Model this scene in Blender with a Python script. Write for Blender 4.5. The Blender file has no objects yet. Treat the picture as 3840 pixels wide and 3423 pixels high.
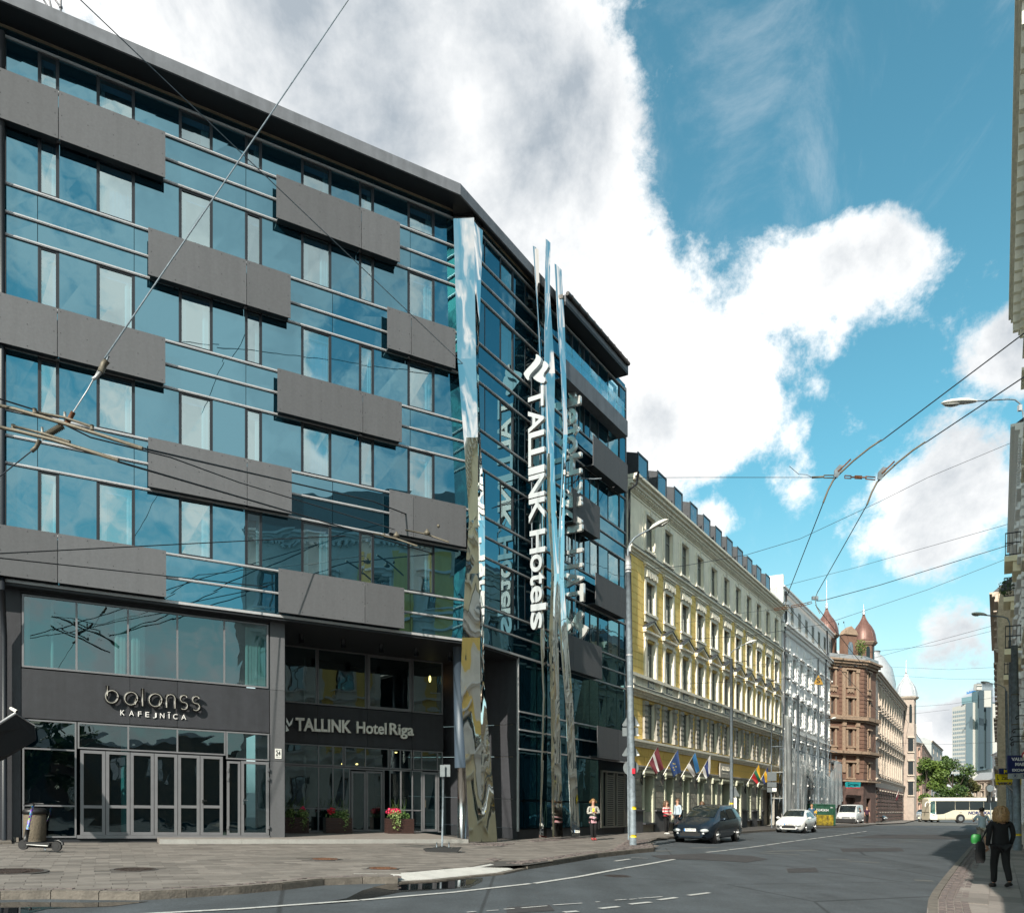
import bpy, bmesh, math, random
from mathutils import Vector, Matrix, geometry, noise
random.seed(7)
D = bpy.data
SC = bpy.context.scene
COL = SC.collection
R = math.radians
# ------------------------------------------------------------------ camera
F = 2900.0                       # focal length in photo pixels (photo 3840 x 3423)
cam = D.objects.new('camera', D.cameras.new('camera'))
COL.objects.link(cam)
cam.location = (0, 0, 1.6)
cam.rotation_euler = (R(90), 0, 0)
cam.data.sensor_width = 36
cam.data.lens = 36 * F / 3840
cam.data.shift_y = (2990 - 1711.5) / 3840
cam.data.clip_end = 4000
SC.camera = cam
# ------------------------------------------------------------------ sky
SUN_AZ, SUN_EL = 206.0, 34.0     # clockwise from +Y, elevation
wd = D.worlds.new('World'); SC.world = wd; wd.use_nodes = True
wn, wl = wd.node_tree.nodes, wd.node_tree.links
wn.clear()
def wnode(t, **k):
    n = wn.new(t)
    for a, b in k.items(): setattr(n, a, b)
    return n
def wmath(op, a, b=None, clamp=False):
    n = wnode('ShaderNodeMath', operation=op, use_clamp=clamp)
    for i, x in enumerate((a, b)):
        if x is None: continue
        if isinstance(x, (int, float)): n.inputs[i].default_value = x
        else: wl.new(x, n.inputs[i])
    return n.outputs[0]
sky = wnode('ShaderNodeTexSky', sky_type='NISHITA', sun_disc=False)
sky.sun_elevation = R(SUN_EL); sky.sun_rotation = R(SUN_AZ)
sky.air_density = 1.0; sky.dust_density = 1.6; sky.ozone_density = 1.4
tc = wnode('ShaderNodeTexCoord')
dirv = tc.outputs['Generated']
def pdir(u, v):
    return Vector(((u - 1920) / F, 1, (2990 - v) / F)).normalized()
def wnoise(scale, detail, rough=0.6, off=(0, 0, 0), dist=0.0, stretch=(1, 1, 1)):
    mp = wnode('ShaderNodeMapping'); mp.inputs['Location'].default_value = off
    mp.inputs['Scale'].default_value = stretch
    wl.new(dirv, mp.inputs['Vector'])
    n = wnode('ShaderNodeTexNoise')
    n.inputs['Scale'].default_value = scale; n.inputs['Detail'].default_value = detail
    n.inputs['Roughness'].default_value = rough; n.inputs['Distortion'].default_value = dist
    wl.new(mp.outputs[0], n.inputs['Vector'])
    return n.outputs['Fac']
nz = wnoise(3.2, 9, 0.62, (3.1, 0.4, 1.7), 0.25)
acc = wmath('MULTIPLY', wmath('SUBTRACT', nz, 0.5), 2.3)
nf = wnoise(12, 11, 0.68, (0.3, 2.2, 0.1), 0.2)
acc = wmath('ADD', acc, wmath('MULTIPLY', wmath('SUBTRACT', nf, 0.5), 1.35))
BLOBS = [  # u, v, radius px, weight: the cloud banks and the clear holes as they lie over the street
    (1500, 100, 1100, .62), (1900, 700, 900, .60), (2150, 300, 560, .5), (2300, 1150, 700, .60), (2500, 1500, 480, .5),
    (2950, 1050, 460, .62), (3330, 930, 380, .62), (2150, 1600, 500, .5), (500, 60, 1300, .75),
    (3600, 1830, 400, .72), (3790, 1330, 260, .6), (3420, 2050, 300, .35), (3560, 2380, 250, .50), (2700, 1960, 150, .52), (3000, 1850, 170, .3),
    (3640, 2700, 200, .55), (2600, 250, 190, .30),
    (2780, 1560, 330, .55), (2520, 1500, 420, .3), (3000, 350, 760, -.85), (3550, 300, 800, -.75), (3720, 750, 500, -.5), (2680, 560, 260, -.6), (3350, 1420, 230, -.45),
    (2850, 2150, 350, -.5), (3250, 2350, 260, -.55), (1745, 395, 90, -.45)]
for (u, v, r, w) in BLOBS:
    c = pdir(u, v)
    rr = (pdir(u + r * .7, v) - c).length * 1.43
    vd = wnode('ShaderNodeVectorMath', operation='DISTANCE')
    wl.new(dirv, vd.inputs[0]); vd.inputs[1].default_value = c
    mr = wnode('ShaderNodeMapRange', interpolation_type='SMOOTHSTEP')
    wl.new(vd.outputs['Value'], mr.inputs['Value'])
    mr.inputs['From Min'].default_value = 0; mr.inputs['From Max'].default_value = rr
    mr.inputs['To Min'].default_value = w; mr.inputs['To Max'].default_value = 0
    acc = wmath('ADD', acc, mr.outputs[0])
# behind the camera the broken cloud simply goes on
sep = wnode('ShaderNodeSeparateXYZ'); wl.new(dirv, sep.inputs[0])
mrb = wnode('ShaderNodeMapRange', interpolation_type='SMOOTHSTEP'); wl.new(sep.outputs['Y'], mrb.inputs['Value'])
mrb.inputs['From Min'].default_value = .5; mrb.inputs['From Max'].default_value = -.2
mrb.inputs['To Min'].default_value = 0; mrb.inputs['To Max'].default_value = .28
acc = wmath('ADD', acc, mrb.outputs[0])
mask = wnode('ShaderNodeMapRange', interpolation_type='SMOOTHSTEP'); wl.new(acc, mask.inputs['Value'])
mask.inputs['From Min'].default_value = 0.02; mask.inputs['From Max'].default_value = 0.40
shade = wmath('ADD', wmath('MULTIPLY', wnoise(4.2, 8, .6, (1.3, 5.2, .15), .3), 2.0), wmath('MULTIPLY', acc, -.35))
cr = wnode('ShaderNodeValToRGB'); wl.new(shade, cr.inputs[0])
cr.color_ramp.elements[0].position = .40; cr.color_ramp.elements[0].color = (.36, .41, .46, 1)
cr.color_ramp.elements[1].position = 1.22; cr.color_ramp.elements[1].color = (.98, .98, .97, 1)
tint = wnode('ShaderNodeMix', data_type='RGBA', blend_type='MULTIPLY'); tint.inputs[0].default_value = 1
wl.new(sky.outputs[0], tint.inputs[6]); tint.inputs[7].default_value = (0.52, 1.02, 0.86, 1)
hz = wnode('ShaderNodeMapRange', interpolation_type='SMOOTHSTEP'); wl.new(wnode('ShaderNodeSeparateXYZ').outputs['Z'], hz.inputs['Value'])
wl.new(dirv, hz.inputs['Value'].links[0].from_node.inputs[0])
hz.inputs['From Min'].default_value = .40; hz.inputs['From Max'].default_value = .0; hz.inputs['To Min'].default_value = 0; hz.inputs['To Max'].default_value = .85
lum = wnode('ShaderNodeRGBToBW'); wl.new(tint.outputs[2], lum.inputs[0]); gr = wnode('ShaderNodeMix', data_type='RGBA', blend_type='MULTIPLY'); gr.inputs[0].default_value = 1
wl.new(lum.outputs[0], gr.inputs[6]); gr.inputs[7].default_value = (.80, .98, 1.03, 1)
hm = wnode('ShaderNodeMix', data_type='RGBA'); wl.new(hz.outputs[0], hm.inputs[0]); wl.new(tint.outputs[2], hm.inputs[6]); wl.new(gr.outputs[2], hm.inputs[7])
bg = wnode('ShaderNodeBackground'); wl.new(hm.outputs[2], bg.inputs[0]); bg.inputs[1].default_value = 0.13
bgc = wnode('ShaderNodeBackground'); wl.new(cr.outputs[0], bgc.inputs[0]); bgc.inputs[1].default_value = 0.75
wsp = wnode('ShaderNodeMapRange', interpolation_type='SMOOTHSTEP'); wl.new(wnoise(3.4, 10, .68, (4.4, 1.1, 7.7), 1.2, (1.6, .5, .8)), wsp.inputs['Value'])
wsp.inputs['From Min'].default_value = .50; wsp.inputs['From Max'].default_value = .78; wsp.inputs['To Max'].default_value = .24
mx = wnode('ShaderNodeMixShader'); wl.new(wmath('MAXIMUM', mask.outputs[0], wsp.outputs[0]), mx.inputs[0])
wl.new(bg.outputs[0], mx.inputs[1]); wl.new(bgc.outputs[0], mx.inputs[2])
wo = wnode('ShaderNodeOutputWorld'); wl.new(mx.outputs[0], wo.inputs[0])
# ------------------------------------------------------------------ sun
sun = D.objects.new('sun', D.lights.new('sun', 'SUN')); COL.objects.link(sun)
sun.data.energy = 4.6; sun.data.angle = R(0.6); sun.data.color = (1, .93, .82)
sdir = Vector((math.sin(R(SUN_AZ)) * math.cos(R(SUN_EL)), math.cos(R(SUN_AZ)) * math.cos(R(SUN_EL)), math.sin(R(SUN_EL))))
sun.rotation_euler = sdir.to_track_quat('Z', 'Y').to_euler()
sun.location = (0, 0, 60)
SC.view_settings.view_transform = 'Standard'; SC.view_settings.look = 'None'
SC.view_settings.exposure = 0.75; SC.view_settings.gamma = 1
SC.view_settings.use_curve_mapping = False
try:
    SC.cycles.max_bounces = 6; SC.cycles.glossy_bounces = 4; SC.cycles.transparent_max_bounces = 8
    SC.cycles.sample_clamp_indirect = 4; SC.cycles.caustics_reflective = False; SC.cycles.caustics_refractive = False
except Exception: pass
# ------------------------------------------------------------------ geometry of the place
SLOPE = 0.028                    # the ground rises gently to the left
def G(x, y=0): return -SLOPE * x
def Hz(u): return 2990 + SLOPE * (u - 1920)
def gp(u, v, cam_h=1.6):         # ground point seen at a photo pixel
    p = (v - Hz(u)) / cam_h
    return ((u - 1920) / p, F / p)
def pp(u, v, pxm):               # point at a photo pixel, at the distance where 1 m spans pxm pixels
    y = F / pxm
    return Vector(((u - 1920) / pxm, y, 1.6 + (2990 - v) / pxm))
class Fr:
    def __init__(s, o, d):
        l = math.hypot(*d); s.o = o; s.d = (d[0] / l, d[1] / l); s.n = (s.d[1], -s.d[0])
    def xy(s, a, o=0): return (s.o[0] + a * s.d[0] + o * s.n[0], s.o[1] + a * s.d[1] + o * s.n[1])
    def pt(s, a, h, o=0):
        x, y = s.xy(a, o); return Vector((x, y, h + G(x, y)))
    def au(s, u, o=0):
        k = (u - 1920) / F
        return (k * (s.o[1] + o * s.n[1]) - (s.o[0] + o * s.n[0])) / (s.d[0] - k * s.d[1])
    def hv(s, u, v, o=0):
        y = s.xy(s.au(u, o), o)[1]; return 1.6 - (v - Hz(u)) * y / F
    def lin(s, a, h, o=0):       # linear part, for shared meshes
        x = a * s.d[0] + o * s.n[0]; y = a * s.d[1] + o * s.n[1]
        return Vector((x, y, h - SLOPE * x))
CORN = ((1775 - 1920) / 105.5, F / 105.5)
FA = Fr(CORN, (5503, 2900))      # the wide front of the glass hotel
FS = Fr(CORN, (1890, 2900))      # the street line of the left side
FR_ = Fr((0.9, -0.56), (1825, 2900))   # the right side of the street
FR_.n = (-FR_.n[0], -FR_.n[1])
class Ident:
    def pt(s, a, h, o=0): return Vector((a, o, h))
    lin = pt
ID = Ident()
WL = {}                          # world location of every root and part
class MB:
    def __init__(s, fr=ID): s.v = []; s.f = []; s.fr = fr; s.sm = []
    def quad(s, *p, sm=False):
        i = len(s.v); s.v += [Vector(q) for q in p]; s.f.append(tuple(range(i, i + len(p)))); s.sm.append(sm)
    def box(s, a0, a1, h0, h1, o0, o1, fr=None):
        fr = fr or s.fr; P = fr.pt if not getattr(s, 'rel', False) else fr.lin
        i = len(s.v)
        for o in (o0, o1):
            for h in (h0, h1):
                for a in (a0, a1): s.v.append(P(a, h, o))
        for q in ((0, 1, 3, 2), (4, 6, 7, 5), (0, 4, 5, 1), (2, 3, 7, 6), (0, 2, 6, 4), (1, 5, 7, 3)):
            s.f.append(tuple(i + k for k in q)); s.sm.append(False)
        return s
    def prism(s, poly, o0, o1):  # poly in (a, h), extruded over o
        P = s.fr.pt if not getattr(s, 'rel', False) else s.fr.lin
        n = len(poly); i = len(s.v)
        for o in (o0, o1):
            for (a, h) in poly: s.v.append(P(a, h, o))
        s.f.append(tuple(i + k for k in range(n))); s.f.append(tuple(i + n + n - 1 - k for k in range(n)))
        s.sm += [False, False]
        for k in range(n):
            s.f.append((i + k, i + (k + 1) % n, i + n + (k + 1) % n, i + n + k)); s.sm.append(False)
        return s
    def slab(s, poly, z0, z1):   # poly in world xy, z over the sloping ground
        n = len(poly); i = len(s.v)
        for z in (z0, z1):
            for (x, y) in poly: s.v.append(Vector((x, y, z + G(x, y))))
        s.f.append(tuple(i + n + k for k in range(n))); s.f.append(tuple(i + n - 1 - k for k in range(n)))
        s.sm += [False, False]
        for k in range(n):
            s.f.append((i + k, i + (k + 1) % n, i + n + (k + 1) % n, i + n + k)); s.sm.append(False)
        return s
    def tube(s, pts, r, n=8, cap=True, sm=True):
        pts = [Vector(p) for p in pts]; rs = r if isinstance(r, (list, tuple)) else [r] * len(pts)
        i0 = len(s.v); m = len(pts); ref = None
        for k, p in enumerate(pts):
            t = (pts[min(k + 1, m - 1)] - pts[max(k - 1, 0)]).normalized()
            if ref is None: ref = Vector((0, 0, 1)) if abs(t.z) < .9 else Vector((1, 0, 0))
            x = t.cross(ref)
            if x.length < 1e-6: x = t.cross(Vector((0, 1, 0)))
            x.normalize(); y = t.cross(x).normalized(); ref = x.cross(t) * 1.0
            for j in range(n):
                w = 2 * math.pi * j / n
                s.v.append(p + (x * math.cos(w) + y * math.sin(w)) * rs[k])
        for k in range(m - 1):
            for j in range(n):
                a = i0 + k * n + j; b = i0 + k * n + (j + 1) % n
                s.f.append((a, b, b + n, a + n)); s.sm.append(sm)
        if cap:
            s.f.append(tuple(i0 + j for j in range(n))); s.f.append(tuple(i0 + (m - 1) * n + n - 1 - j for j in range(n)))
            s.sm += [False, False]
        return s
    def lathe(s, c, prof, n=16, sm=True, cap=True, ang0=0):
        c = Vector(c); i0 = len(s.v); m = len(prof)
        for (r, z) in prof:
            for j in range(n):
                w = 2 * math.pi * j / n + ang0
                s.v.append(c + Vector((r * math.cos(w), r * math.sin(w), z)))
        for k in range(m - 1):
            for j in range(n):
                a = i0 + k * n + j; b = i0 + k * n + (j + 1) % n
                s.f.append((a, b, b + n, a + n)); s.sm.append(sm)
        if cap:
            s.f.append(tuple(i0 + j for j in range(n))); s.f.append(tuple(i0 + (m - 1) * n + n - 1 - j for j in range(n)))
            s.sm += [False, False]
        return s
    def disc(s, c, ax, r, th, n=20):   # a disc or short cylinder along axis ax
        c = Vector(c); ax = Vector(ax).normalized()
        return s.tube([c, c + ax * th], r, n)
    def loft(s, rings, close=True, cap=True, sm=True):
        i0 = len(s.v); n = len(rings[0]); m = len(rings)
        for r in rings: s.v += [Vector(p) for p in r]
        for k in range(m - 1):
            for j in range(n if close else n - 1):
                a = i0 + k * n + j; b = i0 + k * n + (j + 1) % n
                s.f.append((a, b, b + n, a + n)); s.sm.append(sm)
        if cap and close:
            s.f.append(tuple(i0 + j for j in range(n))); s.f.append(tuple(i0 + (m - 1) * n + n - 1 - j for j in range(n)))
            s.sm += [False, False]
        return s
    def ellip(s, c, rx, ry, rz, n=12, m=8, rot=None):
        c = Vector(c); i0 = len(s.v)
        for k in range(m + 1):
            p = math.pi * k / m - math.pi / 2
            for j in range(n):
                w = 2 * math.pi * j / n
                q = Vector((rx * math.cos(p) * math.cos(w), ry * math.cos(p) * math.sin(w), rz * math.sin(p)))
                if rot: q = rot @ q
                s.v.append(c + q)
        for k in range(m):
            for j in range(n):
                a = i0 + k * n + j; b = i0 + k * n + (j + 1) % n
                s.f.append((a, b, b + n, a + n)); s.sm.append(True)
        return s
    def mesh(s, name, mat=None, org=None):
        me = D.meshes.new(name)
        vs = s.v if org is None else [p - org for p in s.v]
        me.from_pydata(vs, [], s.f)
        if any(s.sm): me.polygons.foreach_set('use_smooth', s.sm)
        if mat: me.materials.append(mat)
        me.update()
        return me
    def build(s, name, mat, parent=None, local=False):
        """world-space vertices unless local; the object's origin sits in the middle of its own foot"""
        if local:
            o = D.objects.new(name, s.mesh(name, mat)); COL.objects.link(o); o.parent = parent; WL[o.name] = Vector((0, 0, 0)); return o
        if not s.v: return None
        n = len(s.v); org = Vector((sum(p.x for p in s.v) / n, sum(p.y for p in s.v) / n, min(p.z for p in s.v)))
        o = D.objects.new(name, s.mesh(name, mat, org)); COL.objects.link(o)
        o.parent = parent; o.location = org - (WL[parent.name] if parent else Vector((0, 0, 0))); WL[o.name] = org
        return o
def place(name, me, loc, parent=None, rot=None):
    o = D.objects.new(name, me); COL.objects.link(o)
    loc = Vector(loc); o.parent = parent; o.location = loc - (WL[parent.name] if parent else Vector((0, 0, 0))); WL[o.name] = loc
    if rot is not None: o.rotation_euler = rot
    return o
def tag(o, label=None, cat=None, group=None, kind=None):
    if label: o['label'] = label
    if cat: o['category'] = cat
    if group: o['group'] = group
    if kind: o['kind'] = kind
    return o
def thing(name, label, cat, loc=(0, 0, 0), rz=0, group=None):
    o = D.objects.new(name, None); COL.objects.link(o); o.empty_display_size = .3
    o.location = loc; o.rotation_euler = (0, 0, rz); WL[o.name] = Vector(loc)
    return tag(o, label, cat, group)
def copy_tree(o, loc, rz=None, label=None, parent=None):
    c = o.copy(); COL.objects.link(c)
    if parent is None:
        c.location = loc
        if rz is not None: c.rotation_euler = (0, 0, rz)
        if label: c['label'] = label
    else: c.parent = parent
    WL[c.name] = Vector(c.location)
    for ch in list(o.children): copy_tree(ch, None, parent=c)
    return c
# ------------------------------------------------------------------ materials
def mat(name, col, rough=.6, metal=0, var=0, vscale=3, bump=0, bscale=20, spec=.5, col2=None, coat=0, alpha=1, emit=None):
    m = D.materials.new(name); m.use_nodes = True
    n, l = m.node_tree.nodes, m.node_tree.links
    b = n['Principled BSDF']
    b.inputs['Roughness'].default_value = rough; b.inputs['Metallic'].default_value = metal
    b.inputs['Specular IOR Level'].default_value = spec
    if coat: b.inputs['Coat Weight'].default_value = coat; b.inputs['Coat Roughness'].default_value = .03
    if emit: b.inputs['Emission Color'].default_value = (*emit[:3], 1); b.inputs['Emission Strength'].default_value = emit[3]
    geo = n.new('ShaderNodeNewGeometry')
    if var or col2:
        t = n.new('ShaderNodeTexNoise'); t.inputs['Scale'].default_value = vscale; t.inputs['Detail'].default_value = 8; t.inputs['Roughness'].default_value = .65
        l.new(geo.outputs['Position'], t.inputs['Vector'])
        r = n.new('ShaderNodeMapRange'); r.inputs['From Min'].default_value = .32; r.inputs['From Max'].default_value = .68
        l.new(t.outputs['Fac'], r.inputs['Value'])
        mxn = n.new('ShaderNodeMix'); mxn.data_type = 'RGBA'
        c2 = col2 or tuple(min(1, c * (1 + var)) for c in col)
        c1 = col if col2 else tuple(c * (1 - var) for c in col)
        mxn.inputs[6].default_value = (*c1, 1); mxn.inputs[7].default_value = (*c2, 1)
        l.new(r.outputs[0], mxn.inputs[0]); l.new(mxn.outputs[2], b.inputs['Base Color'])
    else: b.inputs['Base Color'].default_value = (*col, 1)
    if bump:
        t2 = n.new('ShaderNodeTexNoise'); t2.inputs['Scale'].default_value = bscale; t2.inputs['Detail'].default_value = 6
        l.new(geo.outputs['Position'], t2.inputs['Vector'])
        bp = n.new('ShaderNodeBump'); bp.inputs['Strength'].default_value = bump; bp.inputs['Distance'].default_value = .02
        l.new(t2.outputs['Fac'], bp.inputs['Height']); l.new(bp.outputs[0], b.inputs['Normal'])
    return m
def glass(name, refl, under, trans=0.0, wav=.02, wscale=.5, rough=.004, tcol=(.5, .6, .6)):
    """coated facade glass: tinted mirror over a dark body, optionally letting the room behind show"""
    m = D.materials.new(name); m.use_nodes = True
    n, l = m.node_tree.nodes, m.node_tree.links; n.clear()
    out = n.new('ShaderNodeOutputMaterial')
    g = n.new('ShaderNodeBsdfGlossy'); g.inputs['Color'].default_value = (*refl, 1); g.inputs['Roughness'].default_value = rough
    geo = n.new('ShaderNodeNewGeometry'); t = n.new('ShaderNodeTexNoise'); t.inputs['Scale'].default_value = wscale; t.inputs['Detail'].default_value = 2
    l.new(geo.outputs['Position'], t.inputs['Vector'])
    bp = n.new('ShaderNodeBump'); bp.inputs['Strength'].default_value = 1; bp.inputs['Distance'].default_value = wav
    l.new(t.outputs['Fac'], bp.inputs['Height']); l.new(bp.outputs[0], g.inputs['Normal'])
    if trans:
        u = n.new('ShaderNodeBsdfTransparent'); u.inputs['Color'].default_value = (*[c * trans for c in tcol], 1)
        dd = n.new('ShaderNodeBsdfDiffuse'); dd.inputs['Color'].default_value = (*under, 1)
        ad = n.new('ShaderNodeAddShader'); l.new(g.outputs[0], ad.inputs[0]); l.new(u.outputs[0], ad.inputs[1])
        ad2 = n.new('ShaderNodeAddShader'); l.new(ad.outputs[0], ad2.inputs[0]); l.new(dd.outputs[0], ad2.inputs[1])
        l.new(ad2.outputs[0], out.inputs[0])
    else:
        u = n.new('ShaderNodeBsdfDiffuse'); u.inputs['Color'].default_value = (*under, 1)
        ad = n.new('ShaderNodeAddShader'); l.new(g.outputs[0], ad.inputs[0]); l.new(u.outputs[0], ad.inputs[1])
        l.new(ad.outputs[0], out.inputs[0])
    return m
M = {}
M['spandrel'] = glass('blue spandrel glass', (.13, .26, .31), (.002, .010, .016), wav=.009, wscale=.6)
M['winglass'] = glass('clear blue window glass', (.34, .43, .43), (.003, .010, .015), trans=.5, wav=.009, wscale=.6, tcol=(.45, .75, .85))
M['shopglass'] = glass('shop glass', (.10, .12, .12), (.0, .001, .002), trans=.5, wav=.006, wscale=.9, tcol=(.5, .8, .8))
M['cafeglass'] = glass('upper cafe glass', (.13, .165, .17), (.001, .003, .004), trans=.5, wav=.006, wscale=.8, tcol=(.6, .95, .95))
M['oldglass'] = glass('old window glass', (.30, .33, .36), (.02, .022, .024), wav=.01, wscale=1.5)
M['mirror'] = mat('polished steel', (.88, .86, .81), .03, 1, bump=0)
def mirror_waves(m, scale, dist):
    n, l = m.node_tree.nodes, m.node_tree.links; b = n['Principled BSDF']
    geo = n.new('ShaderNodeNewGeometry'); mp = n.new('ShaderNodeMapping'); mp.inputs['Scale'].default_value = (1, 1, .5)
    l.new(geo.outputs['Position'], mp.inputs['Vector'])
    t = n.new('ShaderNodeTexNoise'); t.inputs['Scale'].default_value = scale; t.inputs['Detail'].default_value = 1.5; l.new(mp.outputs[0], t.inputs['Vector'])
    bp = n.new('ShaderNodeBump'); bp.inputs['Distance'].default_value = dist; l.new(t.outputs['Fac'], bp.inputs['Height']); l.new(bp.outputs[0], b.inputs['Normal'])
mirror_waves(M['mirror'], 1.3, .014)
M['alu'] = mat('aluminium rail', (.42, .42, .43), .5, .3, var=.1)
M['aluframe'] = mat('grey aluminium frame', (.17, .17, .18), .45, .3, var=.08)
M['darkframe'] = mat('dark frame', (.010, .013, .018), .45)
M['panel'] = mat('fibre cement panel', (.085, .087, .094), .75, var=.08, vscale=14, bump=.2, bscale=60)
M['fascia'] = mat('zinc fascia', (.13, .135, .15), .6, .1, var=.15, vscale=2)
M['soffit'] = mat('black soffit', (.012, .014, .018), .6)
M['blackpanel'] = mat('black wall panel', (.021, .022, .027), .6, var=.15, vscale=4, bump=.2, bscale=50)
M['rivet'] = mat('rivet', (.02, .02, .022), .5, .5)
M['curtain'] = mat('pale curtain', (.30, .36, .36), .9)
M['bluecurtain'] = mat('blue curtain', (.06, .16, .26), .9)
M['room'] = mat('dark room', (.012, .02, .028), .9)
M['steel'] = mat('brushed steel', (.5, .5, .5), .25, 1)
M['galv'] = mat('galvanised pole paint', (.15, .18, .205), .6, .2, var=.35, vscale=6, bump=.2, bscale=30)
M['rust'] = mat('rust', (.14, .06, .03), .8, .2, var=.4, vscale=20)
M['brass'] = mat('bronze trolley fitting', (.11, .095, .07), .6, .3, var=.35, vscale=25)
M['wire'] = mat('overhead wire', (.022, .023, .028), .5, .3)
M['black'] = mat('black plastic', (.012, .012, .013), .45)
M['rubber'] = mat('tyre rubber', (.014, .014, .015), .8)
M['white'] = mat('white paint', (.75, .74, .70), .5, var=.05)
M['chrome'] = mat('chrome', (.7, .7, .7), .12, 1)
M['letterface'] = mat('letter face', (.40, .43, .45), .5, .1)
M['letterside'] = mat('letter side', (.48, .46, .43), .35, .5)
M['asphalt'] = mat('asphalt', (.050, .058, .066), .82, var=.22, vscale=.8, bump=.6, bscale=90)
M['kerb'] = mat('kerb stone', (.12, .105, .09), .85, var=.35, vscale=5, bump=.6, bscale=25)
def tone(m, lo, hi):
    n, l = m.node_tree.nodes, m.node_tree.links; b = n['Principled BSDF']; src = b.inputs['Base Color'].links[0].from_socket
    oi = n.new('ShaderNodeObjectInfo'); r = n.new('ShaderNodeMapRange'); r.inputs['To Min'].default_value = lo; r.inputs['To Max'].default_value = hi; l.new(oi.outputs['Random'], r.inputs['Value'])
    mu = n.new('ShaderNodeMix'); mu.data_type = 'RGBA'; mu.blend_type = 'MULTIPLY'; mu.inputs[0].default_value = 1; l.new(src, mu.inputs[6]); l.new(r.outputs[0], mu.inputs[7]); l.new(mu.outputs[2], b.inputs['Base Color'])
tone(M['panel'], .86, 1.14); tone(M['blackpanel'], .85, 1.2)
def streak(m, lo, hi, sc=(2.2, 2.2, .16)):
    n, l = m.node_tree.nodes, m.node_tree.links; b = n['Principled BSDF']; src = b.inputs['Base Color'].links[0].from_socket; geo = n.new('ShaderNodeNewGeometry')
    mp = n.new('ShaderNodeMapping'); mp.inputs['Scale'].default_value = sc; l.new(geo.outputs['Position'], mp.inputs['Vector'])
    t = n.new('ShaderNodeTexNoise'); t.inputs['Scale'].default_value = 2.2; t.inputs['Detail'].default_value = 6; l.new(mp.outputs[0], t.inputs['Vector'])
    r = n.new('ShaderNodeMapRange'); r.inputs['From Min'].default_value = .3; r.inputs['From Max'].default_value = .6; r.inputs['To Min'].default_value = lo; r.inputs['To Max'].default_value = hi; l.new(t.outputs['Fac'], r.inputs['Value'])
    mu = n.new('ShaderNodeMix'); mu.data_type = 'RGBA'; mu.blend_type = 'MULTIPLY'; mu.inputs[0].default_value = 1; l.new(src, mu.inputs[6]); l.new(r.outputs[0], mu.inputs[7]); l.new(mu.outputs[2], b.inputs['Base Color'])
streak(M['panel'], .93, 1.03); streak(M['blackpanel'], .8, 1.05); streak(M['fascia'], .85, 1.05)
def wear(m):
    # tyre polished tracks along the street, tar seams and stains
    n, l = m.node_tree.nodes, m.node_tree.links; b = n['Principled BSDF']; src = b.inputs['Base Color'].links[0].from_socket; geo = n.new('ShaderNodeNewGeometry')
    def tex(rot, sc, scale, det, lo, hi, a, c):
        nonlocal src
        mp = n.new('ShaderNodeMapping'); mp.inputs['Rotation'].default_value = (0, 0, R(rot)); mp.inputs['Scale'].default_value = sc; l.new(geo.outputs['Position'], mp.inputs['Vector'])
        t = n.new('ShaderNodeTexNoise'); t.inputs['Scale'].default_value = scale; t.inputs['Detail'].default_value = det; t.inputs['Roughness'].default_value = .65; l.new(mp.outputs[0], t.inputs['Vector'])
        r = n.new('ShaderNodeMapRange'); r.inputs['From Min'].default_value = lo; r.inputs['From Max'].default_value = hi; r.inputs['To Min'].default_value = a; r.inputs['To Max'].default_value = c; l.new(t.outputs['Fac'], r.inputs['Value'])
        mu = n.new('ShaderNodeMix'); mu.data_type = 'RGBA'; mu.blend_type = 'MULTIPLY'; mu.inputs[0].default_value = 1; l.new(src, mu.inputs[6]); l.new(r.outputs[0], mu.inputs[7]); src = mu.outputs[2]
    tex(33, (1, .04, 1), .9, 3, .35, .65, .84, 1.16); tex(0, (1, 1, 1), 26, 4, .3, .7, .72, 1.3); tex(10, (1, 1, 1), .35, 5, .58, .66, 1, .8)
    v = n.new('ShaderNodeTexVoronoi'); v.feature = 'DISTANCE_TO_EDGE'; v.inputs['Scale'].default_value = .16; l.new(geo.outputs['Position'], v.inputs['Vector'])
    r = n.new('ShaderNodeMapRange'); r.inputs['From Min'].default_value = .002; r.inputs['From Max'].default_value = .006; r.inputs['To Min'].default_value = .45; l.new(v.outputs['Distance'], r.inputs['Value'])
    mu = n.new('ShaderNodeMix'); mu.data_type = 'RGBA'; mu.blend_type = 'MULTIPLY'; mu.inputs[0].default_value = 1; l.new(src, mu.inputs[6]); l.new(r.outputs[0], mu.inputs[7]); l.new(mu.outputs[2], b.inputs['Base Color'])
wear(M['asphalt'])
M['mark'] = mat('road paint', (.50, .50, .48), .7, col2=(.27, .27, .27), vscale=14)
M['joint'] = mat('joint sand', (.05, .045, .042), .95, var=.2)
M['puddle'] = mat('puddle water', (.006, .007, .008), .02, spec=.6)
M['wet'] = mat('wet asphalt', (.014, .016, .018), .25)
M['iron'] = mat('cast iron', (.05, .035, .03), .6, .5, var=.3, vscale=20, bump=.6, bscale=60)
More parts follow.
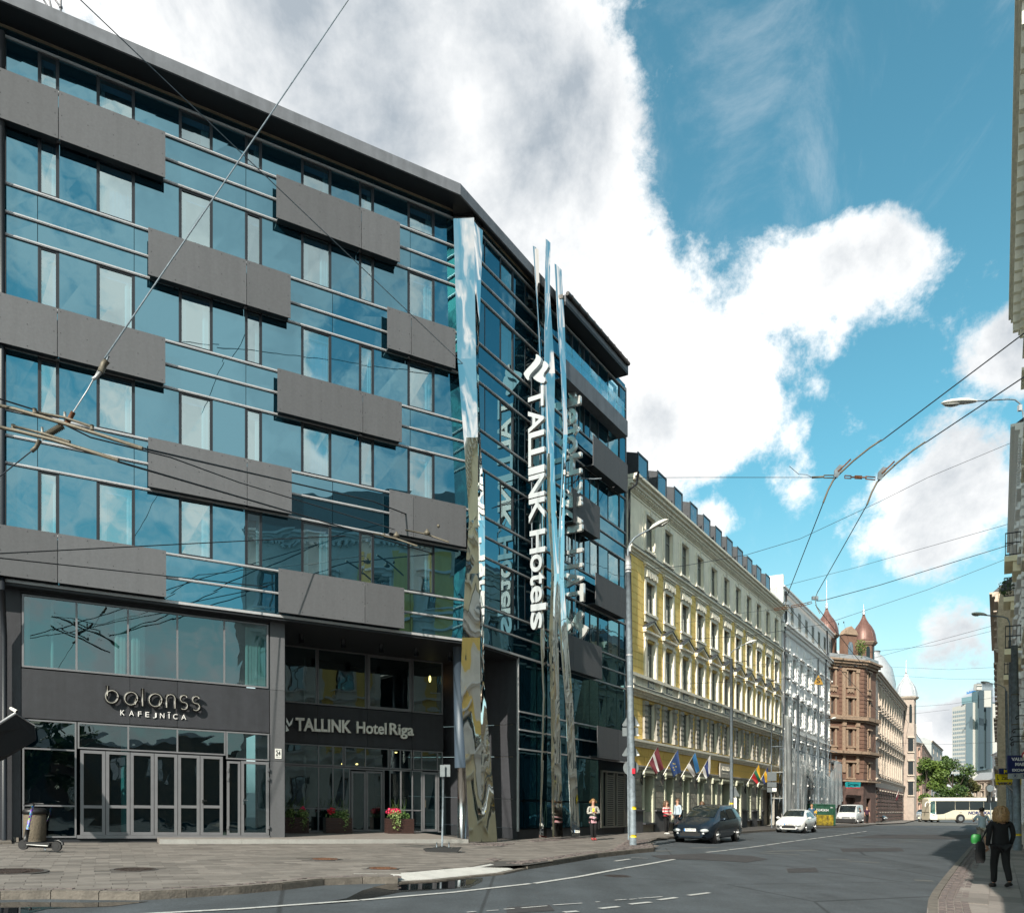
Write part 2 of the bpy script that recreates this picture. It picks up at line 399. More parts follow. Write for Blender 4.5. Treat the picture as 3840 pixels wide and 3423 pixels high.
def strew(name, cols, rough=.85, bump=.4, bscale=40, vscale=6):
    """one stone material whose tone steps from object island to island"""
    m = mat(name, cols[0], rough, col2=cols[1], vscale=vscale, bump=bump, bscale=bscale)
    n, l = m.node_tree.nodes, m.node_tree.links
    geo = n.new('ShaderNodeNewGeometry'); b = n['Principled BSDF']
    src = b.inputs['Base Color'].links[0].from_socket
    r = n.new('ShaderNodeMapRange'); r.inputs['To Min'].default_value = .72; r.inputs['To Max'].default_value = 1.22
    l.new(geo.outputs['Random Per Island'], r.inputs['Value'])
    mu = n.new('ShaderNodeMix'); mu.data_type = 'RGBA'; mu.blend_type = 'MULTIPLY'; mu.inputs[0].default_value = 1
    l.new(src, mu.inputs[6]); l.new(r.outputs[0], mu.inputs[7]); l.new(mu.outputs[2], b.inputs['Base Color'])
    return m
M['paver'] = strew('concrete paver', ((.125, .11, .098), (.17, .152, .137)), vscale=2.2)
M['slab'] = strew('pavement slab', ((.17, .15, .135), (.22, .195, .178)), vscale=2)
M['cobble'] = strew('granite sett', ((.085, .07, .073), (.16, .128, .115)), vscale=9)
M['tactile'] = mat('white tactile slab', (.45, .44, .42), .8, var=.08, bump=.9, bscale=35)
def text_mesh(txt, size, ext, m, bevel=0, bold=.0, spacing=1.0):
    """letters in the local x (along) / z (up) plane, thickness along y, origin at the left foot"""
    c = D.curves.new('lettering', 'FONT'); c.body = txt; c.size = size; c.extrude = ext; c.bevel_depth = bevel; c.offset = bold; c.resolution_u = 4
    c.space_character = spacing
    o = D.objects.new('lettering', c); COL.objects.link(o)
    dg = bpy.context.evaluated_depsgraph_get()
    me = D.meshes.new_from_object(o.evaluated_get(dg))
    D.objects.remove(o); D.curves.remove(c)
    me.transform(Matrix.Rotation(R(90), 4, 'X'))
    me.materials.clear(); me.materials.append(m)
    return me
def fit_mesh(me, w, h, center=False):
    xs = [v.co.x for v in me.vertices]; zs = [v.co.z for v in me.vertices]
    x0, z0 = min(xs), min(zs); sx = w / max(1e-6, max(xs) - x0) if w else None; sz = h / max(1e-6, max(zs) - z0) if h else None
    sx = sx or sz; sz = sz or sx
    for v in me.vertices:
        v.co.x = (v.co.x - x0) * sx; v.co.z = (v.co.z - z0) * sz
    return me
def map_mesh(me, fn):
    for v in me.vertices: v.co = fn(v.co.x, v.co.z, v.co.y)
    return me
def mesh_part(name, me, parent, loc=None):
    """mesh in world coordinates -> part of parent"""
    n = len(me.vertices); org = Vector((0, 0, 0))
    for v in me.vertices: org += v.co
    org /= max(n, 1)
    for v in me.vertices: v.co -= org
    return place(name, me, org, parent)
# ================================================================== the ground
def P(u, v, ch=1.6): return gp(u, v, ch)
def tess(name, poly, z, m, parent=None, kind='structure', thick=0.0, label=None):
    mb = MB(); pts = [Vector((x, y, 0)) for x, y in poly]
    tris = geometry.tessellate_polygon([pts])
    for t in tris:
        q = [Vector((pts[i].x, pts[i].y, z + G(pts[i].x))) for i in t]
        if (q[1] - q[0]).cross(q[2] - q[0]).z < 0: q.reverse()
        mb.quad(*q)
    o = mb.build(name, m, parent)
    if kind: o['kind'] = kind
    return o
RD = 1.72
mb = MB()
for i in range(-14, 15):
    for j in range(-4, 24):
        x, y, s = i * 60, j * 60, 60
        q = [Vector((a, b, -.12 + G(max(-200, min(200, a))))) for a, b in ((x, y), (x + s, y), (x + s, y + s), (x, y + s))]
        mb.quad(*q)
road = mb.build('road', M['asphalt']); road['kind'] = 'structure'
# a dark resurfaced patch in the far lane, worn paler streaks and a painted sunlit strip
M['patch'] = mat('dark asphalt patch', (.034, .032, .034), .85, var=.25, vscale=3, bump=.5, bscale=80)
M['pale'] = mat('worn and sunlit pale asphalt', (.10, .10, .096), .85, var=.2, vscale=2, bump=.5, bscale=80)
tess('road_patch', [P(*q, RD - .008) for q in ((2440, 3206), (2640, 3198), (2820, 3208), (2880, 3220), (2800, 3232), (2630, 3222), (2480, 3218))], -.112, M['patch'])
tess('road_patch', [P(*q, RD - .008) for q in ((3290, 3128), (3660, 3128), (3672, 3138), (3560, 3146), (3200, 3140))], -.112, M['patch'])
tess('road_patch', [P(*q, RD - .008) for q in ((3000, 3085), (3480, 3076), (3700, 3084), (3700, 3098), (3500, 3094), (3100, 3094))], -.112, M['pale'])  # sunlight on the cross street put into the pale colour
for q in (((1900, 3400), (2060, 3390), (2080, 3412), (1900, 3423)), ((3150, 3180), (3380, 3178), (3390, 3190), (3160, 3193)), ((2950, 3255), (3060, 3252), (3070, 3268), (2955, 3271))):
    tess('road_patch', [P(*k, RD - .008) for k in q], -.1125, M['patch'])
# left pavement --------------------------------------------------------------
kerb_px = [(-260, 3366), (0, 3342), (190, 3340), (370, 3343), (525, 3345), (700, 3336), (900, 3324), (1060, 3310), (1216, 3294), (1360, 3289), (1493, 3289),
           (1640, 3282), (1780, 3268), (1890, 3258), (1978, 3240), (2075, 3226), (2242, 3200), (2370, 3186), (2454, 3179)]
kerb = [P(*q) for q in kerb_px]
def off_line(pts, d):
    out = []
    for i, p in enumerate(pts):
        a = pts[max(i - 1, 0)]; b = pts[min(i + 1, len(pts) - 1)]
        t = Vector((b[0] - a[0], b[1] - a[1])).normalized()
        out.append((p[0] - t.y * d, p[1] + t.x * d))
    return out
bay = [P(2454, 3179), P(2432, 3146), P(2500, 3137), P(2640, 3126), P(2734, 3120), P(2850, 3112), P(2960, 3106)]
far_k = [P(3010, 3102), P(3120, 3098), P(3235, 3094), P(3310, 3084)]
inner = [FS.xy(62, -1), FS.xy(30, -1), FS.xy(14, -.5), FS.xy(0, -7), FA.xy(-15, -6), (-34, 18)]
kin = off_line(kerb, .76)
kerb_in = kerb[:10] + kin[10:14] + kerb[14:]
lp_poly = [(-34, 10)] + kerb_in + bay[1:] + far_k + [FS.xy(88, .5)] + inner
tess('pavement', lp_poly, -.01, M['joint'])
def kerb_run(name, pts, step, w=.16, hgt=.125, low=None):
    """single kerb stones, one part each, laid along a line"""
    root = thing(name, None, None, (pts[0][0], pts[0][1], G(pts[0][0])))
    root['kind'] = 'structure'
    seg = []; 
    for a, b in zip(pts, pts[1:]):
        L = math.hypot(b[0] - a[0], b[1] - a[1]); k = max(1, round(L / step))
        for i in range(k):
            seg.append(((a[0] + (b[0] - a[0]) * i / k, a[1] + (b[1] - a[1]) * i / k), (a[0] + (b[0] - a[0]) * (i + 1) / k, a[1] + (b[1] - a[1]) * (i + 1) / k)))
    for p, q in seg:
        t = Vector((q[0] - p[0], q[1] - p[1])); l = t.length; t.normalize(); nn = Vector((-t.y, t.x)) * w
        g = .006; p2 = Vector(p) + t * g; q2 = Vector(q) - t * g
        h = low(p2) if low else 0.012
        jz = random.uniform(-.004, .004)
        m_ = MB(); c = .02
        m_.slab([tuple(p2), tuple(q2), tuple(q2 + nn), tuple(p2 + nn)], -.20, h - c + jz)
        m_.slab([tuple(p2 + nn * .12), tuple(q2 + nn * .12), tuple(q2 + nn), tuple(p2 + nn)], h - c + jz, h + jz)
        m_.build('kerb_stone', M['kerb'], root)
    return root
def lowk(p):
    u = 1920 + F * p[0] / p[1]
    return -.085 if 1470 < u < 1900 and p[1] < 20 else (.012 if not (1400 < u < 1990 and p[1] < 20) else -.03)
kerb_run('kerb', kerb, 1.3, low=lowk)
kerb_run('kerb', bay, 1.6, hgt=.1)
kerb_run('kerb', far_k, 2.5)
def inpoly(p, poly):
    x, y = p; c = False; j = len(poly) - 1
    for i in range(len(poly)):
        xi, yi = poly[i]; xj, yj = poly[j]
        if (yi > y) != (yj > y) and x < (xj - xi) * (y - yi) / (yj - yi) + xi: c = not c
        j = i
    return c
def dist_line(p, pts):
    best = 1e9; P_ = Vector(p)
    for a, b in zip(pts, pts[1:]):
        A, B = Vector(a), Vector(b); t = max(0, min(1, (P_ - A).dot(B - A) / max(1e-9, (B - A).length_squared)))
        best = min(best, (P_ - (A + (B - A) * t)).length)
    return best
# pavers: staggered blocks, the ones that show largest each a part, the rest one stuff part
pav = thing('paving', None, None, (-6, 18, G(-6))); pav['kind'] = 'structure'
def lay(root, name, rest, origin, d, n, A, B, cw, ch, m, poly, excl, z, jit=.003, gap=.008, maxn=285, stag=.5, top=None, hide=None):
    d = Vector(d).normalized(); nn = Vector(n).normalized(); cells = []
    j = A[0]
    rows = int((B[1] - B[0]) / ch)
    for r in range(rows):
        b0 = B[0] + r * ch
        a = A[0] + (stag * cw if r % 2 else 0) + (random.uniform(-.02, .02))
        while a < A[1]:
            w = cw * (random.uniform(.85, 1.15) if name == 'sett' else 1)
            c = Vector(origin) + d * (a + w / 2) + nn * (b0 + ch / 2)
            if inpoly(c, poly) and not excl(c):
                cells.append((c, w))
            a += w
    def siz(c): return -c[0].y + (0 if abs(c[0].x / c[0].y) < .70 else 100)
    cells.sort(key=siz, reverse=True)
    mbr = MB()
    for i, (c, w) in enumerate(cells):
        ext = (w - gap) / 2; ey = (ch - gap) / 2
        q = [c + d * sx * ext + nn * sy * ey for sx, sy in ((-1, -1), (1, -1), (1, 1), (-1, 1))]
        t = z + random.uniform(-jit, jit)
        if i < maxn:
            m_ = MB(); m_.slab([tuple(k) for k in q], z - .05, t); m_.build(name, m, root)
        else: mbr.slab([tuple(k) for k in q], z - .02, t)
    o = mbr.build(rest, m, root)
    if o: o['kind'] = 'stuff'
MANH = [P(45, 3266), P(507, 3259), P(1219, 3220), P(1437, 3255)]
step_poly = [FA.xy(FA.au(598, .7), .7), FA.xy(FA.au(1760, .7), .7), FA.xy(FA.au(1760, .7), -5), FA.xy(FA.au(598, .7), -5)]
wall_poly = [FA.xy(-15, -.35), FA.xy(-8.2, -.35), FA.xy(-8.2, -8), FA.xy(-15, -8)]
tact = [P(1543, 3292), P(1870, 3252), P(1838, 3251), P(1830, 3249)]
def exl(c):
    if any(math.hypot(c.x - m_[0], c.y - m_[1]) < (.5 if k != 0 else .62) for k, m_ in enumerate(MANH)): return True
    if inpoly(c, step_poly) or inpoly(c, wall_poly): return True
    dk = dist_line(c, kerb)
    if dk < .40: return True
    u = 1920 + F * c.x / c.y
    if 1500 < u < 1960 and dk < .95: return True
    if u > 2560: return True
    return c.y > 60
pav_poly = [(-34, 10)] + kerb + bay[1:4] + [FS.xy(22, 0), FS.xy(0, 0), FA.xy(0, .3), FA.xy(-15, .3), (-34, 18)]
lay(pav, 'paver', 'paver_field', CORN, FA.d, FA.n, (-20, 24), (-12, 16), .5, .25, M['paver'], pav_poly, exl, 0.0)
# sett strip behind the kerb (dark little stones)
def strip(root, pts, off0, rows, sz, name, z=0.004, maxn=10 ** 6, parts=200, low=None):
    k = 0; mbr = MB()
    for r in range(rows):
        line = off_line(pts, off0 + (r + .5) * sz)
        for a, b in zip(line, line[1:]):
            A, B = Vector(a), Vector(b); L = (B - A).length; t = (B - A).normalized(); nn = Vector((-t.y, t.x)); s_ = random.uniform(0, .05)
            while s_ < L:
                w = random.uniform(.8, 1.25) * sz; c = A + t * (s_ + w / 2)
                q = [c + t * sx * (w / 2 - .007) + nn * sy * (sz / 2 - .007) for sx, sy in ((-1, -1), (1, -1), (1, 1), (-1, 1))]
                zt = z + random.uniform(-.008, .006) + (low(c) if low else 0)
                if k < parts:
                    m_ = MB(); m_.slab([tuple(x) for x in q], zt - .06, zt); m_.build('sett', M['cobble'], root)
                else: mbr.slab([tuple(x) for x in q], zt - .03, zt)
                k += 1; s_ += w
    o = mbr.build('sett_field', M['cobble'], root)
    if o: o['kind'] = 'stuff'
ss = thing('sett_strip', None, None, (kerb[3][0], kerb[3][1], G(kerb[3][0]))); ss['kind'] = 'structure'
strip(ss, kerb[:11], .17, 2, .11, 'near', parts=60)
strip(ss, kerb[14:], .17, 4, .11, 'mid', parts=160)
def sett_patch(name, poly, n, rows_d):
    root = thing(name, None, None, (poly[0][0], poly[0][1], G(poly[0][0]))); root['kind'] = 'structure'
    xs = [p[0] for p in poly]; ys = [p[1] for p in poly]
    lay(root, 'sett', 'sett_field', (0, 0), FS.d, FS.n, (-40, 80), (-40, 40), .12, .11, M['cobble'], poly, lambda c: False, .012, jit=.006, maxn=n)
sett_patch('sett_patch', [P(2298, 3186), P(2362, 3146), P(2432, 3148), P(2452, 3177), P(2380, 3182)], 120, 0)
sett_patch('sett_patch', [P(1760, 3163), P(1865, 3160), P(1930, 3163), P(1880, 3170), P(1790, 3168)], 10, 0)
sett_patch('sett_patch', [P(1980, 3150), P(2160, 3138), P(2230, 3140), P(2090, 3150), P(2000, 3155)], 10, 0)
sett_patch('sett_patch', [P(1822, 3220), P(1848, 3216), P(1878, 3222), P(1850, 3228)], 10, 0)
# white tactile slabs at the dropped kerb
tr = thing('tactile_paving', None, None, (*P(1700, 3272), 0)); tr['kind'] = 'structure'
tl = off_line(kerb, .17)[9:15]; tl2 = off_line(kerb, .78)[9:15]
pts_a, pts_b = [], []
for a, b, c, d in zip(tl, tl[1:], tl2, tl2[1:]):
    for i in range(3):
        pts_a.append((a[0] + (b[0] - a[0]) * i / 3, a[1] + (b[1] - a[1]) * i / 3)); pts_b.append((c[0] + (d[0] - c[0]) * i / 3, c[1] + (d[1] - c[1]) * i / 3))
for a, b, c, d in list(zip(pts_a, pts_a[1:], pts_b, pts_b[1:]))[0:]:
    m_ = MB(); a_, b_, c_, d_ = (Vector(x) for x in (a, b, d, c))
    t = (b_ - a_).normalized() * .006
    m_.slab([tuple(a_ + t), tuple(b_ - t), tuple(c_ - t), tuple(d_ + t)], -.2, .0)
    for q_, z_ in ((4, -.08), (5, -.08), (6, .004), (7, .004)): m_.v[q_].z += z_
    m_.build('tactile_slab', M['tactile'], tr)
# manholes
def manhole(c, r, m, label, grate=False, z=.006):
    t = thing('manhole_cover' if not grate else 'drain_grate', label, 'manhole cover' if not grate else 'drain', (c[0], c[1], G(c[0]) + z), 0)
    mb = MB(); mb.lathe((0, 0, 0), [(r * 1.18, -.04), (r * 1.18, .0), (r * 1.04, .004), (r * 1.04, -.004)], 28, sm=False); mb.build('rim', M['joint'] if not grate else M['iron'], t, local=True)
    mb = MB()
    if grate:
        mb.lathe((0, 0, 0), [(r, -.03), (r, -.02)], 24, sm=False)
        for i in range(-6, 7):
            y = i * r / 7; L = math.sqrt(max(0, r * r - y * y)) * .95
            mb.box(y - .012, y + .012, -.02, .006, -L, L)
    else:
        mb.lathe((0, 0, 0), [(r, -.03), (r, .002), (r * .86, .002), (r * .86, -.004), (r * .55, -.004), (r * .55, .003)], 28, sm=False)
        for k in range(7):
            for j in range(-7, 8):
                x, y = (k - 3) * r * .25, j * r * .12
                if x * x + y * y < (r * .84) ** 2: mb.box(x - .02, x + .02, -.004, .006, y - .012, y + .012)
    mb.build('lid', m, t, local=True)
    t.rotation_euler = (0, math.atan(SLOPE), 0)
manhole(MANH[0], .5, M['iron'], 'large round iron manhole cover at the left edge of the pavement')
manhole(MANH[1], .36, M['iron'], 'round iron manhole cover in the pavers before the cafe doors')
manhole(MANH[2], .30, M['rust'], 'small brown manhole cover on the pavement before the hotel lobby')
manhole(MANH[3], .30, M['rust'], 'rusty red manhole cover near the kerb before the white tactile slabs')
manhole(gp(2316, 3283, RD), .26, M['iron'], 'round slotted drain grate in the roadway beside the long white line', True, -.12)
manhole(gp(2361, 3285 - 2, RD), .0001, M['iron'], 'x', False, -.3) if False else None
# puddles
tess('puddle', [P(*q, RD - .006) for q in ((1395, 3324), (1470, 3312), (1560, 3304), (1700, 3296), (1790, 3296), (1770, 3312), (1700, 3328), (1560, 3334), (1470, 3336))], -.1140, M['puddle'])
tess('puddle', [P(*q, RD - .006) for q in ((-150, 3388), (60, 3380), (330, 3382), (560, 3378), (420, 3396), (180, 3405), (100, 3423), (-150, 3440))], -.1140, M['puddle'])
tess('wet_patch', [P(*q, RD - .004) for q in ((1150, 3392), (1300, 3366), (1360, 3336), (1480, 3304), (1640, 3296), (1810, 3290), (1808, 3304), (1760, 3326), (1500, 3344), (1420, 3360), (1300, 3382))], -.1165, M['wet'])
# road markings --------------------------------------------------------------
def mark(px, wd_=.12, ch=RD - .012, zz=-.108, name='road_marking'):
    pts = [gp(*q, ch) for q in px]; a = off_line(pts, wd_ / 2); b = off_line(pts, -wd_ / 2)
    mb = MB()
    for i in range(len(pts) - 1):
        mb.quad(*[Vector((x, y, zz + G(x))) for x, y in (a[i], a[i + 1], b[i + 1], b[i])])
    o = mb.build(name, M['mark']); o['kind'] = 'structure'
mark([(200, 3445), (558, 3423), (900, 3405), (1345, 3373)], .12)
mark([(1352, 3372.5), (1700, 3343), (1990, 3311)], .12)
mark([(2004, 3310), (2170, 3285), (2335, 3254)], .13)
mark([(2340, 3253), (2430, 3238), (2529, 3220)], .13)
for q in (((2114, 3418), (2167, 3414)), ((2249, 3404), (2321, 3397)), ((2361, 3388), (2440, 3380)), ((2469, 3372), (2537, 3363)), ((2582, 3355), (2660, 3345))): mark(q, .11)
for q in (((1750, 3418), (1785, 3415)), ((1825, 3413), (1870, 3410)), ((1890, 3407), (1930, 3404)), ((1955, 3402), (2052, 3394)), ((2074, 3391), (2183, 3384)), ((2234, 3380), (2250, 3379)), ((2305, 3373), (2350, 3370)), ((2360, 3370), (2388, 3368)), ((2395, 3366), (2484, 3360))): mark(q, .05, RD - .014, -.106)
seq = [(2648, 3194), (2728, 3186), (2732, 3184.5), (2805, 3176.5), (2809, 3176), (2867, 3168), (2873, 3167), (2925, 3159.5), (2930, 3158.5), (2978, 3152), (2984, 3151), (3022, 3146), (3028, 3145.5), (3064, 3141), (3068, 3140.5), (3096, 3136.5), (3100, 3136), (3126, 3132.5), (3130, 3132), (3156, 3128.5), (3160, 3128), (3184, 3124.5), (3188, 3124), (3208, 3121), (3212, 3120.5), (3230, 3118), (3234, 3117.6), (3250, 3115)]
for a, b in zip(seq[::2], seq[1::2]): mark([a, b], .12)
mark([(2306, 3227), (2362, 3219)], .12); mark([(2366, 3213), (2430, 3216)], .06)
# turn arrows / worn hatch streaks on the asphalt
for q in (((2590, 3178), (2690, 3175)), ((2440, 3190), (2520, 3188)), ((2870, 3191), (3060, 3186)), ((2850, 3196), (3000, 3203)), ((3180, 3185), (3250, 3188)), ((3245, 3166), (3290, 3167)), ((3120, 3124), (3260, 3126)), ((3185, 3136), (3260, 3137)), ((3165, 3141), (3230, 3142)), ((3360, 3146), (3440, 3147)), ((3380, 3152), (3490, 3156)), ((3590, 3173), (3620, 3174)), ((3430, 3298), (3500, 3302)), ((3425, 3106), (3520, 3106)), ((3400, 3111), (3510, 3112)), ((3570, 3128), (3640, 3129)), ((3340, 3155), (3400, 3156)), ((3100, 3220), (3190, 3222)), ((3180, 3228), (3300, 3232))):
    pts = q; mbx = MB(); ch = RD - .006
    a, b = gp(*pts[0], ch), gp(*pts[1], ch); pa, pb = off_line([a, b], .16), off_line([a, b], -.16)
    mbx.quad(*[Vector((x, y, -.113 + G(x))) for x, y in (pa[0], pa[1], pb[1], pb[0])]); o = mbx.build('road_streak', M['pale']); o['kind'] = 'structure'
# ---- right pavement
rk_px = [(3468, 3560), (3471, 3480), (3477, 3400), (3481, 3368), (3500, 3335), (3540, 3284), (3600, 3214), (3640, 3170), (3665, 3141), (3690, 3112)]
rkerb = [P(*q) for q in rk_px]; rk2 = list(rkerb)
e = Vector(rkerb[-1]) + Vector((3, 0)); 
rp_poly = [(5.5, 2.0)] + rkerb + [(rkerb[-1][0] + 14, rkerb[-1][1] - 6), (30, 30), (12, 3)]
tess('pavement', rp_poly, -.01, M['slab'])
kerb_run('kerb', rkerb[::-1], 1.1, w=.15)
rs = thing('sett_strip', None, None, (rkerb[3][0], rkerb[3][1], G(rkerb[3][0]))); rs['kind'] = 'structure'
strip(rs, rkerb[::-1][1:], .16, 4, .11, 'near', parts=0)
k = 0
for ob in list(rs.children): D.objects.remove(ob)
line_cells = []
mbr = MB(); cnt = 0
for r in range(4):
    line = off_line(rkerb, -(.16 + (r + .5) * .115))
    for a, b in zip(line, line[1:]):
        A, B = Vector(a), Vector(b); L = (B - A).length; t = (B - A).normalized(); nn = Vector((-t.y, t.x)); s_ = random.uniform(0, .05)
        while s_ < L:
            w = random.uniform(.10, .17); c = A + t * (s_ + w / 2); line_cells.append((c, w, t, nn)); s_ += w
line_cells.sort(key=lambda q: abs(q[0].y - 7.5) if q[0].y < 7.5 else (q[0].y - 7.5))
for i, (c, w, t, nn) in enumerate(line_cells):
    q = [c + t * sx * (w / 2 - .007) + nn * sy * (.0575 - .007) for sx, sy in ((-1, -1), (1, -1), (1, 1), (-1, 1))]
    zt = .006 + random.uniform(-.01, .006)
    if i < 290: m_ = MB(); m_.slab([tuple(x) for x in q], zt - .06, zt); m_.build('sett', M['cobble'], rs)
    else: mbr.slab([tuple(x) for x in q], zt - .03, zt)
o = mbr.build('sett_field', M['cobble'], rs); o['kind'] = 'stuff'
rsl = thing('slab_paving', None, None, (9, 10, G(9))); rsl['kind'] = 'structure'
dR = Vector(FR_.d)
def exr(c): return dist_line(c, rkerb) < .66
lay(rsl, 'slab', 'slab_field', P(3702, 3423), FR_.d, (-FR_.n[0], -FR_.n[1]), (-8, 40), (-2.08, 5), 1.0, .52, M['slab'], [(x, y) for x, y in rp_poly], exr, .004, jit=.002, gap=.012, maxn=150, stag=.35)
# far pavement corner by the brown house
fp = [P(3000, 3087), P(3235, 3086.5), P(3300, 3094), P(3392, 3086), P(3440, 3072), P(3420, 3066), P(3250, 3066), P(3000, 3072)]
tess('pavement', [gp(3060, 3088), gp(3240, 3089), gp(3390, 3084), gp(3440, 3072), gp(3470, 3060), gp(3380, 3056), gp(3000, 3066)], 0.0, M['slab'])
# ================================================================== the glass hotel
hotel = thing('hotel_building', 'dark blue glass hotel with staggered grey panels and a bent front', 'building', (FA.xy(-7, 0)[0], FA.xy(-7, 0)[1], G(FA.xy(-7, 0)[0])))
TOPS = [21.82, 19.49, 16.47, 13.42, 10.29]; BOTS = [20.85, 17.86, 14.78, 11.74, 8.51]; MIDS = [20.15, 17.09, 14.10, 11.04, 7.81]; NXT = [19.49, 16.47, 13.42, 10.29, 7.13]
def part(mb, name, m, parent=hotel, label=None):
    o = mb.build(name, m, parent)
    if o is not None and label: o['label'] = label
    return o
random.seed(11)
def curtain_mb(fr, a0, a1, h0, h1, o, fold=.09):
    mb = MB(); n = max(3, int((a1 - a0) / .045)); ring = [[], []]
    for i in range(n + 1):
        a = a0 + (a1 - a0) * i / n; oo = o + (.03 if i % 2 else -.03) * (1 + .3 * math.sin(i))
        ring[0].append(fr.pt(a, h0, oo)); ring[1].append(fr.pt(a, h1, oo))
    mb.loft(ring, close=False, cap=False, sm=True); return mb
def glazing(fr, us, opening, a_lim, rows, band_us, curtains=True, o=0.0):
    al = [fr.au(u) for u in us]; bl = [fr.au(u) for u in band_us]
    for r in rows:
        h1, h0 = TOPS[r], BOTS[r]
        for i, (a0, a1) in enumerate(zip(al, al[1:])):
            g = .022
            if i in opening:
                f = MB(fr); f.box(a0 + g, a1 - g, h0 + .05, h0 + .09, -.06, .012); f.box(a0 + g, a1 - g, h1 - .09, h1 - .05, -.06, .012)
                f.box(a0 + g, a0 + g + .04, h0 + .09, h1 - .09, -.06, .012); f.box(a1 - g - .04, a1 - g, h0 + .09, h1 - .09, -.06, .012)
                w = part(f, 'window', M['darkframe'])
                p = MB(fr); e = .0005; P_ = [fr.pt(a, h, -.02 + random.uniform(-.007, .007)) for a, h in ((a0 + .06, h0 + .09), (a1 - .06, h0 + .09), (a1 - .06, h1 - .09), (a0 + .06, h1 - .09))]
                p.quad(*P_); part(p, 'pane', M['winglass'], w)
                w_ = a1 - a0; k = random.random()
                if curtains:
                    if k < .55:
                        c = curtain_mb(fr, a1 - .06 - w_ * random.uniform(.12, .3), a1 - .07, h0 + .1, h1 - .12, -.16); part(c, 'curtain', M['curtain'], w)
                    if k > .35:
                        c = curtain_mb(fr, a0 + .07, a0 + .06 + w_ * random.uniform(.08, .2), h0 + .1, h1 - .12, -.16); part(c, 'curtain', M['curtain'], w)
                    c = MB(fr); c.box(a0 + .06, a1 - .06, h1 - .28, h1 - .1, -.15, -.13); part(c, 'pelmet', M['bluecurtain'], w)
                    if k > .8:
                        c = curtain_mb(fr, a0 + .07, a1 - .07, h0 + .1, h1 - .12, -.2); part(c, 'curtain', M['bluecurtain'], w)
            else:
                p = MB(fr); z = [random.uniform(-.008, .008) for _ in range(4)]
                p.quad(*[fr.pt(a, h, .004 + zz) for (a, h), zz in zip(((a0 + g, h0 + .03), (a1 - g, h0 + .03), (a1 - g, h1 - .03), (a0 + g, h1 - .03)), z)])
                part(p, 'glass_panel', M['spandrel'])
        for (x0, x1) in ((NXT[r], MIDS[r]), (MIDS[r], BOTS[r])):
            for a0, a1 in zip(bl, bl[1:]):
                p = MB(fr); z = [random.uniform(-.004, .004) for _ in range(4)]
                p.quad(*[fr.pt(a, h, .004 + zz) for (a, h), zz in zip(((a0 + .008, x0 + .03), (a1 - .008, x0 + .03), (a1 - .008, x1 - .03), (a0 + .008, x1 - .03)), z)])
                part(p, 'glass_panel', M['spandrel'])
        for h in (TOPS[r], BOTS[r], MIDS[r]):
            p = MB(fr); p.box(al[0], al[-1], h - .032, h + .032, -.05, .055); p.box(al[0], al[-1], h - .012, h + .012, .055, .068); part(p, 'rail', M['alu'])
        for i, a in enumerate(al[1:-1]):
            p = MB(fr); p.box(a - .02, a + .02, h0 + .03, h1 - .03, -.05, .018); part(p, 'mullion', M['darkframe'])
    # the room block behind
    a0, a1 = al[0], al[-1]
    b = MB(fr)
    for r in rows: b.box(a0, a1, NXT[r] + .02, BOTS[r] - .02, -.5, -.03)
    b.box(a0 + .02, a1 - .02, 7.2, 22.1, -1.6, -.9)
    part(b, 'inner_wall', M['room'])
uA = [-340, -200, -120, 20, 145, 219, 365, 503, 673, 795, 921, 980, 1131, 1240, 1348, 1400, 1530, 1627, 1775]
opA = {1, 4, 6, 8, 10, 12, 14, 16}
glazing(FA, uA, opA, None, range(5), [-340, -120, 20, 141, 503, 922, 1247, 1538, 1775])
uB1 = [1775, 1817, 1875, 1924, 1968, 2040, 2085]
glazing(FS, uB1, {2, 4}, None, range(5), [1775, 1924, 2085])
uB2 = [2085, 2120, 2147, 2170, 2191, 2211, 2244, 2279, 2323, 2345]
glazing(FS, uB2, {1, 3, 5, 7}, None, range(5), [2085, 2170, 2244, 2345], curtains=True)
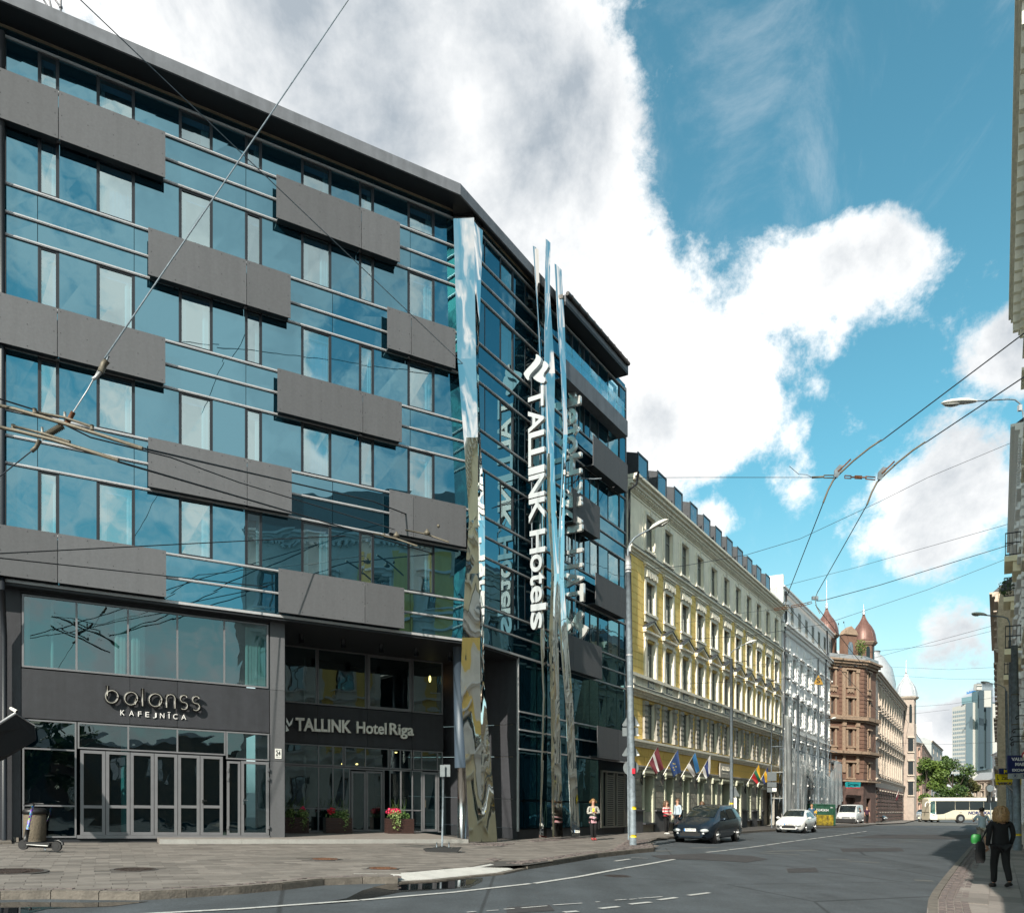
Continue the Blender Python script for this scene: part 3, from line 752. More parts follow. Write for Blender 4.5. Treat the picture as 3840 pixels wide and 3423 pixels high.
# top glass strip, roof edge
for fr, us in ((FA, [-340, 20, 141, 219, 365, 503, 673, 795, 921, 980, 1131, 1240, 1348, 1400, 1530, 1627, 1775]), (FS, [1775, 1875, 1924, 1968, 2085]), (FS, [2085, 2120, 2170, 2219, 2254, 2298, 2345])):
    for u0, u1 in zip(us, us[1:]):
        a0, a1 = fr.au(u0), fr.au(u1); p = MB(fr); p.quad(*[fr.pt(a, h, .004) for a, h in ((a0 + .01, 21.85), (a1 - .01, 21.85), (a1 - .01, 22.12), (a0 + .01, 22.12))]); part(p, 'glass_panel', M['spandrel'])
M['warmrail'] = mat('pale eave trim', (.38, .30, .22), .6)
sB0 = FS.au(2345)
def mitre_roof():
    # outline of the overhanging roof in plan: offset 0.9 m from both fronts, meeting on the bend
    o = .9
    def inter(fr1, fr2, o1, o2):
        x1, y1 = fr1.xy(0, o1); x2, y2 = fr2.xy(0, o2); d1, d2 = fr1.d, fr2.d
        t = ((x2 - x1) * d2[1] - (y2 - y1) * d2[0]) / (d1[0] * d2[1] - d1[1] * d2[0]); return (x1 + d1[0] * t, y1 + d1[1] * t)
    a_ = FS.au(2085)
    p_ = .35; outer = [FA.xy(-18, o), inter(FA, FS, o, p_), FS.xy(a_, p_)]
    inn = [FA.xy(-18, o - .06), inter(FA, FS, o - .06, p_ - .06), FS.xy(a_, p_ - .06)]
    r1 = MB(); r1.slab(inn + [FS.xy(a_, -3), FA.xy(0, -3), FA.xy(-18, -3)], 22.12, 22.2); part(r1, 'soffit', M['soffit'])
    for i in range(2):
        r2 = MB(); r2.slab([outer[i], outer[i + 1], inn[i + 1], inn[i]], 22.02, 22.40); part(r2, 'fascia', M['fascia'])
    r3 = MB(); r3.slab([inn[0], inn[1], inn[2], FS.xy(a_, -6), FA.xy(0, -8), FA.xy(-18, -8)], 22.2, 22.38); part(r3, 'roof', M['fascia'])
mitre_roof()
for fr, a0, a1 in ((FA, -18, -.05), (FS, .05, FS.au(2085))):
    p = MB(fr); p.box(a0, a1, 22.12 - .055, 22.12 - .005, .0, .05); part(p, 'rail', M['warmrail'])
    p = MB(fr); p.box(a0, a1, 7.06, 7.14, -.1, .07); part(p, 'rail', M['alu'])
# facade panels
def panel(fr, u0, u1, uj, row, off, h=None, rib=False):
    a0, a1 = fr.au(u0, off), fr.au(u1, off)
    t, b = (h if h else (BOTS[row] + .09, NXT[row] + .10))
    if h is None:   # compensate for standing proud of the glass
        y0 = fr.xy(a1, 0)[1]; y1 = fr.xy(a1, off)[1]; k = y1 / y0; t = 1.6 + (t - 1.6) * k; b = 1.6 + (b - 1.6) * k
    seg = [a0] + [fr.au(j, off) for j in uj] + [a1]
    for i, (s0, s1) in enumerate(zip(seg, seg[1:])):
        m_ = MB(fr); g = .008; m_.box(s0 + (g if i else 0), s1 - (g if i < len(seg) - 2 else 0), b, t, off - .03, off)
        pnl = part(m_, 'facade_panel', M['panel'])
        rv = MB(fr); n = max(2, round((s1 - s0) / .75))
        for q in range(n + 1):
            for w in (b + .08, (b + t) / 2, t - .08):
                x = s0 + .08 + (s1 - s0 - .16) * q / n
                c = fr.pt(x, w, off); rv.disc(c, Vector((fr.n[0], fr.n[1], 0)), .013, .004, 6)
        part(rv, 'rivet', M['rivet'], pnl)
        br = MB(fr); br.box(s0 + .05, s1 - .05, b + .02, b + .07, .06, off - .04)
        for q in range(n + 1):
            x = s0 + .08 + (s1 - s0 - .16) * q / n; br.box(x - .02, x + .02, b + .03, b + .09, .0, off - .03)
        part(br, 'bracket', M['soffit'], pnl)
OFF = .33
for row, lst in {0: [(-330, 620, [-120, 219]), (1037, 1500, [1356])], 1: [(556, 1090, [925]), (1453, 1708, [1543])], 2: [(-330, 620, [-120, 215]), (1041, 1507, [1361])],
                 3: [(556, 1094, [927]), (1461, 1748, [1550])], 4: [(-330, 623, [-120, 216]), (1045, 1516, [1369])]}.items():
    for u0, u1, uj in lst: panel(FA, u0, u1, uj, row, OFF)
for (u0, u1, uj, hh) in [(2225, 2354, [2322], (17.75, 16.4)), (2150, 2250, [], (14.75, 13.3)), (2234, 2349, [2330], (11.72, 10.3)), (2133, 2258, [2152], (8.5, 7.05)), (2241, 2352, [2322], (4.93, 3.5))]:
    panel(FS, u0, u1, uj, 0, .5, h=hh)
# parapet band and upper terrace on the street side
a0, a1 = FS.au(2120, .6), FS.au(2354, .6)
p = MB(FS); p.box(a0, a1, 19.02, 19.75, .5, .6); p.box(a0, a1, 19.0, 19.02, .1, .6); p.box(a1 - .05, a1, 19.02, 19.75, -.2, .5); part(p, 'parapet', M['fascia'])
p = MB(FS)
for i in range(7):
    s0 = a0 + (a1 - a0) * i / 7; s1 = a0 + (a1 - a0) * (i + 1) / 7
    q = MB(FS); q.box(s0 + .02, s1 - .02, 19.76, 20.65, .42, .435); part(q, 'balustrade_pane', M['winglass'])
p = MB(FS); p.box(a0, FS.au(2362, .7), 21.96, 22.1, -1, .62); part(p, 'soffit', M['soffit'])
p = MB(FS); p.box(a0, FS.au(2362, .7), 22.1, 22.38, -3, .62); part(p, 'roof', M['fascia'])
M['gutter'] = mat('gutter', (.06, .055, .055), .5, .4)
g = MB(); e0, e1 = FS.pt(a0, 22.40, .70), FS.pt(FS.au(2358, .7), 22.40, .70)
g.tube([e0, e1], .09, 8)
for i in range(9): c = e0.lerp(e1, (i + .5) / 9); g.tube([c - (e1 - e0).normalized() * .03, c + (e1 - e0).normalized() * .03], .11, 8)
part(g, 'gutter', M['gutter'])
# right end wall and body of the block
p = MB(FS); p.box(sB0 - .02, sB0 + .10, .0, 22.0, -3, .02); part(p, 'end_wall', M['fascia'])
p = MB(); p.slab([FA.xy(-18, -1.7), FA.xy(-.5, -1.7), FS.xy(.5, -1.7), FS.xy(sB0, -1.7), FS.xy(sB0, -14), FA.xy(-18, -16)], 7.2, 22.1); part(p, 'core', M['room'])
# ---- underside of the upper floors and the entrance recess ----
p = MB(); p.slab([FA.xy(-18, .02), FA.xy(-.02, .02), FS.xy(FS.au(1943), .02), FS.xy(FS.au(1943), -8), FA.xy(-18, -8)], 6.98, 7.06); part(p, 'underside', M['soffit'])
OC = -.40
def a_(u, o=OC): return FA.au(u, o)
def h_(u, v, o=OC): return FA.hv(u, v, o)
def wallbox(u0, u1, h0, h1, m='blackpanel', o0=OC, th=.08, name='wall_panel'):
    p = MB(FA); p.box(a_(u0, o0) + .005, a_(u1, o0) - .005, h0 + .005, h1 - .005, o0 - th, o0); return part(p, name, M[m])
cafe_top, cafe_sill = h_(82, 2226), h_(82, 2500)
lt, lmid, ldoor, lb = h_(84, 2694), h_(84, 2804), h_(300, 2819), h_(300, 3129)
# dark cladding above, between and beside the cafe glazing
for u0, u1 in ((-300, 79),): wallbox(u0, u1, 0, 7.0)
wallbox(79, 1010, cafe_top + .03, 7.0)
for u0, u1 in ((79, 487), (487, 665), (665, 1010)): wallbox(u0, u1, lt + .03, cafe_sill - .03)
hs = [0, h_(1040, 2853), h_(1040, 2587), 7.0]
for h0, h1 in zip(hs, hs[1:]):
    wallbox(1012, 1068, h0, h1, 'panel')
p = MB(FA); p.box(a_(1012), a_(1068) - .004, 0, 7, -2.5, OC - .09); part(p, 'wall_panel', M['blackpanel'])
p = MB(FA); p.box(a_(1066), a_(1072), 0, 7, -4.0, OC - .1); part(p, 'wall_panel', M['panel'])
p = MB(FA); p.box(a_(79), a_(1010), -.05, lb - .1, OC - .1, OC - .02); part(p, 'plinth', M['soffit'])
def glazed(u0, u1, h0, h1, o=OC, fr_m='aluframe', gl='shopglass', fw=.045, name='window', cols=(), rows=(), sub=True, frd=None):
    """frame with panes as sub-parts; cols in photo columns, rows in metres"""
    fr = frd or FA
    A0, A1 = fr.au(u0, o), fr.au(u1, o); f = MB(fr); d0, d1 = o - .05, o + .03
    f.box(A0, A1, h0, h0 + fw, d0, d1); f.box(A0, A1, h1 - fw, h1, d0, d1)
    f.box(A0, A0 + fw, h0 + fw, h1 - fw, d0, d1); f.box(A1 - fw, A1, h0 + fw, h1 - fw, d0, d1)
    ca = [A0] + [fr.au(u, o) for u in cols] + [A1]; ra = [h0] + list(rows) + [h1]
    for c in ca[1:-1]: f.box(c - fw / 2, c + fw / 2, h0 + fw, h1 - fw, d0 + .002, d1 - .002)
    for r in ra[1:-1]:
        for c0, c1 in zip(ca, ca[1:]): f.box(c0 + fw / 2 + (.02 if c0 == A0 else 0), c1 - fw / 2 - (.02 if c1 == A1 else 0), r - fw / 2, r + fw / 2, d0 + .004, d1 - .004)
    w = part(f, name, M[fr_m])
    for c0, c1 in zip(ca, ca[1:]):
        for r0, r1 in zip(ra, ra[1:]):
            p = MB(fr); z = [random.uniform(-.004, .004) for _ in range(4)]
            p.quad(*[fr.pt(a, h, o - .012 + zz) for (a, h), zz in zip(((c0, r0), (c1, r0), (c1, r1), (c0, r1)), z)]); part(p, 'pane', M[gl], w)
    return w
wups = glazed(82, 1006, cafe_sill, cafe_top, gl='cafeglass', cols=(287, 480, 665, 841), fw=.05)
for (u0, u1) in ((88, 112), (190, 200), (430, 474), (492, 545), (920, 1000)):
    c = curtain_mb(FA, a_(u0, OC - .3), a_(u1, OC - .3), cafe_sill + .05, cafe_top - .1, OC - .3); part(c, 'curtain', M['curtain'], wups)
glazed(84, 287, lb - .08, lt, rows=(h_(84, 3018), lmid))
glazed(291, 846, ldoor + .10, lt, cols=(481, 665))
glazed(848, 1009, h_(848, 2845), lt - .0)
# the six folding leaves and the side door
leafs = [300, 396, 488, 578, 666, 750, 836]
for i, (u0, u1) in enumerate(zip(leafs, leafs[1:])):
    w = glazed(u0 + 1, u1 - 1, lb, ldoor + .06, fw=.085, name='folding_door', rows=(h_(u0, 3023),))
    if i == 5:
        b = MB(FA); c = a_(u0 + 8); hh = h_(757, 3002); b.box(c - .01, c + .13, hh, hh + .02, OC + .06, OC + .08); b.box(c - .01, c + .01, hh - .06, hh + .04, OC + .03, OC + .06); part(b, 'handle', M['chrome'], w)
w = glazed(851, 901, lb, h_(851, 2852), fw=.07, name='window')
w = glazed(904, 1008, lb, h_(904, 2852), fw=.085, name='door')
b = MB(FA); c = a_(912); hh = h_(912, 3000); b.box(c - .01, c + .13, hh, hh + .02, OC + .06, OC + .08); b.box(c - .012, c + .012, hh - .12, hh + .04, OC + .03, OC + .06); part(b, 'handle', M['chrome'], w)
hg = MB(FA)
for uu in (853, 1005):
    for vv in (2886, 2920, 3101): x = a_(uu); q = h_(uu, vv); hg.box(x - .03, x + .03, q - .05, q + .05, OC + .03, OC + .07)
part(hg, 'hinge', M['aluframe'])
p = MB(FA); p.box(a_(289), a_(1010), lb - .10, lb - .005, OC - .06, OC + .06); part(p, 'threshold', M['aluframe'])
# cafe interior: dark room with a floor, back wall, a column and a few chair backs and lamps
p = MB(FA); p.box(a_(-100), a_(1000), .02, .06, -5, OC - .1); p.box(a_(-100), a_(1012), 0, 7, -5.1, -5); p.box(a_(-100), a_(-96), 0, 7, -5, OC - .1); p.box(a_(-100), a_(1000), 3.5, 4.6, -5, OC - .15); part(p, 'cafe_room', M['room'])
M['tealpost'] = mat('teal column', (.10, .30, .32), .5)
p = MB(); x, y = FA.xy(FA.au(470, -1.5), -1.5); p.tube([(x, y, G(x)), (x, y, G(x) + 3.4)], .12, 12); part(p, 'column', M['tealpost'])
M['lampshade'] = mat('pale lampshade', (.5, .6, .55), .8, emit=(.5, .75, .7, .25))
# step platform with chequer plate edge
p = MB(FA); p.box(FA.au(598, .7), FA.au(1757, .7), -.02, .125, -5.0, .66); part(p, 'entrance_floor', M['slab'])
M['chequer'] = mat('chequer plate', (.42, .41, .39), .45, .3, var=.1)
def chequer(m):
    n, l = m.node_tree.nodes, m.node_tree.links; b = n['Principled BSDF']
    tcn = n.new('ShaderNodeNewGeometry'); mp = n.new('ShaderNodeMapping'); mp.inputs['Rotation'].default_value = (.3, .78, 1.0); mp.inputs['Scale'].default_value = (14, 14, 14)
    l.new(tcn.outputs['Position'], mp.inputs['Vector']); c = n.new('ShaderNodeTexChecker'); c.inputs['Scale'].default_value = 1; l.new(mp.outputs[0], c.inputs['Vector'])
    bp = n.new('ShaderNodeBump'); bp.inputs['Distance'].default_value = .01; l.new(c.outputs['Fac'], bp.inputs['Height']); l.new(bp.outputs[0], b.inputs['Normal'])
chequer(M['chequer'])
segs = [598, 735, 905, 1080, 1330, 1560, 1757]
for u0, u1 in zip(segs, segs[1:]):
    p = MB(FA); p.box(FA.au(u0, .7) + .003, FA.au(u1, .7) - .003, -.02, .13, .66, .70); part(p, 'step_edge', M['chequer'])
# ---- lobby front, four metres back
OL = -4.0
def hl(u, v): return FA.hv(u, v, OL)
ut, ub, st, sb, db = hl(1100, 2420), hl(1100, 2634), hl(1100, 2632) - .04, hl(1100, 2786), .13
glazed(1040, 1188, ub, ut, o=OL, fw=.05)
glazed(1190, 1374, ub, ut, o=OL, fw=.05)
glazed(1377, 1543, ub, ut, o=OL, fw=.11)
glazed(1546, 1660, ub, ut, o=OL, fw=.05)
for u0, u1 in ((1040, 1192), (1192, 1377), (1377, 1545), (1545, 1663)):
    p = MB(FA); p.box(FA.au(u0, OL) + .006, FA.au(u1, OL) - .006, sb + .03, ub - .03, OL - .08, OL); part(p, 'wall_panel', M['blackpanel'])
p = MB(FA); p.box(FA.au(1040, OL), FA.au(1663, OL), ut + .0, 7.0, OL - .08, OL - .01); part(p, 'wall_panel', M['soffit'])
tr_, rl = hl(1100, 2866), hl(1100, 3029)
glazed(1060, 1288, tr_, sb, o=OL, cols=(1194, 1248)); glazed(1291, 1458, tr_, sb, o=OL, cols=(1370,)); glazed(1460, 1544, tr_, sb, o=OL, cols=(1501,)); glazed(1548, 1660, tr_, sb, o=OL, cols=(1581, 1640))
glazed(1060, 1313, db, tr_ - .02, o=OL, cols=(1194, 1248, 1288), rows=(rl,))
for u0, u1 in ((1317, 1371), (1373, 1434)): glazed(u0, u1, db + .02, hl(u0, 2890), o=OL, fw=.07, name='sliding_door')
p = MB(FA); p.box(FA.au(1313, OL), FA.au(1441, OL), hl(1313, 2884), tr_ - .03, OL - .04, OL + .05); part(p, 'door_head', M['aluframe'])
glazed(1437, 1583, db, tr_ - .02, o=OL, cols=(1463, 1503, 1546), rows=(rl,))
w = glazed(1584, 1640, db + .03, hl(1584, 2893), o=OL, fw=.09, name='door')
b = MB(FA); c = FA.au(1592, OL); q = hl(1592, 3012); b.box(c - .012, c + .012, q - .14, q + .14, OL + .08, OL + .10); b.box(c, c + .04, q + .12, q + .14, OL + .03, OL + .1); b.box(c, c + .04, q - .14, q - .12, OL + .03, OL + .1); part(b, 'handle', M['brass'], w)
glazed(1642, 1662, db, tr_ - .02, o=OL)
p = MB(FA); p.box(FA.au(1662, OL), .5, 0, 7, OL - .1, OL - .01); part(p, 'wall_panel', M['soffit'])
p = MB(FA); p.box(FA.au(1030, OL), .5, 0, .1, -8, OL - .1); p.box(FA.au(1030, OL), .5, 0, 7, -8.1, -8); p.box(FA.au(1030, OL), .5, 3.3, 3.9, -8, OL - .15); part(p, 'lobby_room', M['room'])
M['warmglow'] = mat('warm wall lamp', (.8, .5, .2), .6, emit=(1, .55, .18, 6))
for (u, v) in ((1612, 2545), (1284, 2863), (1338, 2864), (1485, 2820)):
    p = MB(FA); x, y = FA.xy(FA.au(u, OL - .6), OL - .6); h = FA.hv(u, v, OL - .6); p.ellip((x, y, h + G(x)), .05, .05, .03 if v > 2600 else .14, 8, 6); part(p, 'lamp_glow', M['warmglow'])
# hanging cylinder lamps under the soffit
for (u, v0, v1) in ((1130, 2330, 2411), (1287, 2350, 2429), (1430, 2380, 2446), (1561, 2395, 2460), (1687, 2410, 2478)):
    o = -1.8; a = FA.au(u, o); x, y = FA.xy(a, o); h = FA.hv(u, v1, o); p = MB(); p.tube([(x, y, G(x) + h), (x, y, G(x) + 7.0)], .085, 12); part(p, 'ceiling_lamp', M['soffit'])
# stainless column and the blue pier right of the lobby
x, y = pp(1733, 3138, 104).xy; p = MB(); p.tube([(x, y, G(x)), (x, y, G(x) + 2.62)], .17, 20); part(p, 'steel_column', M['steel'])
M['bluepier'] = mat('blue grey pier', (.045, .065, .09), .5)
p = MB(); p.tube([(x - .05, y, G(x) + 2.62), (x - .12, y + .1, G(x) + 7)], .22, 16); part(p, 'pier', M['bluepier'])
# ---- right part: passage and street-side ground floor
aR = FS.au(1943)
for i, (h0, h1) in enumerate(((0, .42), (.42, 1.55), (1.55, 3.2), (3.2, 4.45), (4.45, 7.0))):
    for o0, o1 in ((-3.6, -.06), (-7.5, -3.61)):
        p = MB(FS); p.box(aR + (.02 if i == 0 else 0), aR + .1, h0 + .008, h1 - .008, o0, o1); part(p, 'wall_panel', M['blackpanel'] if i else M['soffit'])
p = MB(FS); p.box(-1, aR, 0, 7, -7.6, -7.5); part(p, 'wall_panel', M['soffit'])
p = MB(FS); p.box(aR - .01, aR + .04, .3, 7.1, -.06, .02); part(p, 'mullion', M['alu'])
rowsS = [.38, 1.5, 3.5, 4.25, 4.95, 7.1]
colsS = [1943, 2012, 2085]
for h0, h1 in zip(rowsS, rowsS[1:]):
    for u0, u1 in zip(colsS, colsS[1:]):
        p = MB(FS); a0, a1 = FS.au(u0) + .05, FS.au(u1) - .01; p.quad(*[FS.pt(a, h, random.uniform(-.004, .004)) for a, h in ((a0, h0 + .03), (a1, h0 + .03), (a1, h1 - .03), (a0, h1 - .03))]); part(p, 'glass_panel', M['spandrel'])
colsT = [2085, 2120, 2152, 2187, 2211, 2244, 2275, 2312, 2345]
for r, (h0, h1) in enumerate(zip(rowsS, rowsS[1:])):
    for i, (u0, u1) in enumerate(zip(colsT, colsT[1:])):
        if r < 2 and u0 >= 2244: continue
        p = MB(FS); a0, a1 = FS.au(u0) + .012, FS.au(u1) - .012; p.quad(*[FS.pt(a, h, random.uniform(-.006, .006)) for a, h in ((a0, h0 + .03), (a1, h0 + .03), (a1, h1 - .03), (a0, h1 - .03))]); part(p, 'glass_panel', M['spandrel'])
for h in rowsS[2:]:
    p = MB(FS); p.box(aR, sB0, h - .03, h + .03, -.02, .06); part(p, 'rail', M['alu'])
p = MB(FS); p.box(aR + .1, sB0, 0, .36, -.2, -.05); part(p, 'plinth', M['blackpanel'])
p = MB(FS); p.box(aR + .1, sB0, .36, 7.1, -.3, -.1); part(p, 'inner_wall', M['room'])
# louvred double door
M['louvre'] = mat('louvre slat', (.19, .18, .155), .5, .3)
d0, d1 = FS.au(2256, .02), FS.au(2353, .02)
f = MB(FS); f.box(d0, d1, 2.92, 3.0, -.04, .08); f.box(d0, d1, .32, .40, -.04, .08)
cs = [d0, d0 + .75, (d0 + d1) / 2, d1 - .5, d1]
for c in (d0, d1 - .06): f.box(c, c + .06, .4, 2.92, -.04, .08)
dr = part(f, 'door_frame', M['louvre'])
xs = [FS.au(u, .02) for u in (2262, 2275, 2301, 2306, 2314, 2340, 2350)]
for l0, l1 in ((xs[1], xs[2]), (xs[4], xs[5])):
    f = MB(FS); f.box(l0 - .08, l0, .4, 2.92, -.02, .06); f.box(l1, l1 + .08, .4, 2.92, -.02, .06); lf = part(f, 'door_leaf', M['louvre'])
    for k in range(24):
        h = .48 + k * .1; s_ = MB(FS); s_.box(l0, l1, h, h + .018, -.02, .05); s_.box(l0, l1, h - .04, h, .03, .05); part(s_, 'louvre_slat', M['louvre'], lf)
    f = MB(FS); f.box(l0, l1, .42, 2.9, -.05, -.03); part(f, 'door_back', M['soffit'], lf)
# left end: pier, drain pipe and neighbouring wall
p = MB(); x, y = FA.xy(FA.au(8, .16), .16); p.tube([(x, y, G(x) + 6.8), (x, y, G(x) + 21.8)], .07, 10)
x2, y2 = FA.xy(FA.au(16, -.2), -.2); p.tube([(x, y, G(x) + 6.9), (x2, y2, G(x) + 5.6), (x2, y2, G(x))], .07, 10); part(p, 'drain_pipe', M['darkframe'])
# roof aerials at the upper left
M['mast'] = mat('mast tube', (.14, .14, .15), .5, .5)
ms = thing('roof_mast', 'braced steel mast standing on the glass hotel roof at the upper left', 'mast', FA.pt(-12.6, 22.4, -.6))
for (q0, q1) in (((170, 77), (105, -40)), ((213, 77), (150, -20)), ((200, 60), (175, -40)), ((228, 80), (228, -60)), ((228, 30), (200, -10))):
    p = MB(); p.tube([pp(*q0, 118), pp(*q1, 118)], .03, 6); p.build('brace', M['mast'], ms)
p = MB(); p.ellip(pp(228, 28, 118), .06, .06, .06, 8, 6); p.build('joint', M['mast'], ms)
# ================================================================== mirror fins and signs
def interp(xs, ys, x):
    for (x0, x1, y0, y1) in zip(xs, xs[1:], ys, ys[1:]):
        if x <= x1: return y0 + (y1 - y0) * (x - x0) / (x1 - x0)
    return ys[-1]
def lerp_tab(tab, v): return interp([t[0] for t in tab], [t[1] for t in tab], v)
def fin(name, label, L, Mi, Rt, vb, pxm, dep, breaks, grp=None, top_extra=None):
    """folded mirror column: L, Mi, Rt are (v, u) tables of its three front edges; each facet plate is one part"""
    pl, pm, pr = pxm
    b = pp(lerp_tab(Mi, vb), vb, pm)
    t = thing(name, label, 'mirror column', b, group=grp)
    rows = []
    for v in breaks:
        l, m_, r_ = pp(lerp_tab(L, v), v, pl), pp(lerp_tab(Mi, v), v, pm), pp(lerp_tab(Rt, v), v, pr)
        if top_extra and v == breaks[0]: l = pp(lerp_tab(L, v), v + top_extra[0], pl); r_ = pp(lerp_tab(Rt, v), v + top_extra[1], pr)
        k = (l + r_) / 2 + Vector((-m_.x * 0 - .0, dep, 0)); k = Vector(((l.x + r_.x) / 2 + dep * .3, max(l.y, r_.y) + dep, m_.z))
        rows.append((l, m_, r_, k))
    for r0, r1 in zip(rows, rows[1:]):
        for i, j in ((0, 1), (1, 2), (2, 3), (3, 0)):
            a, b_, c, d = r0[i], r0[j], r1[j], r1[i]
            g = .004; mb = MB(); n = 4
            # slightly dished plate
            pts = []
            nr = (b_ - a).cross(d - a).normalized()
            for y in range(n + 1):
                row = []
                for x in range(n + 1):
                    p = a.lerp(b_, x / n).lerp(d.lerp(c, x / n), y / n)
                    w = math.sin(math.pi * x / n) * math.sin(math.pi * y / n)
                    row.append(p + nr * w * random.uniform(.006, .02))
                pts.append(row)
            for y in range(n):
                for x in range(n): mb.quad(pts[y][x], pts[y][x + 1], pts[y + 1][x + 1], pts[y + 1][x], sm=True)
            me_o = mb.build('facet', M['mirror'], t)
            bm = bmesh.new(); bm.from_mesh(me_o.data); bmesh.ops.remove_doubles(bm, verts=bm.verts, dist=1e-4); bm.to_mesh(me_o.data); bm.free()
    mb = MB(); mb.quad(*rows[0]); mb.build('cap', M['mirror'], t)
    return t
Lf = [(737, 1697), (1000, 1706), (1190, 1709), (1400, 1718), (1600, 1736), (1760, 1747), (1900, 1753), (1948, 1759), (2146, 1745), (2393, 1733), (2542, 1725), (2554, 1727), (2826, 1744), (3154, 1760)]
Mf = [(770, 1777), (1000, 1780), (1247, 1782), (1494, 1789), (1643, 1792), (1742, 1791), (1948, 1793), (2146, 1797), (2393, 1800), (2554, 1802), (2826, 1804), (3154, 1808)]
Rf = [(812, 1811), (1060, 1804), (1400, 1792), (1643, 1802), (1766, 1815), (2047, 1820), (2344, 1815), (2563, 1815), (2826, 1839), (3154, 1865)]
fin('mirror_fin', 'wide polished steel fin folded round the bend of the glass hotel', Lf, Mf, Rf, 3154, (108.2, 106.8, 104.9), .35,
    [770, 1050, 1345, 1640, 1950, 2150, 2390, 2554, 2826, 3154], top_extra=(-33, 40))
g3 = 'slim leaning mirror fins beside the vertical sign'
fin('mirror_fin', 'slim mirror fin nearest the bend, leftmost of the three beside the sign', [(925, 1998), (1230, 2018), (1500, 2030), (2000, 2034), (2400, 2026), (2611, 2036), (3140, 2021)],
    [(925, 2006), (1230, 2022), (1500, 2036), (2000, 2040), (2400, 2034), (2611, 2042), (3140, 2028)], [(945, 2020), (1230, 2027), (1500, 2044), (2000, 2050), (2400, 2052), (2611, 2053), (3140, 2050)], 3140, (96.2, 95.9, 95.0), .3,
    [925, 1230, 1500, 1800, 2100, 2400, 2611, 2850, 3140], g3, (-3, 12))
fin('mirror_fin', 'tallest slim mirror fin, rising highest above the roof behind the sign letters', [(899, 2046), (1100, 2043), (1400, 2040), (1700, 2050), (1900, 2053), (2150, 2068), (2400, 2058), (2620, 2065), (3136, 2070)],
    [(899, 2052), (1100, 2046), (1400, 2046), (1700, 2062), (1900, 2066), (2150, 2078), (2400, 2072), (2620, 2080), (3136, 2078)], [(912, 2064), (1100, 2062), (1400, 2081), (1700, 2077), (1900, 2086), (2150, 2096), (2400, 2094), (2620, 2098), (3136, 2111)], 3136, (95.2, 94.9, 93.8), .3,
    [899, 1100, 1400, 1700, 1900, 2150, 2400, 2620, 2860, 3136], g3, (-3, 12))
fin('mirror_fin', 'short slim mirror fin on the right beside the backward letters', [(992, 2079), (1227, 2091), (1400, 2103), (1630, 2112), (1761, 2107), (2015, 2094), (2180, 2096), (2345, 2094), (2400, 2105), (2634, 2120), (3133, 2141)],
    [(992, 2086), (1227, 2097), (1400, 2107), (1630, 2116), (1761, 2111), (2015, 2102), (2180, 2100), (2345, 2104), (2400, 2112), (2634, 2126), (3133, 2146)], [(1015, 2107), (1227, 2118), (1400, 2123), (1630, 2128), (1761, 2119), (2015, 2116), (2180, 2115), (2345, 2126), (2400, 2134), (2634, 2149), (3133, 2175)], 3133, (92.8, 92.5, 91.3), .3,
    [992, 1227, 1400, 1630, 1761, 2015, 2180, 2345, 2634, 2880, 3133], g3, (-3, 20))
# ------------------------------------------------------------------ vertical signs
def letter_on(txt, umin, umax, v0, v1, pxm, root, fr_out, thick, fm, sm_, rev=False, rot=True):
    """one letter turned on its side; fr_out = direction in which the letter top points; v0 above v1"""
    me = text_mesh(txt, 1, .5, fm, bold=.02)
    xs = [v.co.x for v in me.vertices]; zs = [v.co.z for v in me.vertices]; ys = [v.co.y for v in me.vertices]
    x0, x1, z0, z1 = min(xs), max(xs), min(zs), max(zs); y0, y1 = min(ys), max(ys)
    base = pp(umin, v0, pxm); out = Vector((fr_out[0], fr_out[1], 0)).normalized()
    # width needed so that the letter reaches umax
    k = (umax - 1920) / F; w = (k * base.y - base.x) / (out.x - k * out.y)
    dn = (v1 - v0) / pxm; dr = Vector((-out.y, out.x, 0)); dr = dr if dr.y > 0 else -dr
    def fn(v):
        fx = (v.x - x0) / (x1 - x0); fz = (v.z - z0) / (z1 - z0); fy = (v.y - y0) / (y1 - y0)
        if rev: fx = 1 - fx
        return base + out * (w * fz) + Vector((0, 0, -dn * fx)) + dr * (thick * fy)
    for v in me.vertices: v.co = fn(v.co)
    me.materials.append(sm_)
    me.update()
    dn_ = dr
    for pl in me.polygons: pl.material_index = 0 if abs(pl.normal.dot(dn_)) > .7 else 1
    return mesh_part('letter', me, root)
nB = FS.n
vs = thing('hotel_sign', 'tall vertical sign of grey letters reading downward between the mirror fins', 'sign', pp(1995, 2380, 97))
for ch, v0, v1, u0, u1 in (('T', 1462, 1538, 1980, 2038), ('A', 1543, 1626, 1980, 2039), ('L', 1626, 1690, 1981, 2040), ('L', 1690, 1753, 1981, 2041), ('I', 1756, 1783, 1981, 2041), ('N', 1787, 1870, 1982, 2041), ('K', 1874, 1962, 1983, 2042),
                           ('H', 1992, 2078, 1986, 2044), ('o', 2082, 2148, 1988, 2032), ('t', 2152, 2196, 1988, 2042), ('e', 2200, 2262, 1989, 2032), ('l', 2267, 2292, 1990, 2047), ('s', 2298, 2362, 1989, 2032)):
    letter_on(ch, u0, u1, v0, v1, 97, vs, nB, .16, M['letterface'], M['letterside'])
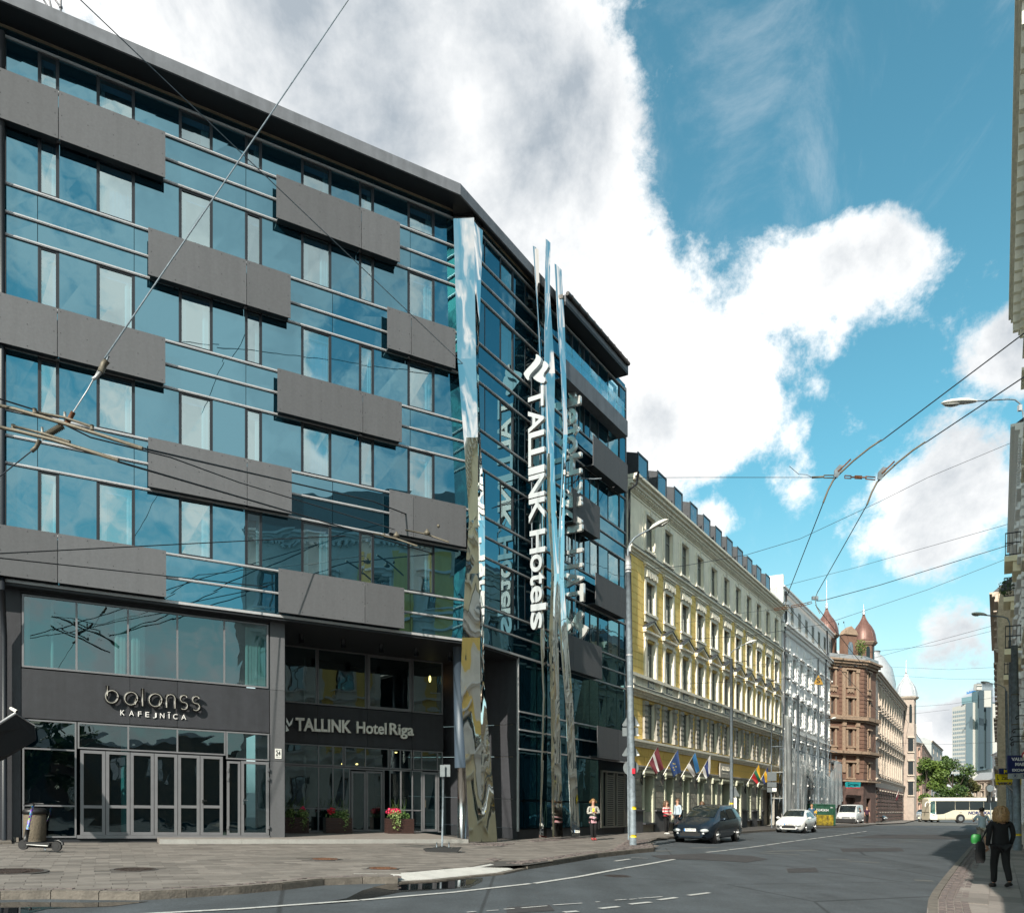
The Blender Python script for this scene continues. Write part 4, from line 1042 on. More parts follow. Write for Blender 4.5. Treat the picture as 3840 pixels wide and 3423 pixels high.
def curl(root, pts_uv, pxm, out, thick, fm, name='emblem'):
    base = pp(*pts_uv[0], pxm); out = Vector((out[0], out[1], 0)).normalized(); P3 = []
    for (u, v) in pts_uv:
        k = (u - 1920) / F; w = (k * base.y - base.x) / (out.x - k * out.y); q = base + out * w
        z = 1.6 + (2990 - v) * q.y / F; P3.append(Vector((q.x, q.y, z)))
    dr = Vector((-out.y, out.x, 0)); dr = dr if dr.y > 0 else -dr
    mb = MB(); n = len(P3); mb.v = P3 + [p + dr * thick for p in P3]
    mb.f = [tuple(range(n)), tuple(range(2 * n - 1, n - 1, -1))] + [(i, (i + 1) % n, n + (i + 1) % n, n + i) for i in range(n)]; mb.sm = [False] * (n + 2)
    bm_o = mb.build(name, fm, root); return bm_o
def smooth_poly(pts, it=2):
    for _ in range(it):
        q = []
        for a, b in zip(pts, pts[1:] + pts[:1]): q += [(a[0] * .75 + b[0] * .25, a[1] * .75 + b[1] * .25), (a[0] * .25 + b[0] * .75, a[1] * .25 + b[1] * .75)]
        pts = q
    return pts
em1 = [(2009, 1326), (2024, 1335), (2030, 1350), (2022, 1368), (1992, 1398), (1984, 1412), (1984, 1424), (1978, 1426), (1964, 1405), (1965, 1395), (2000, 1358), (2010, 1342)]
em2 = [(2038, 1352), (2050, 1358), (2056, 1368), (2056, 1378), (2034, 1406), (2048, 1424), (2036, 1440), (2004, 1424), (1994, 1408), (2000, 1396), (2036, 1366)]
curl(vs, smooth_poly(em1, 1), 97, nB, .16, M['letterface']); curl(vs, smooth_poly(em2, 1), 97, nB, .16, M['letterface'])
mb = MB()
for u in (1993, 2024): mb.tube([pp(u, 1400, 96), pp(u + 3, 2350, 96)], .03, 6)
mb.build('support_rod', M['galv'], vs)
for v in (1355, 1475, 1600, 1700, 2025, 2330):
    mb = MB(); mb.tube([pp(2010, v, 95.8), pp(1978, v + 14, 94)], .03, 6); mb.tube([pp(2010, v, 95.8), pp(1962, v + 26, 94)], .02, 6); mb.tube([pp(2030, v, 95.5), pp(1985, v - 10, 94)], .02, 6); mb.build('bracket', M['darkframe'], vs)
vr = thing('hotel_sign', 'second vertical sign of mirror letters seen from behind, reading backward', 'sign', pp(2140, 2420, 87))
M['mirrorletter'] = mat('mirror letter', (.72, .72, .70), .06, 1)
M['mirrorletter'] = M['backletter'] = mat('pale steel letter', (.78, .77, .74), .22, .55)
for ch, v0, v1, u0, u1 in (('s', 1446, 1508, 2112, 2158), ('l', 1502, 1532, 2112, 2175), ('e', 1538, 1600, 2114, 2160), ('t', 1598, 1640, 2114, 2172), ('o', 1642, 1708, 2111, 2160), ('H', 1712, 1790, 2108, 2178),
                           ('K', 1812, 1894, 2106, 2178), ('N', 1896, 1978, 2098, 2180), ('I', 1982, 2006, 2098, 2182), ('L', 2036, 2084, 2098, 2184), ('L', 2092, 2138, 2100, 2184), ('A', 2144, 2214, 2102, 2186), ('T', 2200, 2266, 2104, 2188)):
    letter_on(ch, u0, u1, v0, v1, 87, vr, nB, .16, M['mirrorletter'], M['mirrorletter'], rev=True)
curl(vr, smooth_poly([(2126, 2318), (2150, 2340), (2136, 2360), (2110, 2384), (2118, 2410), (2106, 2396), (2100, 2372), (2118, 2350)], 1), 87, nB, .14, M['mirrorletter'])
curl(vr, smooth_poly([(2170, 2285), (2192, 2298), (2170, 2325), (2182, 2338), (2206, 2350), (2198, 2372), (2164, 2410), (2180, 2376), (2150, 2346), (2146, 2326)], 1), 87, nB, .14, M['mirrorletter'])
mb = MB()
for u in (2129, 2157): mb.tube([pp(u, 1425, 86.5), pp(u, 2378, 86.5)], .022, 6)
for v in (1430, 1660, 2086, 2376): mb.tube([pp(2112, v + 6, 86.4), pp(2158, v - 4, 86.4)], .04, 6)
mb.build('support_rod', M['alu'], vr)
for v in (1300, 1420, 1660, 1800, 2090, 2380):
    mb = MB(); mb.tube([pp(2122, v, 86.5), pp(2088, v + 20, 86)], .035, 6); mb.tube([pp(2112, v + 30, 86.5), pp(2085, v + 12, 86)], .03, 6); mb.build('bracket', M['darkframe'], vr)
# ------------------------------------------------------------------ signs on the ground floor
def face_text(txt, fr, u0, v0, u1, v1, o, thick, fm, root, per_letter=True, bold=.0, sm_=None, hcap=None, widths=None):
    """lay a word on a wall: (u0,v0) foot of first letter, (u1,v1) foot of the last letter's right edge"""
    a0, a1 = fr.au(u0, o), fr.au(u1, o); h0, h1 = fr.hv(u0, v0, o), fr.hv(u1, v1, o)
    full = text_mesh(txt, 1, .5, fm, bold=bold); xs = [v.co.x for v in full.vertices]; zs = [v.co.z for v in full.vertices]
    X0, X1 = min(xs), max(xs); D.meshes.remove(full)
    cap = text_mesh('H', 1, .5, fm); ch = max(v.co.z for v in cap.vertices); D.meshes.remove(cap)
    sx = (a1 - a0) / (X1 - X0); sz = (hcap or ch * sx) / ch
    pos = 0
    for i, c in enumerate(txt):
        if c == ' ': continue
        pre = text_mesh(txt[:i + 1], 1, .5, fm, bold=bold); px1 = max(v.co.x for v in pre.vertices); D.meshes.remove(pre)
        me = text_mesh(c, 1, .5, fm, bold=bold); w1 = max(v.co.x for v in me.vertices)
        ys = [v.co.y for v in me.vertices]; y0, y1 = min(ys), max(ys)
        for v in me.vertices:
            x = v.co.x - w1 + px1 - X0; a = a0 + x * sx; h = h0 + (h1 - h0) * (x / (X1 - X0)) + v.co.z * sz
            v.co = fr.pt(a, h, o + thick * (1 - (v.co.y - y0) / (y1 - y0)))
        if sm_:
            me.materials.append(sm_); me.update(); nn = Vector((fr.n[0], fr.n[1], 0))
            for pl in me.polygons: pl.material_index = 0 if abs(pl.normal.dot(nn)) > .7 else 1
        mesh_part('letter', me, root)
M['brightletter'] = mat('bright steel letter', (.80, .77, .70), .4, .15)
ls = thing('lobby_sign', 'polished steel hotel lettering over the lobby doors', 'sign', FA.pt(FA.au(1300, OL), 3.6, OL))
face_text('TALLINK', FA, 1106, 2737, 1315, 2746, OL + .12, .10, M['brightletter'], ls, bold=.03, hcap=.44)
face_text('Hotel', FA, 1335, 2747, 1447, 2752, OL + .12, .10, M['brightletter'], ls, bold=.02, hcap=.42)
face_text('Riga', FA, 1458, 2752, 1549, 2757, OL + .12, .10, M['brightletter'], ls, bold=.02, hcap=.42)
for pts in ([(1072, 2690), (1084, 2712), (1098, 2690), (1092, 2716), (1082, 2724), (1072, 2706)], [(1070, 2716), (1082, 2738), (1070, 2744)]):
    b = MB(FA); b.prism([(FA.au(u, OL + .1), FA.hv(u, v, OL + .1)) for u, v in pts], OL + .08, OL + .18); b.build('emblem', M['mirrorletter'], ls)
b = MB(FA); b.box(FA.au(1072, OL), FA.au(1549, OL), hl(1106, 2726) - .01, hl(1106, 2726) + .03, OL + .03, OL + .06); b.build('rail', M['soffit'], ls)
cs_ = thing('cafe_sign', 'looping black neon tube letters on the dark cafe wall', 'sign', FA.pt(a_(560), 3.9, OC))
M['neonwhite'] = mat('unlit neon tube', (.42, .40, .35), .5)
def tube_sign(strokes, root):
    for st_ in strokes:
        pts = []
        for (u, v) in st_:
            a = FA.au(u, OC + .12); pts.append(FA.pt(a, FA.hv(u, v, OC + .12), OC + .12))
        mb = MB(); mb.tube(pts, .052, 8); L = mb.build('letter', M['black'], root)
        nv = Vector((FA.n[0], FA.n[1], 0)) * .056
        mb = MB(); mb.tube([p + nv for p in pts], .008, 6); mb.build('neon_tube', M['neonwhite'], L)
def circ(cx, cy, r, a0=0, a1=360, n=22): return [(cx + r * math.cos(R(a0 + (a1 - a0) * i / n)), cy - r * math.sin(R(a0 + (a1 - a0) * i / n))) for i in range(n + 1)]
k = 1 / 1.972
def C6(x, y): return (x * k, 2500 + y * k)
def arc6(cx, cy, r, a0, a1, n=20): c = C6(cx, cy); return circ(c[0], c[1], r * k, a0, a1, n)
tube_sign([[C6(795, 140), C6(795, 215)] , arc6(828, 222, 46, 0, 360)], cs_)
tube_sign([arc6(970, 235, 47, 0, 360), [C6(1001, 235), C6(1001, 278)], [C6(1055, 160), C6(1055, 290)], arc6(1150, 247, 47, 0, 360), [C6(1181, 247), C6(1181, 290)],
           [C6(1232, 302), C6(1232, 208)], [C6(1232, 240)] + arc6(1262, 238, 32, 160, 0, 10) + [C6(1294, 308)],
           arc6(1360, 238, 26, 30, 270, 12) + arc6(1360, 290, 26, 90, -150, 12)[1:], arc6(1450, 246, 26, 30, 270, 12) + arc6(1450, 298, 26, 90, -150, 12)[1:]], cs_)
kf = thing('cafe_sign', 'small white capitals under the looping tube letters', 'sign', FA.pt(a_(560), 3.5, OC))
M['signwhite'] = mat('white sign letter', (.72, .70, .68), .5)
for c, x0, x1, y in (('K', 890, 922, 357), ('A', 955, 990, 361), ('F', 1020, 1046, 366), ('E', 1075, 1103, 370), ('J', 1130, 1158, 368), ('N', 1183, 1215, 378), ('I', 1247, 1253, 381), ('C', 1280, 1312, 385), ('A', 1340, 1376, 389)):
    face_text(c, FA, *C6(x0, y), *C6(x1, y + .5), OC + .01, .03, M['signwhite'], kf, hcap=.115 if c == 'J' else .15)
b = MB(FA); p0, p1 = C6(1240, 342), C6(1260, 344); b.box(FA.au(p0[0], OC), FA.au(p1[0], OC), FA.hv(*p0, OC) + .018, FA.hv(*p0, OC) + .036, OC + .01, OC + .04); b.build('macron', M['signwhite'], kf)
np_ = thing('number_plate', 'white house number plate 24 on the dark column', 'sign', FA.pt(a_(1042), 2.5, OC))
b = MB(FA); b.box(FA.au(1031, OC), FA.au(1055, OC), FA.hv(1031, 2843, OC), FA.hv(1031, 2806, OC), OC + .004, OC + .02); b.build('plate', M['white'], np_)
face_text('24', FA, 1034, 2831, 1052, 2832, OC + .021, .004, M['black'], np_, hcap=.14, bold=.03)
face_text('Elizabetes iela', FA, 1034, 2812, 1052, 2813, OC + .021, .004, M['black'], np_, hcap=.03, per_letter=False)
face_text('Tallink Hotel', FA, 1034, 2838, 1052, 2839, OC + .021, .004, M['black'], np_, hcap=.03, per_letter=False)
# wall cameras
def seccam(u, v, o, fr, label, aim):
    c = fr.pt(fr.au(u, o), fr.hv(u, v, o), o); t = thing('security_camera', label, 'camera', c)
    mb = MB(); d = Vector(aim).normalized(); mb.tube([c, c + d * .26], .045, 8); mb.build('body', M['white'], t)
    mb = MB(); mb.box(-.05, .05, -.02, .0, 0, 0) if False else mb.tube([c + d * .26, c + d * .265], .04, 8); mb.build('lens', M['black'], t)
    mb = MB(); mb.tube([c + d * .05, c + d * .05 + Vector((0, .05, -.06)), c + Vector((-.05, .2, -.02))], .018, 6); mb.build('arm', M['white'], t)
seccam(40, 2655, -.15, FA, 'white wall camera with a looped cable above the left canopy', (.8, -.3, -.35))
c = pp(1925, 2812, 92); seccam_t = thing('security_camera', 'white wall camera on the black passage wall by the mirror fin', 'camera', c)
mb = MB(); d = Vector((-.85, -.3, -.35)).normalized(); mb.tube([c, c + d * .28], .05, 8); mb.build('body', M['white'], seccam_t); mb = MB(); mb.tube([c, c + Vector((.12, .1, .02))], .03, 6); mb.build('arm', M['white'], seccam_t)
w_ = thing('warning_sticker', 'small white warning triangle on the black passage wall', 'sign', pp(1912, 2998, 92))
b = MB(); P0 = [pp(1908, 2999, 92.6), pp(1917, 2999, 92.2), pp(1912.5, 2989, 92.4)]; b.quad(*P0); b.quad(*[q + Vector((0, .006, 0)) for q in P0]); b.build('triangle', M['white'], w_)
# canopy at the left edge
cn = thing('entrance_canopy', 'dark tilted entrance canopy with a pale front edge at the left edge', 'canopy', pp(20, 2830, 136))
T = [pp(-60, 2762, 152), pp(56, 2686, 142), pp(128, 2730, 136), pp(135, 2775, 136), pp(10, 2850, 140), pp(-60, 2870, 150)]
mb = MB(); mb.v = T + [p + Vector((0, .02, .08)) for p in T]; n = 6
mb.f = [tuple(range(n)), tuple(range(2 * n - 1, n - 1, -1))] + [(i, (i + 1) % n, n + (i + 1) % n, n + i) for i in range(n)]; mb.sm = [False] * len(mb.f)
mb.build('roof_slab', M['soffit'], cn)
mb = MB(); mb.tube([T[0] + Vector((0, 0, .08)), T[1] + Vector((0, 0, .08))], .035, 6); mb.tube([T[1] + Vector((0, 0, .08)), T[2] + Vector((0, 0, .08))], .02, 6); mb.build('edge_trim', M['alu'], cn)
# ================================================================== classical street fronts
def hbox(fr): return MB(fr)
def wall_grid(fr, a0, a1, h0, h1, holes, depth, o=0.0, back=-8):
    """front wall with true openings and their reveals"""
    mb = MB(fr); A = sorted({a0, a1, *[x for q in holes for x in q[:2]]}); Hh = sorted({h0, h1, *[x for q in holes for x in q[2:4]]})
    for i, (x0, x1) in enumerate(zip(A, A[1:])):
        run = None
        for y0, y1 in zip(Hh, Hh[1:]):
            c = ((x0 + x1) / 2, (y0 + y1) / 2)
            if any(q[0] < c[0] < q[1] and q[2] < c[1] < q[3] for q in holes):
                if run: mb.quad(*[fr.pt(a, h, o) for a, h in ((x0, run[0]), (x1, run[0]), (x1, run[1]), (x0, run[1]))]); run = None
            else: run = (run[0], y1) if run else (y0, y1)
        if run: mb.quad(*[fr.pt(a, h, o) for a, h in ((x0, run[0]), (x1, run[0]), (x1, run[1]), (x0, run[1]))])
    for x0, x1, y0, y1 in holes:
        for p, q in (((x0, y0), (x1, y0)), ((x1, y0), (x1, y1)), ((x1, y1), (x0, y1)), ((x0, y1), (x0, y0))):
            mb.quad(fr.pt(*p, o), fr.pt(*q, o), fr.pt(*q, o - depth), fr.pt(*p, o - depth))
    mb.box(a0, a1, h0, h1, back, o - depth - .12)
    mb.box(a0, a0 + .05, h0, h1, o - depth - .12, o - .01); mb.box(a1 - .05, a1, h0, h1, o - depth - .12, o - .01)
    return mb
def win_mesh(fr, w, h, style, m):
    mb = MB(fr); mb.rel = True; t = .07
    mb.box(-w / 2, w / 2, 0, t, -.06, 0); mb.box(-w / 2, w / 2, h - t, h, -.06, 0); mb.box(-w / 2, -w / 2 + t, t, h - t, -.06, 0); mb.box(w / 2 - t, w / 2, t, h - t, -.06, 0)
    mb.box(-.035, .035, t, h - t, -.055, .012)
    if style == 'T': mb.box(-w / 2 + t, -.035, h * .68, h * .68 + .06, -.055, .008); mb.box(.035, w / 2 - t, h * .68, h * .68 + .06, -.055, .008)
    if style == '4': 
        for k in (.33, .66): mb.box(-w / 2 + t, -.035, h * k, h * k + .04, -.055, .008); mb.box(.035, w / 2 - t, h * k, h * k + .04, -.055, .008)
    return mb.mesh('window_frame', m)
def pane_mesh(fr, w, h, m):
    mb = MB(fr); mb.rel = True
    for x0, x1 in ((-w / 2 + .05, -.01), (.01, w / 2 - .05)):
        mb.quad(*[fr.lin(a, q, -.03) for a, q in ((x0, .05), (x1, .05), (x1, h - .05), (x0, h - .05))])
    return mb.mesh('window_pane', m)
def add_windows(root, fr, holes, depth, style, fm, gm, o=0.0, panes=True):
    cache = {}
    for x0, x1, y0, y1 in holes:
        key = (round(x1 - x0, 2), round(y1 - y0, 2))
        if key not in cache: cache[key] = (win_mesh(fr, x1 - x0, y1 - y0, style, fm), pane_mesh(fr, x1 - x0, y1 - y0, gm))
        w = place('window', cache[key][0], fr.pt((x0 + x1) / 2, y0, o - depth), root)
        if panes: place('pane', cache[key][1], fr.pt((x0 + x1) / 2, y0, o - depth), w)
def shared(fr, boxes, m, name):
    mb = MB(fr); mb.rel = True
    for b in boxes: mb.box(*b)
    return mb.mesh(name, m)
M['cream'] = mat('cream stucco', (.92, .84, .68), .85, var=.10, vscale=1.2, bump=.2, bscale=30)
M['creamtrim'] = mat('cream trim', (.80, .75, .63), .8, var=.1, vscale=4)
M['yellow'] = strew('yellow rusticated stucco', ((.93, .66, .20), (.96, .71, .25)), bump=.15, vscale=2)
M['yellowbase'] = mat('yellow joint stucco', (.58, .41, .13), .9, var=.1)
M['orange'] = strew('ochre stucco', ((.74, .47, .11), (.80, .53, .14)), bump=.15)
M['greystone'] = mat('grey stucco pilaster', (.34, .32, .28), .85, var=.15, vscale=5, bump=.3, bscale=30)
M['greyblock'] = strew('grey stucco block', ((.30, .28, .23), (.34, .32, .27)), bump=.3)
M['plinthst'] = mat('dark plinth', (.085, .085, .09), .85, var=.2, vscale=4, bump=.3)
M['palegreen'] = mat('pale green reveal', (.50, .50, .38), .8, var=.08)
M['winframe'] = mat('grey window frame', (.22, .215, .19), .5)
M['brownframe'] = mat('brown window frame', (.10, .08, .065), .5)
M['slate'] = mat('slate mansard', (.035, .038, .045), .55, var=.25, vscale=6)
M['zinc'] = mat('zinc sheet', (.33, .34, .35), .45, .4, var=.15)
M['blueornament'] = mat('blue grey ornament ground', (.22, .25, .30), .85)
streak(M['cream'], .9, 1.02); streak(M['yellow'], .9, 1.02); streak(M['creamtrim'], .88, 1.02)
random.seed(21)
Y0, Y1 = FS.au(2352), FS.au(2929)
yb = thing('yellow_building', 'long yellow and cream classical house with black dormers beside the glass hotel', 'building', FS.pt((Y0 + Y1) / 2, 0))
wl_u = [2404.6, 2477, 2543, 2601, 2654, 2703, 2747, 2788, 2826, 2860, 2892]
A0 = FS.au(2404.6, -.25); A10 = FS.au(2892, -.25)
pitch = (A10 - A0) / 10
WW = 1.15
bays = [A0 + WW / 2 + pitch * i for i in range(11)]
print('yellow pitch', pitch, 'len', Y1 - Y0)
def holes_at(bs, h0, h1, w=WW): return [(b - w / 2, b + w / 2, h0, h1) for b in bs]
ROW = dict(top=(14.75, 16.55), third=(11.45, 13.1), second=(8.12, 9.95), first=(4.85, 6.75))
ytop = wall_grid(FS, Y0, Y1, 14.0, 17.6, holes_at(bays, *ROW['top']), .17); ytop.build('upper_wall', M['cream'], yb)
ymid = wall_grid(FS, Y0, Y1, 4.5, 14.0, holes_at(bays, *ROW['third']) + holes_at(bays, *ROW['second']) + holes_at(bays, *ROW['first']), .17, o=-.004); ymid.build('wall', M['yellowbase'], yb)
for r in ROW.values(): add_windows(yb, FS, holes_at(bays, *r), .15, 'T', M['winframe'], M['oldglass'])
def cornice(root, fr, a0, a1, steps, m, name='cornice'):
    for (h0, h1, o1) in steps:
        mb = MB(fr); mb.box(a0, a1, h0, h1, -.05, o1); mb.build(name, m, root)
cornice(yb, FS, Y0, Y1 + .1, [(17.18, 17.34, .12), (17.34, 17.5, .28), (17.5, 17.66, .42), (17.66, 17.78, .56), (17.12, 17.18, .06), (16.95, 17.0, .04)], M['creamtrim'])
dm = shared(FS, [(-.05, .05, 0, .1, 0, .1)], M['creamtrim'], 'dentil'); nD = int((Y1 - Y0) / .24)
mb = MB(FS)
for i in range(nD): a = Y0 + .12 + i * .24; mb.box(a, a + .1, 17.22, 17.33, .1, .22)
o_ = mb.build('dentil_row', M['creamtrim'], yb)
cornice(yb, FS, Y0, Y1 + .1, [(13.98, 14.08, .06), (14.08, 14.22, .14), (14.22, 14.34, .26)], M['creamtrim'])
mb = MB(FS); mb.box(Y0, Y1, 14.34, 14.37, 0, .28); mb.build('cornice_flashing', M['slate'], yb)
cornice(yb, FS, Y0, Y1 + .1, [(6.92, 7.06, .10), (7.06, 7.2, .22), (7.2, 7.34, .36)], M['creamtrim'])
mb = MB(FS); mb.box(Y0, Y1, 7.34, 7.37, 0, .38); mb.build('cornice_flashing', M['slate'], yb)
cornice(yb, FS, Y0, Y1 + .1, [(7.37, 7.50, .14), (7.90, 8.06, .20)], M['creamtrim'])
mb = MB(FS); mb.box(Y0, Y1, 7.5, 7.90, 0, .05); mb.build('apron_wall', M['creamtrim'], yb)
cornice(yb, FS, Y0, Y1 + .1, [(4.50, 4.62, .16), (4.62, 4.74, .24), (4.38, 4.5, .08)], M['creamtrim'])
# blocks between the windows
def block_field(root, fr, a0, a1, h0, h1, bw, bh, m, holes, name='block', cap=280, o=.02):
    cells = []; r = 0; h = h0
    while h < h1 - .05:
        hh = min(bh, h1 - h); segs = [(a0, a1)]
        for q in holes:
            if q[2] < h + hh - .02 and q[3] > h + .02:
                segs = [s for x, y in segs for s in (((x, min(y, q[0])),) if q[0] > x else ()) + (((max(x, q[1]), y),) if q[1] < y else ())]
        for (x, y) in segs:
            if y - x < .08: continue
            L = y - x; n = max(1, round(L / bw)); w = L / n; off = (w * .5 if (r % 2 and n > 1) else 0)
            cuts = [x] + [x + off + w * i for i in range(0 if off else 1, n + (1 if off else 0))] + [y]
            cuts = sorted(set([c for c in cuts if x <= c <= y]))
            for c0, c1 in zip(cuts, cuts[1:]):
                if c1 - c0 > .05: cells.append((c0, c1, h, h + hh))
        h += bh; r += 1
    cells.sort(key=lambda c: c[0]); rest = MB(fr); g = .012
    for i, (c0, c1, y0, y1) in enumerate(cells):
        if i < cap: b = MB(fr); b.box(c0 + g, c1 - g, y0 + g, y1 - g, -.01, o); b.build(name, m, root)
        else: rest.box(c0 + g, c1 - g, y0 + g, y1 - g, -.01, o)
    ob = rest.build(name + '_field', m, root)
    if ob: ob['kind'] = 'stuff'
surr3 = [(b - .78, b + .78, 10.95, 13.95) for b in bays]
surr2 = [(b - .88, b + .88, 8.06, 10.92) for b in bays]
block_field(yb, FS, Y0 + .02, Y1 - .02, 8.07, 13.97, 1.0, .37, M['yellow'], surr3 + surr2, cap=200)
block_field(yb, FS, Y0 + .02, Y1 - .02, 4.75, 6.9, .62, .3, M['yellow'], [(b - 1.02, b + 1.02, 4.7, 6.95) for b in bays], cap=60, name='yellow_block')
block_field(yb, FS, Y0 + .02, Y1 - .02, 3.45, 4.36, 1.05, .46, M['orange'], [], cap=60, name='ochre_block')
mb = MB(FS); mb.box(Y0, Y1, 3.4, 4.4, -8, -.004); mb.build('band_wall', M['yellowbase'], yb)
# window surrounds, one shared mesh per kind
top_s = shared(FS, [(-.70, -.575, 0, 1.95, 0, .05), (.575, .70, 0, 1.95, 0, .05), (-.575, .575, 1.82, 1.95, 0, .05), (-.75, .75, -.12, 0, 0, .08), (-.1, .1, 1.9, 2.1, 0, .09), (-.06, .06, 2.25, 2.5, 0, .05), (-1.02, -.98, .1, 1.7, 0, .02), (-.78, -.75, .1, 1.7, 0, .02)], M['creamtrim'], 'window_surround')
thr_s = shared(FS, [(-.78, -.575, 0, 1.7, 0, .06), (.575, .78, 0, 1.7, 0, .06), (-.575, .575, 1.62, 1.75, 0, .05), (-.80, .80, 1.75, 2.32, 0, .05), (-.86, .86, 2.32, 2.42, 0, .13), (-.95, .95, 2.42, 2.52, 0, .2), (-.82, .82, -.14, 0, 0, .13), (-.76, .76, -.5, -.14, 0, .05)], M['creamtrim'], 'window_surround')
orn = shared(FS, [(-.70 + .22 * i, -.56 + .22 * i, 1.82 + .05 * (i % 2), 2.22 - .06 * ((i + 1) % 2), .08, .15) for i in range(7)] + [(-.6, .6, 1.98, 2.04, .08, .13)], M['creamtrim'], 'ornament')
def sec_mesh():
    mb = MB(FS); mb.rel = True
    for b in [(-.84, -.6, 0, 1.9, 0, .10), (.6, .84, 0, 1.9, 0, .10), (-.87, -.57, 1.86, 1.98, 0, .13), (.57, .87, 1.86, 1.98, 0, .13), (-.9, .9, 1.98, 2.26, 0, .06), (-.97, .97, 2.26, 2.36, 0, .20)]: mb.box(*b)
    for s_ in (-1, 1):
        P = FS.lin; pts = [(s_ * 1.0, 2.36), (s_ * 1.0, 2.48), (0, 2.92), (0, 2.80)]
        i = len(mb.v)
        for o in (0, .22):
            for a, h in pts: mb.v.append(P(a, h, o))
        mb.f += [(i, i + 1, i + 2, i + 3), (i + 7, i + 6, i + 5, i + 4)] + [(i + k, i + (k + 1) % 4, i + 4 + (k + 1) % 4, i + 4 + k) for k in range(4)]; mb.sm += [False] * 6
    return mb.mesh('pediment', M['creamtrim'])
sec_s = sec_mesh()
mbp = MB(FS); mbp.rel = True; mbp.prism([(-.86, 2.36), (.86, 2.36), (0, 2.76)], 0, .04); tymp = mbp.mesh('tympanum', M['yellow'])
mbp = MB(FS); mbp.rel = True; mbp.prism([(-1.03, 2.49), (-1.03, 2.52), (0, 2.97), (0, 2.93)], 0, .26); mbp.prism([(1.03, 2.49), (0, 2.93), (0, 2.97), (1.03, 2.52)], 0, .26); lead = mbp.mesh('lead_cover', M['slate'])
panel_s = shared(FS, [(-.42, .42, 7.52, 7.88, .05, .075)], M['blueornament'], 'ornament_panel')
pan_o = shared(FS, [(-.30 + .15 * i, -.2 + .15 * i, 7.58 + .05 * (i % 2), 7.82 - .04 * (i % 2), .075, .11) for i in range(5)] + [(-.3, .36, 7.68, 7.72, .075, .10)], M['creamtrim'], 'ornament')
pil = shared(FS, [(-.18, .18, .25, 1.75, 0, .12), (-.23, .23, 1.75, 1.95, 0, .18), (-.22, .22, -.02, .25, 0, .17)] + [(-.21, .21, .35 + .28 * k, .50 + .28 * k, .12, .15) for k in range(5)], M['greystone'], 'pilaster')
for b in bays:
    place('window_surround', top_s, FS.pt(b, ROW['top'][0]), yb)
    for r_ in ('third', 'second', 'first'): mb = MB(FS); r0_, r1_ = ROW[r_]; mb.box(b + WW / 2 - .012, b + WW / 2 - .002, r0_, r1_, -.16, .01); mb.build('reveal_lining', M['creamtrim'], yb)
    w3 = place('window_surround', thr_s, FS.pt(b, ROW['third'][0]), yb); place('ornament', orn, FS.pt(b, ROW['third'][0]), w3)
    w2 = place('window_surround', sec_s, FS.pt(b, ROW['second'][0]), yb); place('tympanum', tymp, FS.pt(b, ROW['second'][0]), w2); place('lead_cover', lead, FS.pt(b, ROW['second'][0]), w2)
    pp_ = place('ornament_panel', panel_s, FS.pt(b, 0), yb); place('ornament', pan_o, FS.pt(b, 0), pp_)
    [place('pilaster', pil, FS.pt(b + q, ROW['first'][0]), yb) for q in (-.8, .8)]
for i, b in enumerate([Y0 + .5] + [(x + y) / 2 for x, y in zip(bays, bays[1:])] + [Y1 - .4]):
    mb = MB(FS); mb.box(b - .12, b + .12, 7.5, 7.92, .05, .17); mb.build('baluster_pier', M['creamtrim'], yb)
# ground floor
GU = [(2406, 2448), (2487, 2522), (2554, 2581), (2612, 2637), (2663, 2687), (2698, 2740), (2752, 2778), (2795, 2815), (2832, 2852)]
gh = []
for i, (u0, u1) in enumerate(GU):
    a0, a1 = FS.au(u0 + 6, 0), FS.au(u1 - 4, 0)
    gh.append((a0, a1, 1.05 if i != 5 else .12, 2.95))
pa0, pa1 = FS.au(2860), FS.au(2904)
gh2 = gh + [(pa0, pa1, .0, 2.75)]
yg = wall_grid(FS, Y0, Y1, 0, 3.4, gh2, .45, back=-8); yg.build('ground_wall', M['greystone'], yb)
add_windows(yb, FS, gh[:5] + gh[6:], .42, 'T', M['winframe'], M['shopglass'])
add_windows(yb, FS, gh[5:6], .42, '4', M['winframe'], M['shopglass'])
for (x0, x1, y0, y1) in gh:
    mb = MB(FS)
    for s0, s1 in ((x0 - .2, x0), (x1, x1 + .2)): mb.box(s0, s1, max(.5, y0 - .6), y1 + .12, .0, .08)
    mb.box(x0, x1, y1, y1 + .12, 0, .08); mb.box(x0 - .28, x1 + .28, y1 + .12, y1 + .24, 0, .22); mb.box(x0 - .05, x0 + .01, y0, y1, -.4, -.0) if False else None
    mb.build('window_surround', M['palegreen'], yb)
    mb = MB(FS); mb.box(x1 - .015, x1 - .003, y0, y1, -.42, 0); mb.build('reveal', M['palegreen'], yb)
    mb = MB(FS); mb.box(x0 - .3, x0 - .18, y1 - .1, y1 + .12, .02, .2); mb.box(x1 + .18, x1 + .3, y1 - .1, y1 + .12, .02, .2); mb.build('console', M['palegreen'], yb)
    if y0 > .5:
        mb = MB(FS); mb.box(x0 - .26, x1 + .26, .42, .50, 0, .26); mb.build('sill', M['slate'], yb)
block_field(yb, FS, Y0 + .02, Y1 - .02, 1.25, 3.15, .56, .30, M['greyblock'], [(x0 - .26, x1 + .26, 0, 3.3) for x0, x1, _, _ in gh] + [(pa0 - .1, pa1 + .1, 0, 2.9)], cap=120, name='grey_block', o=.05)
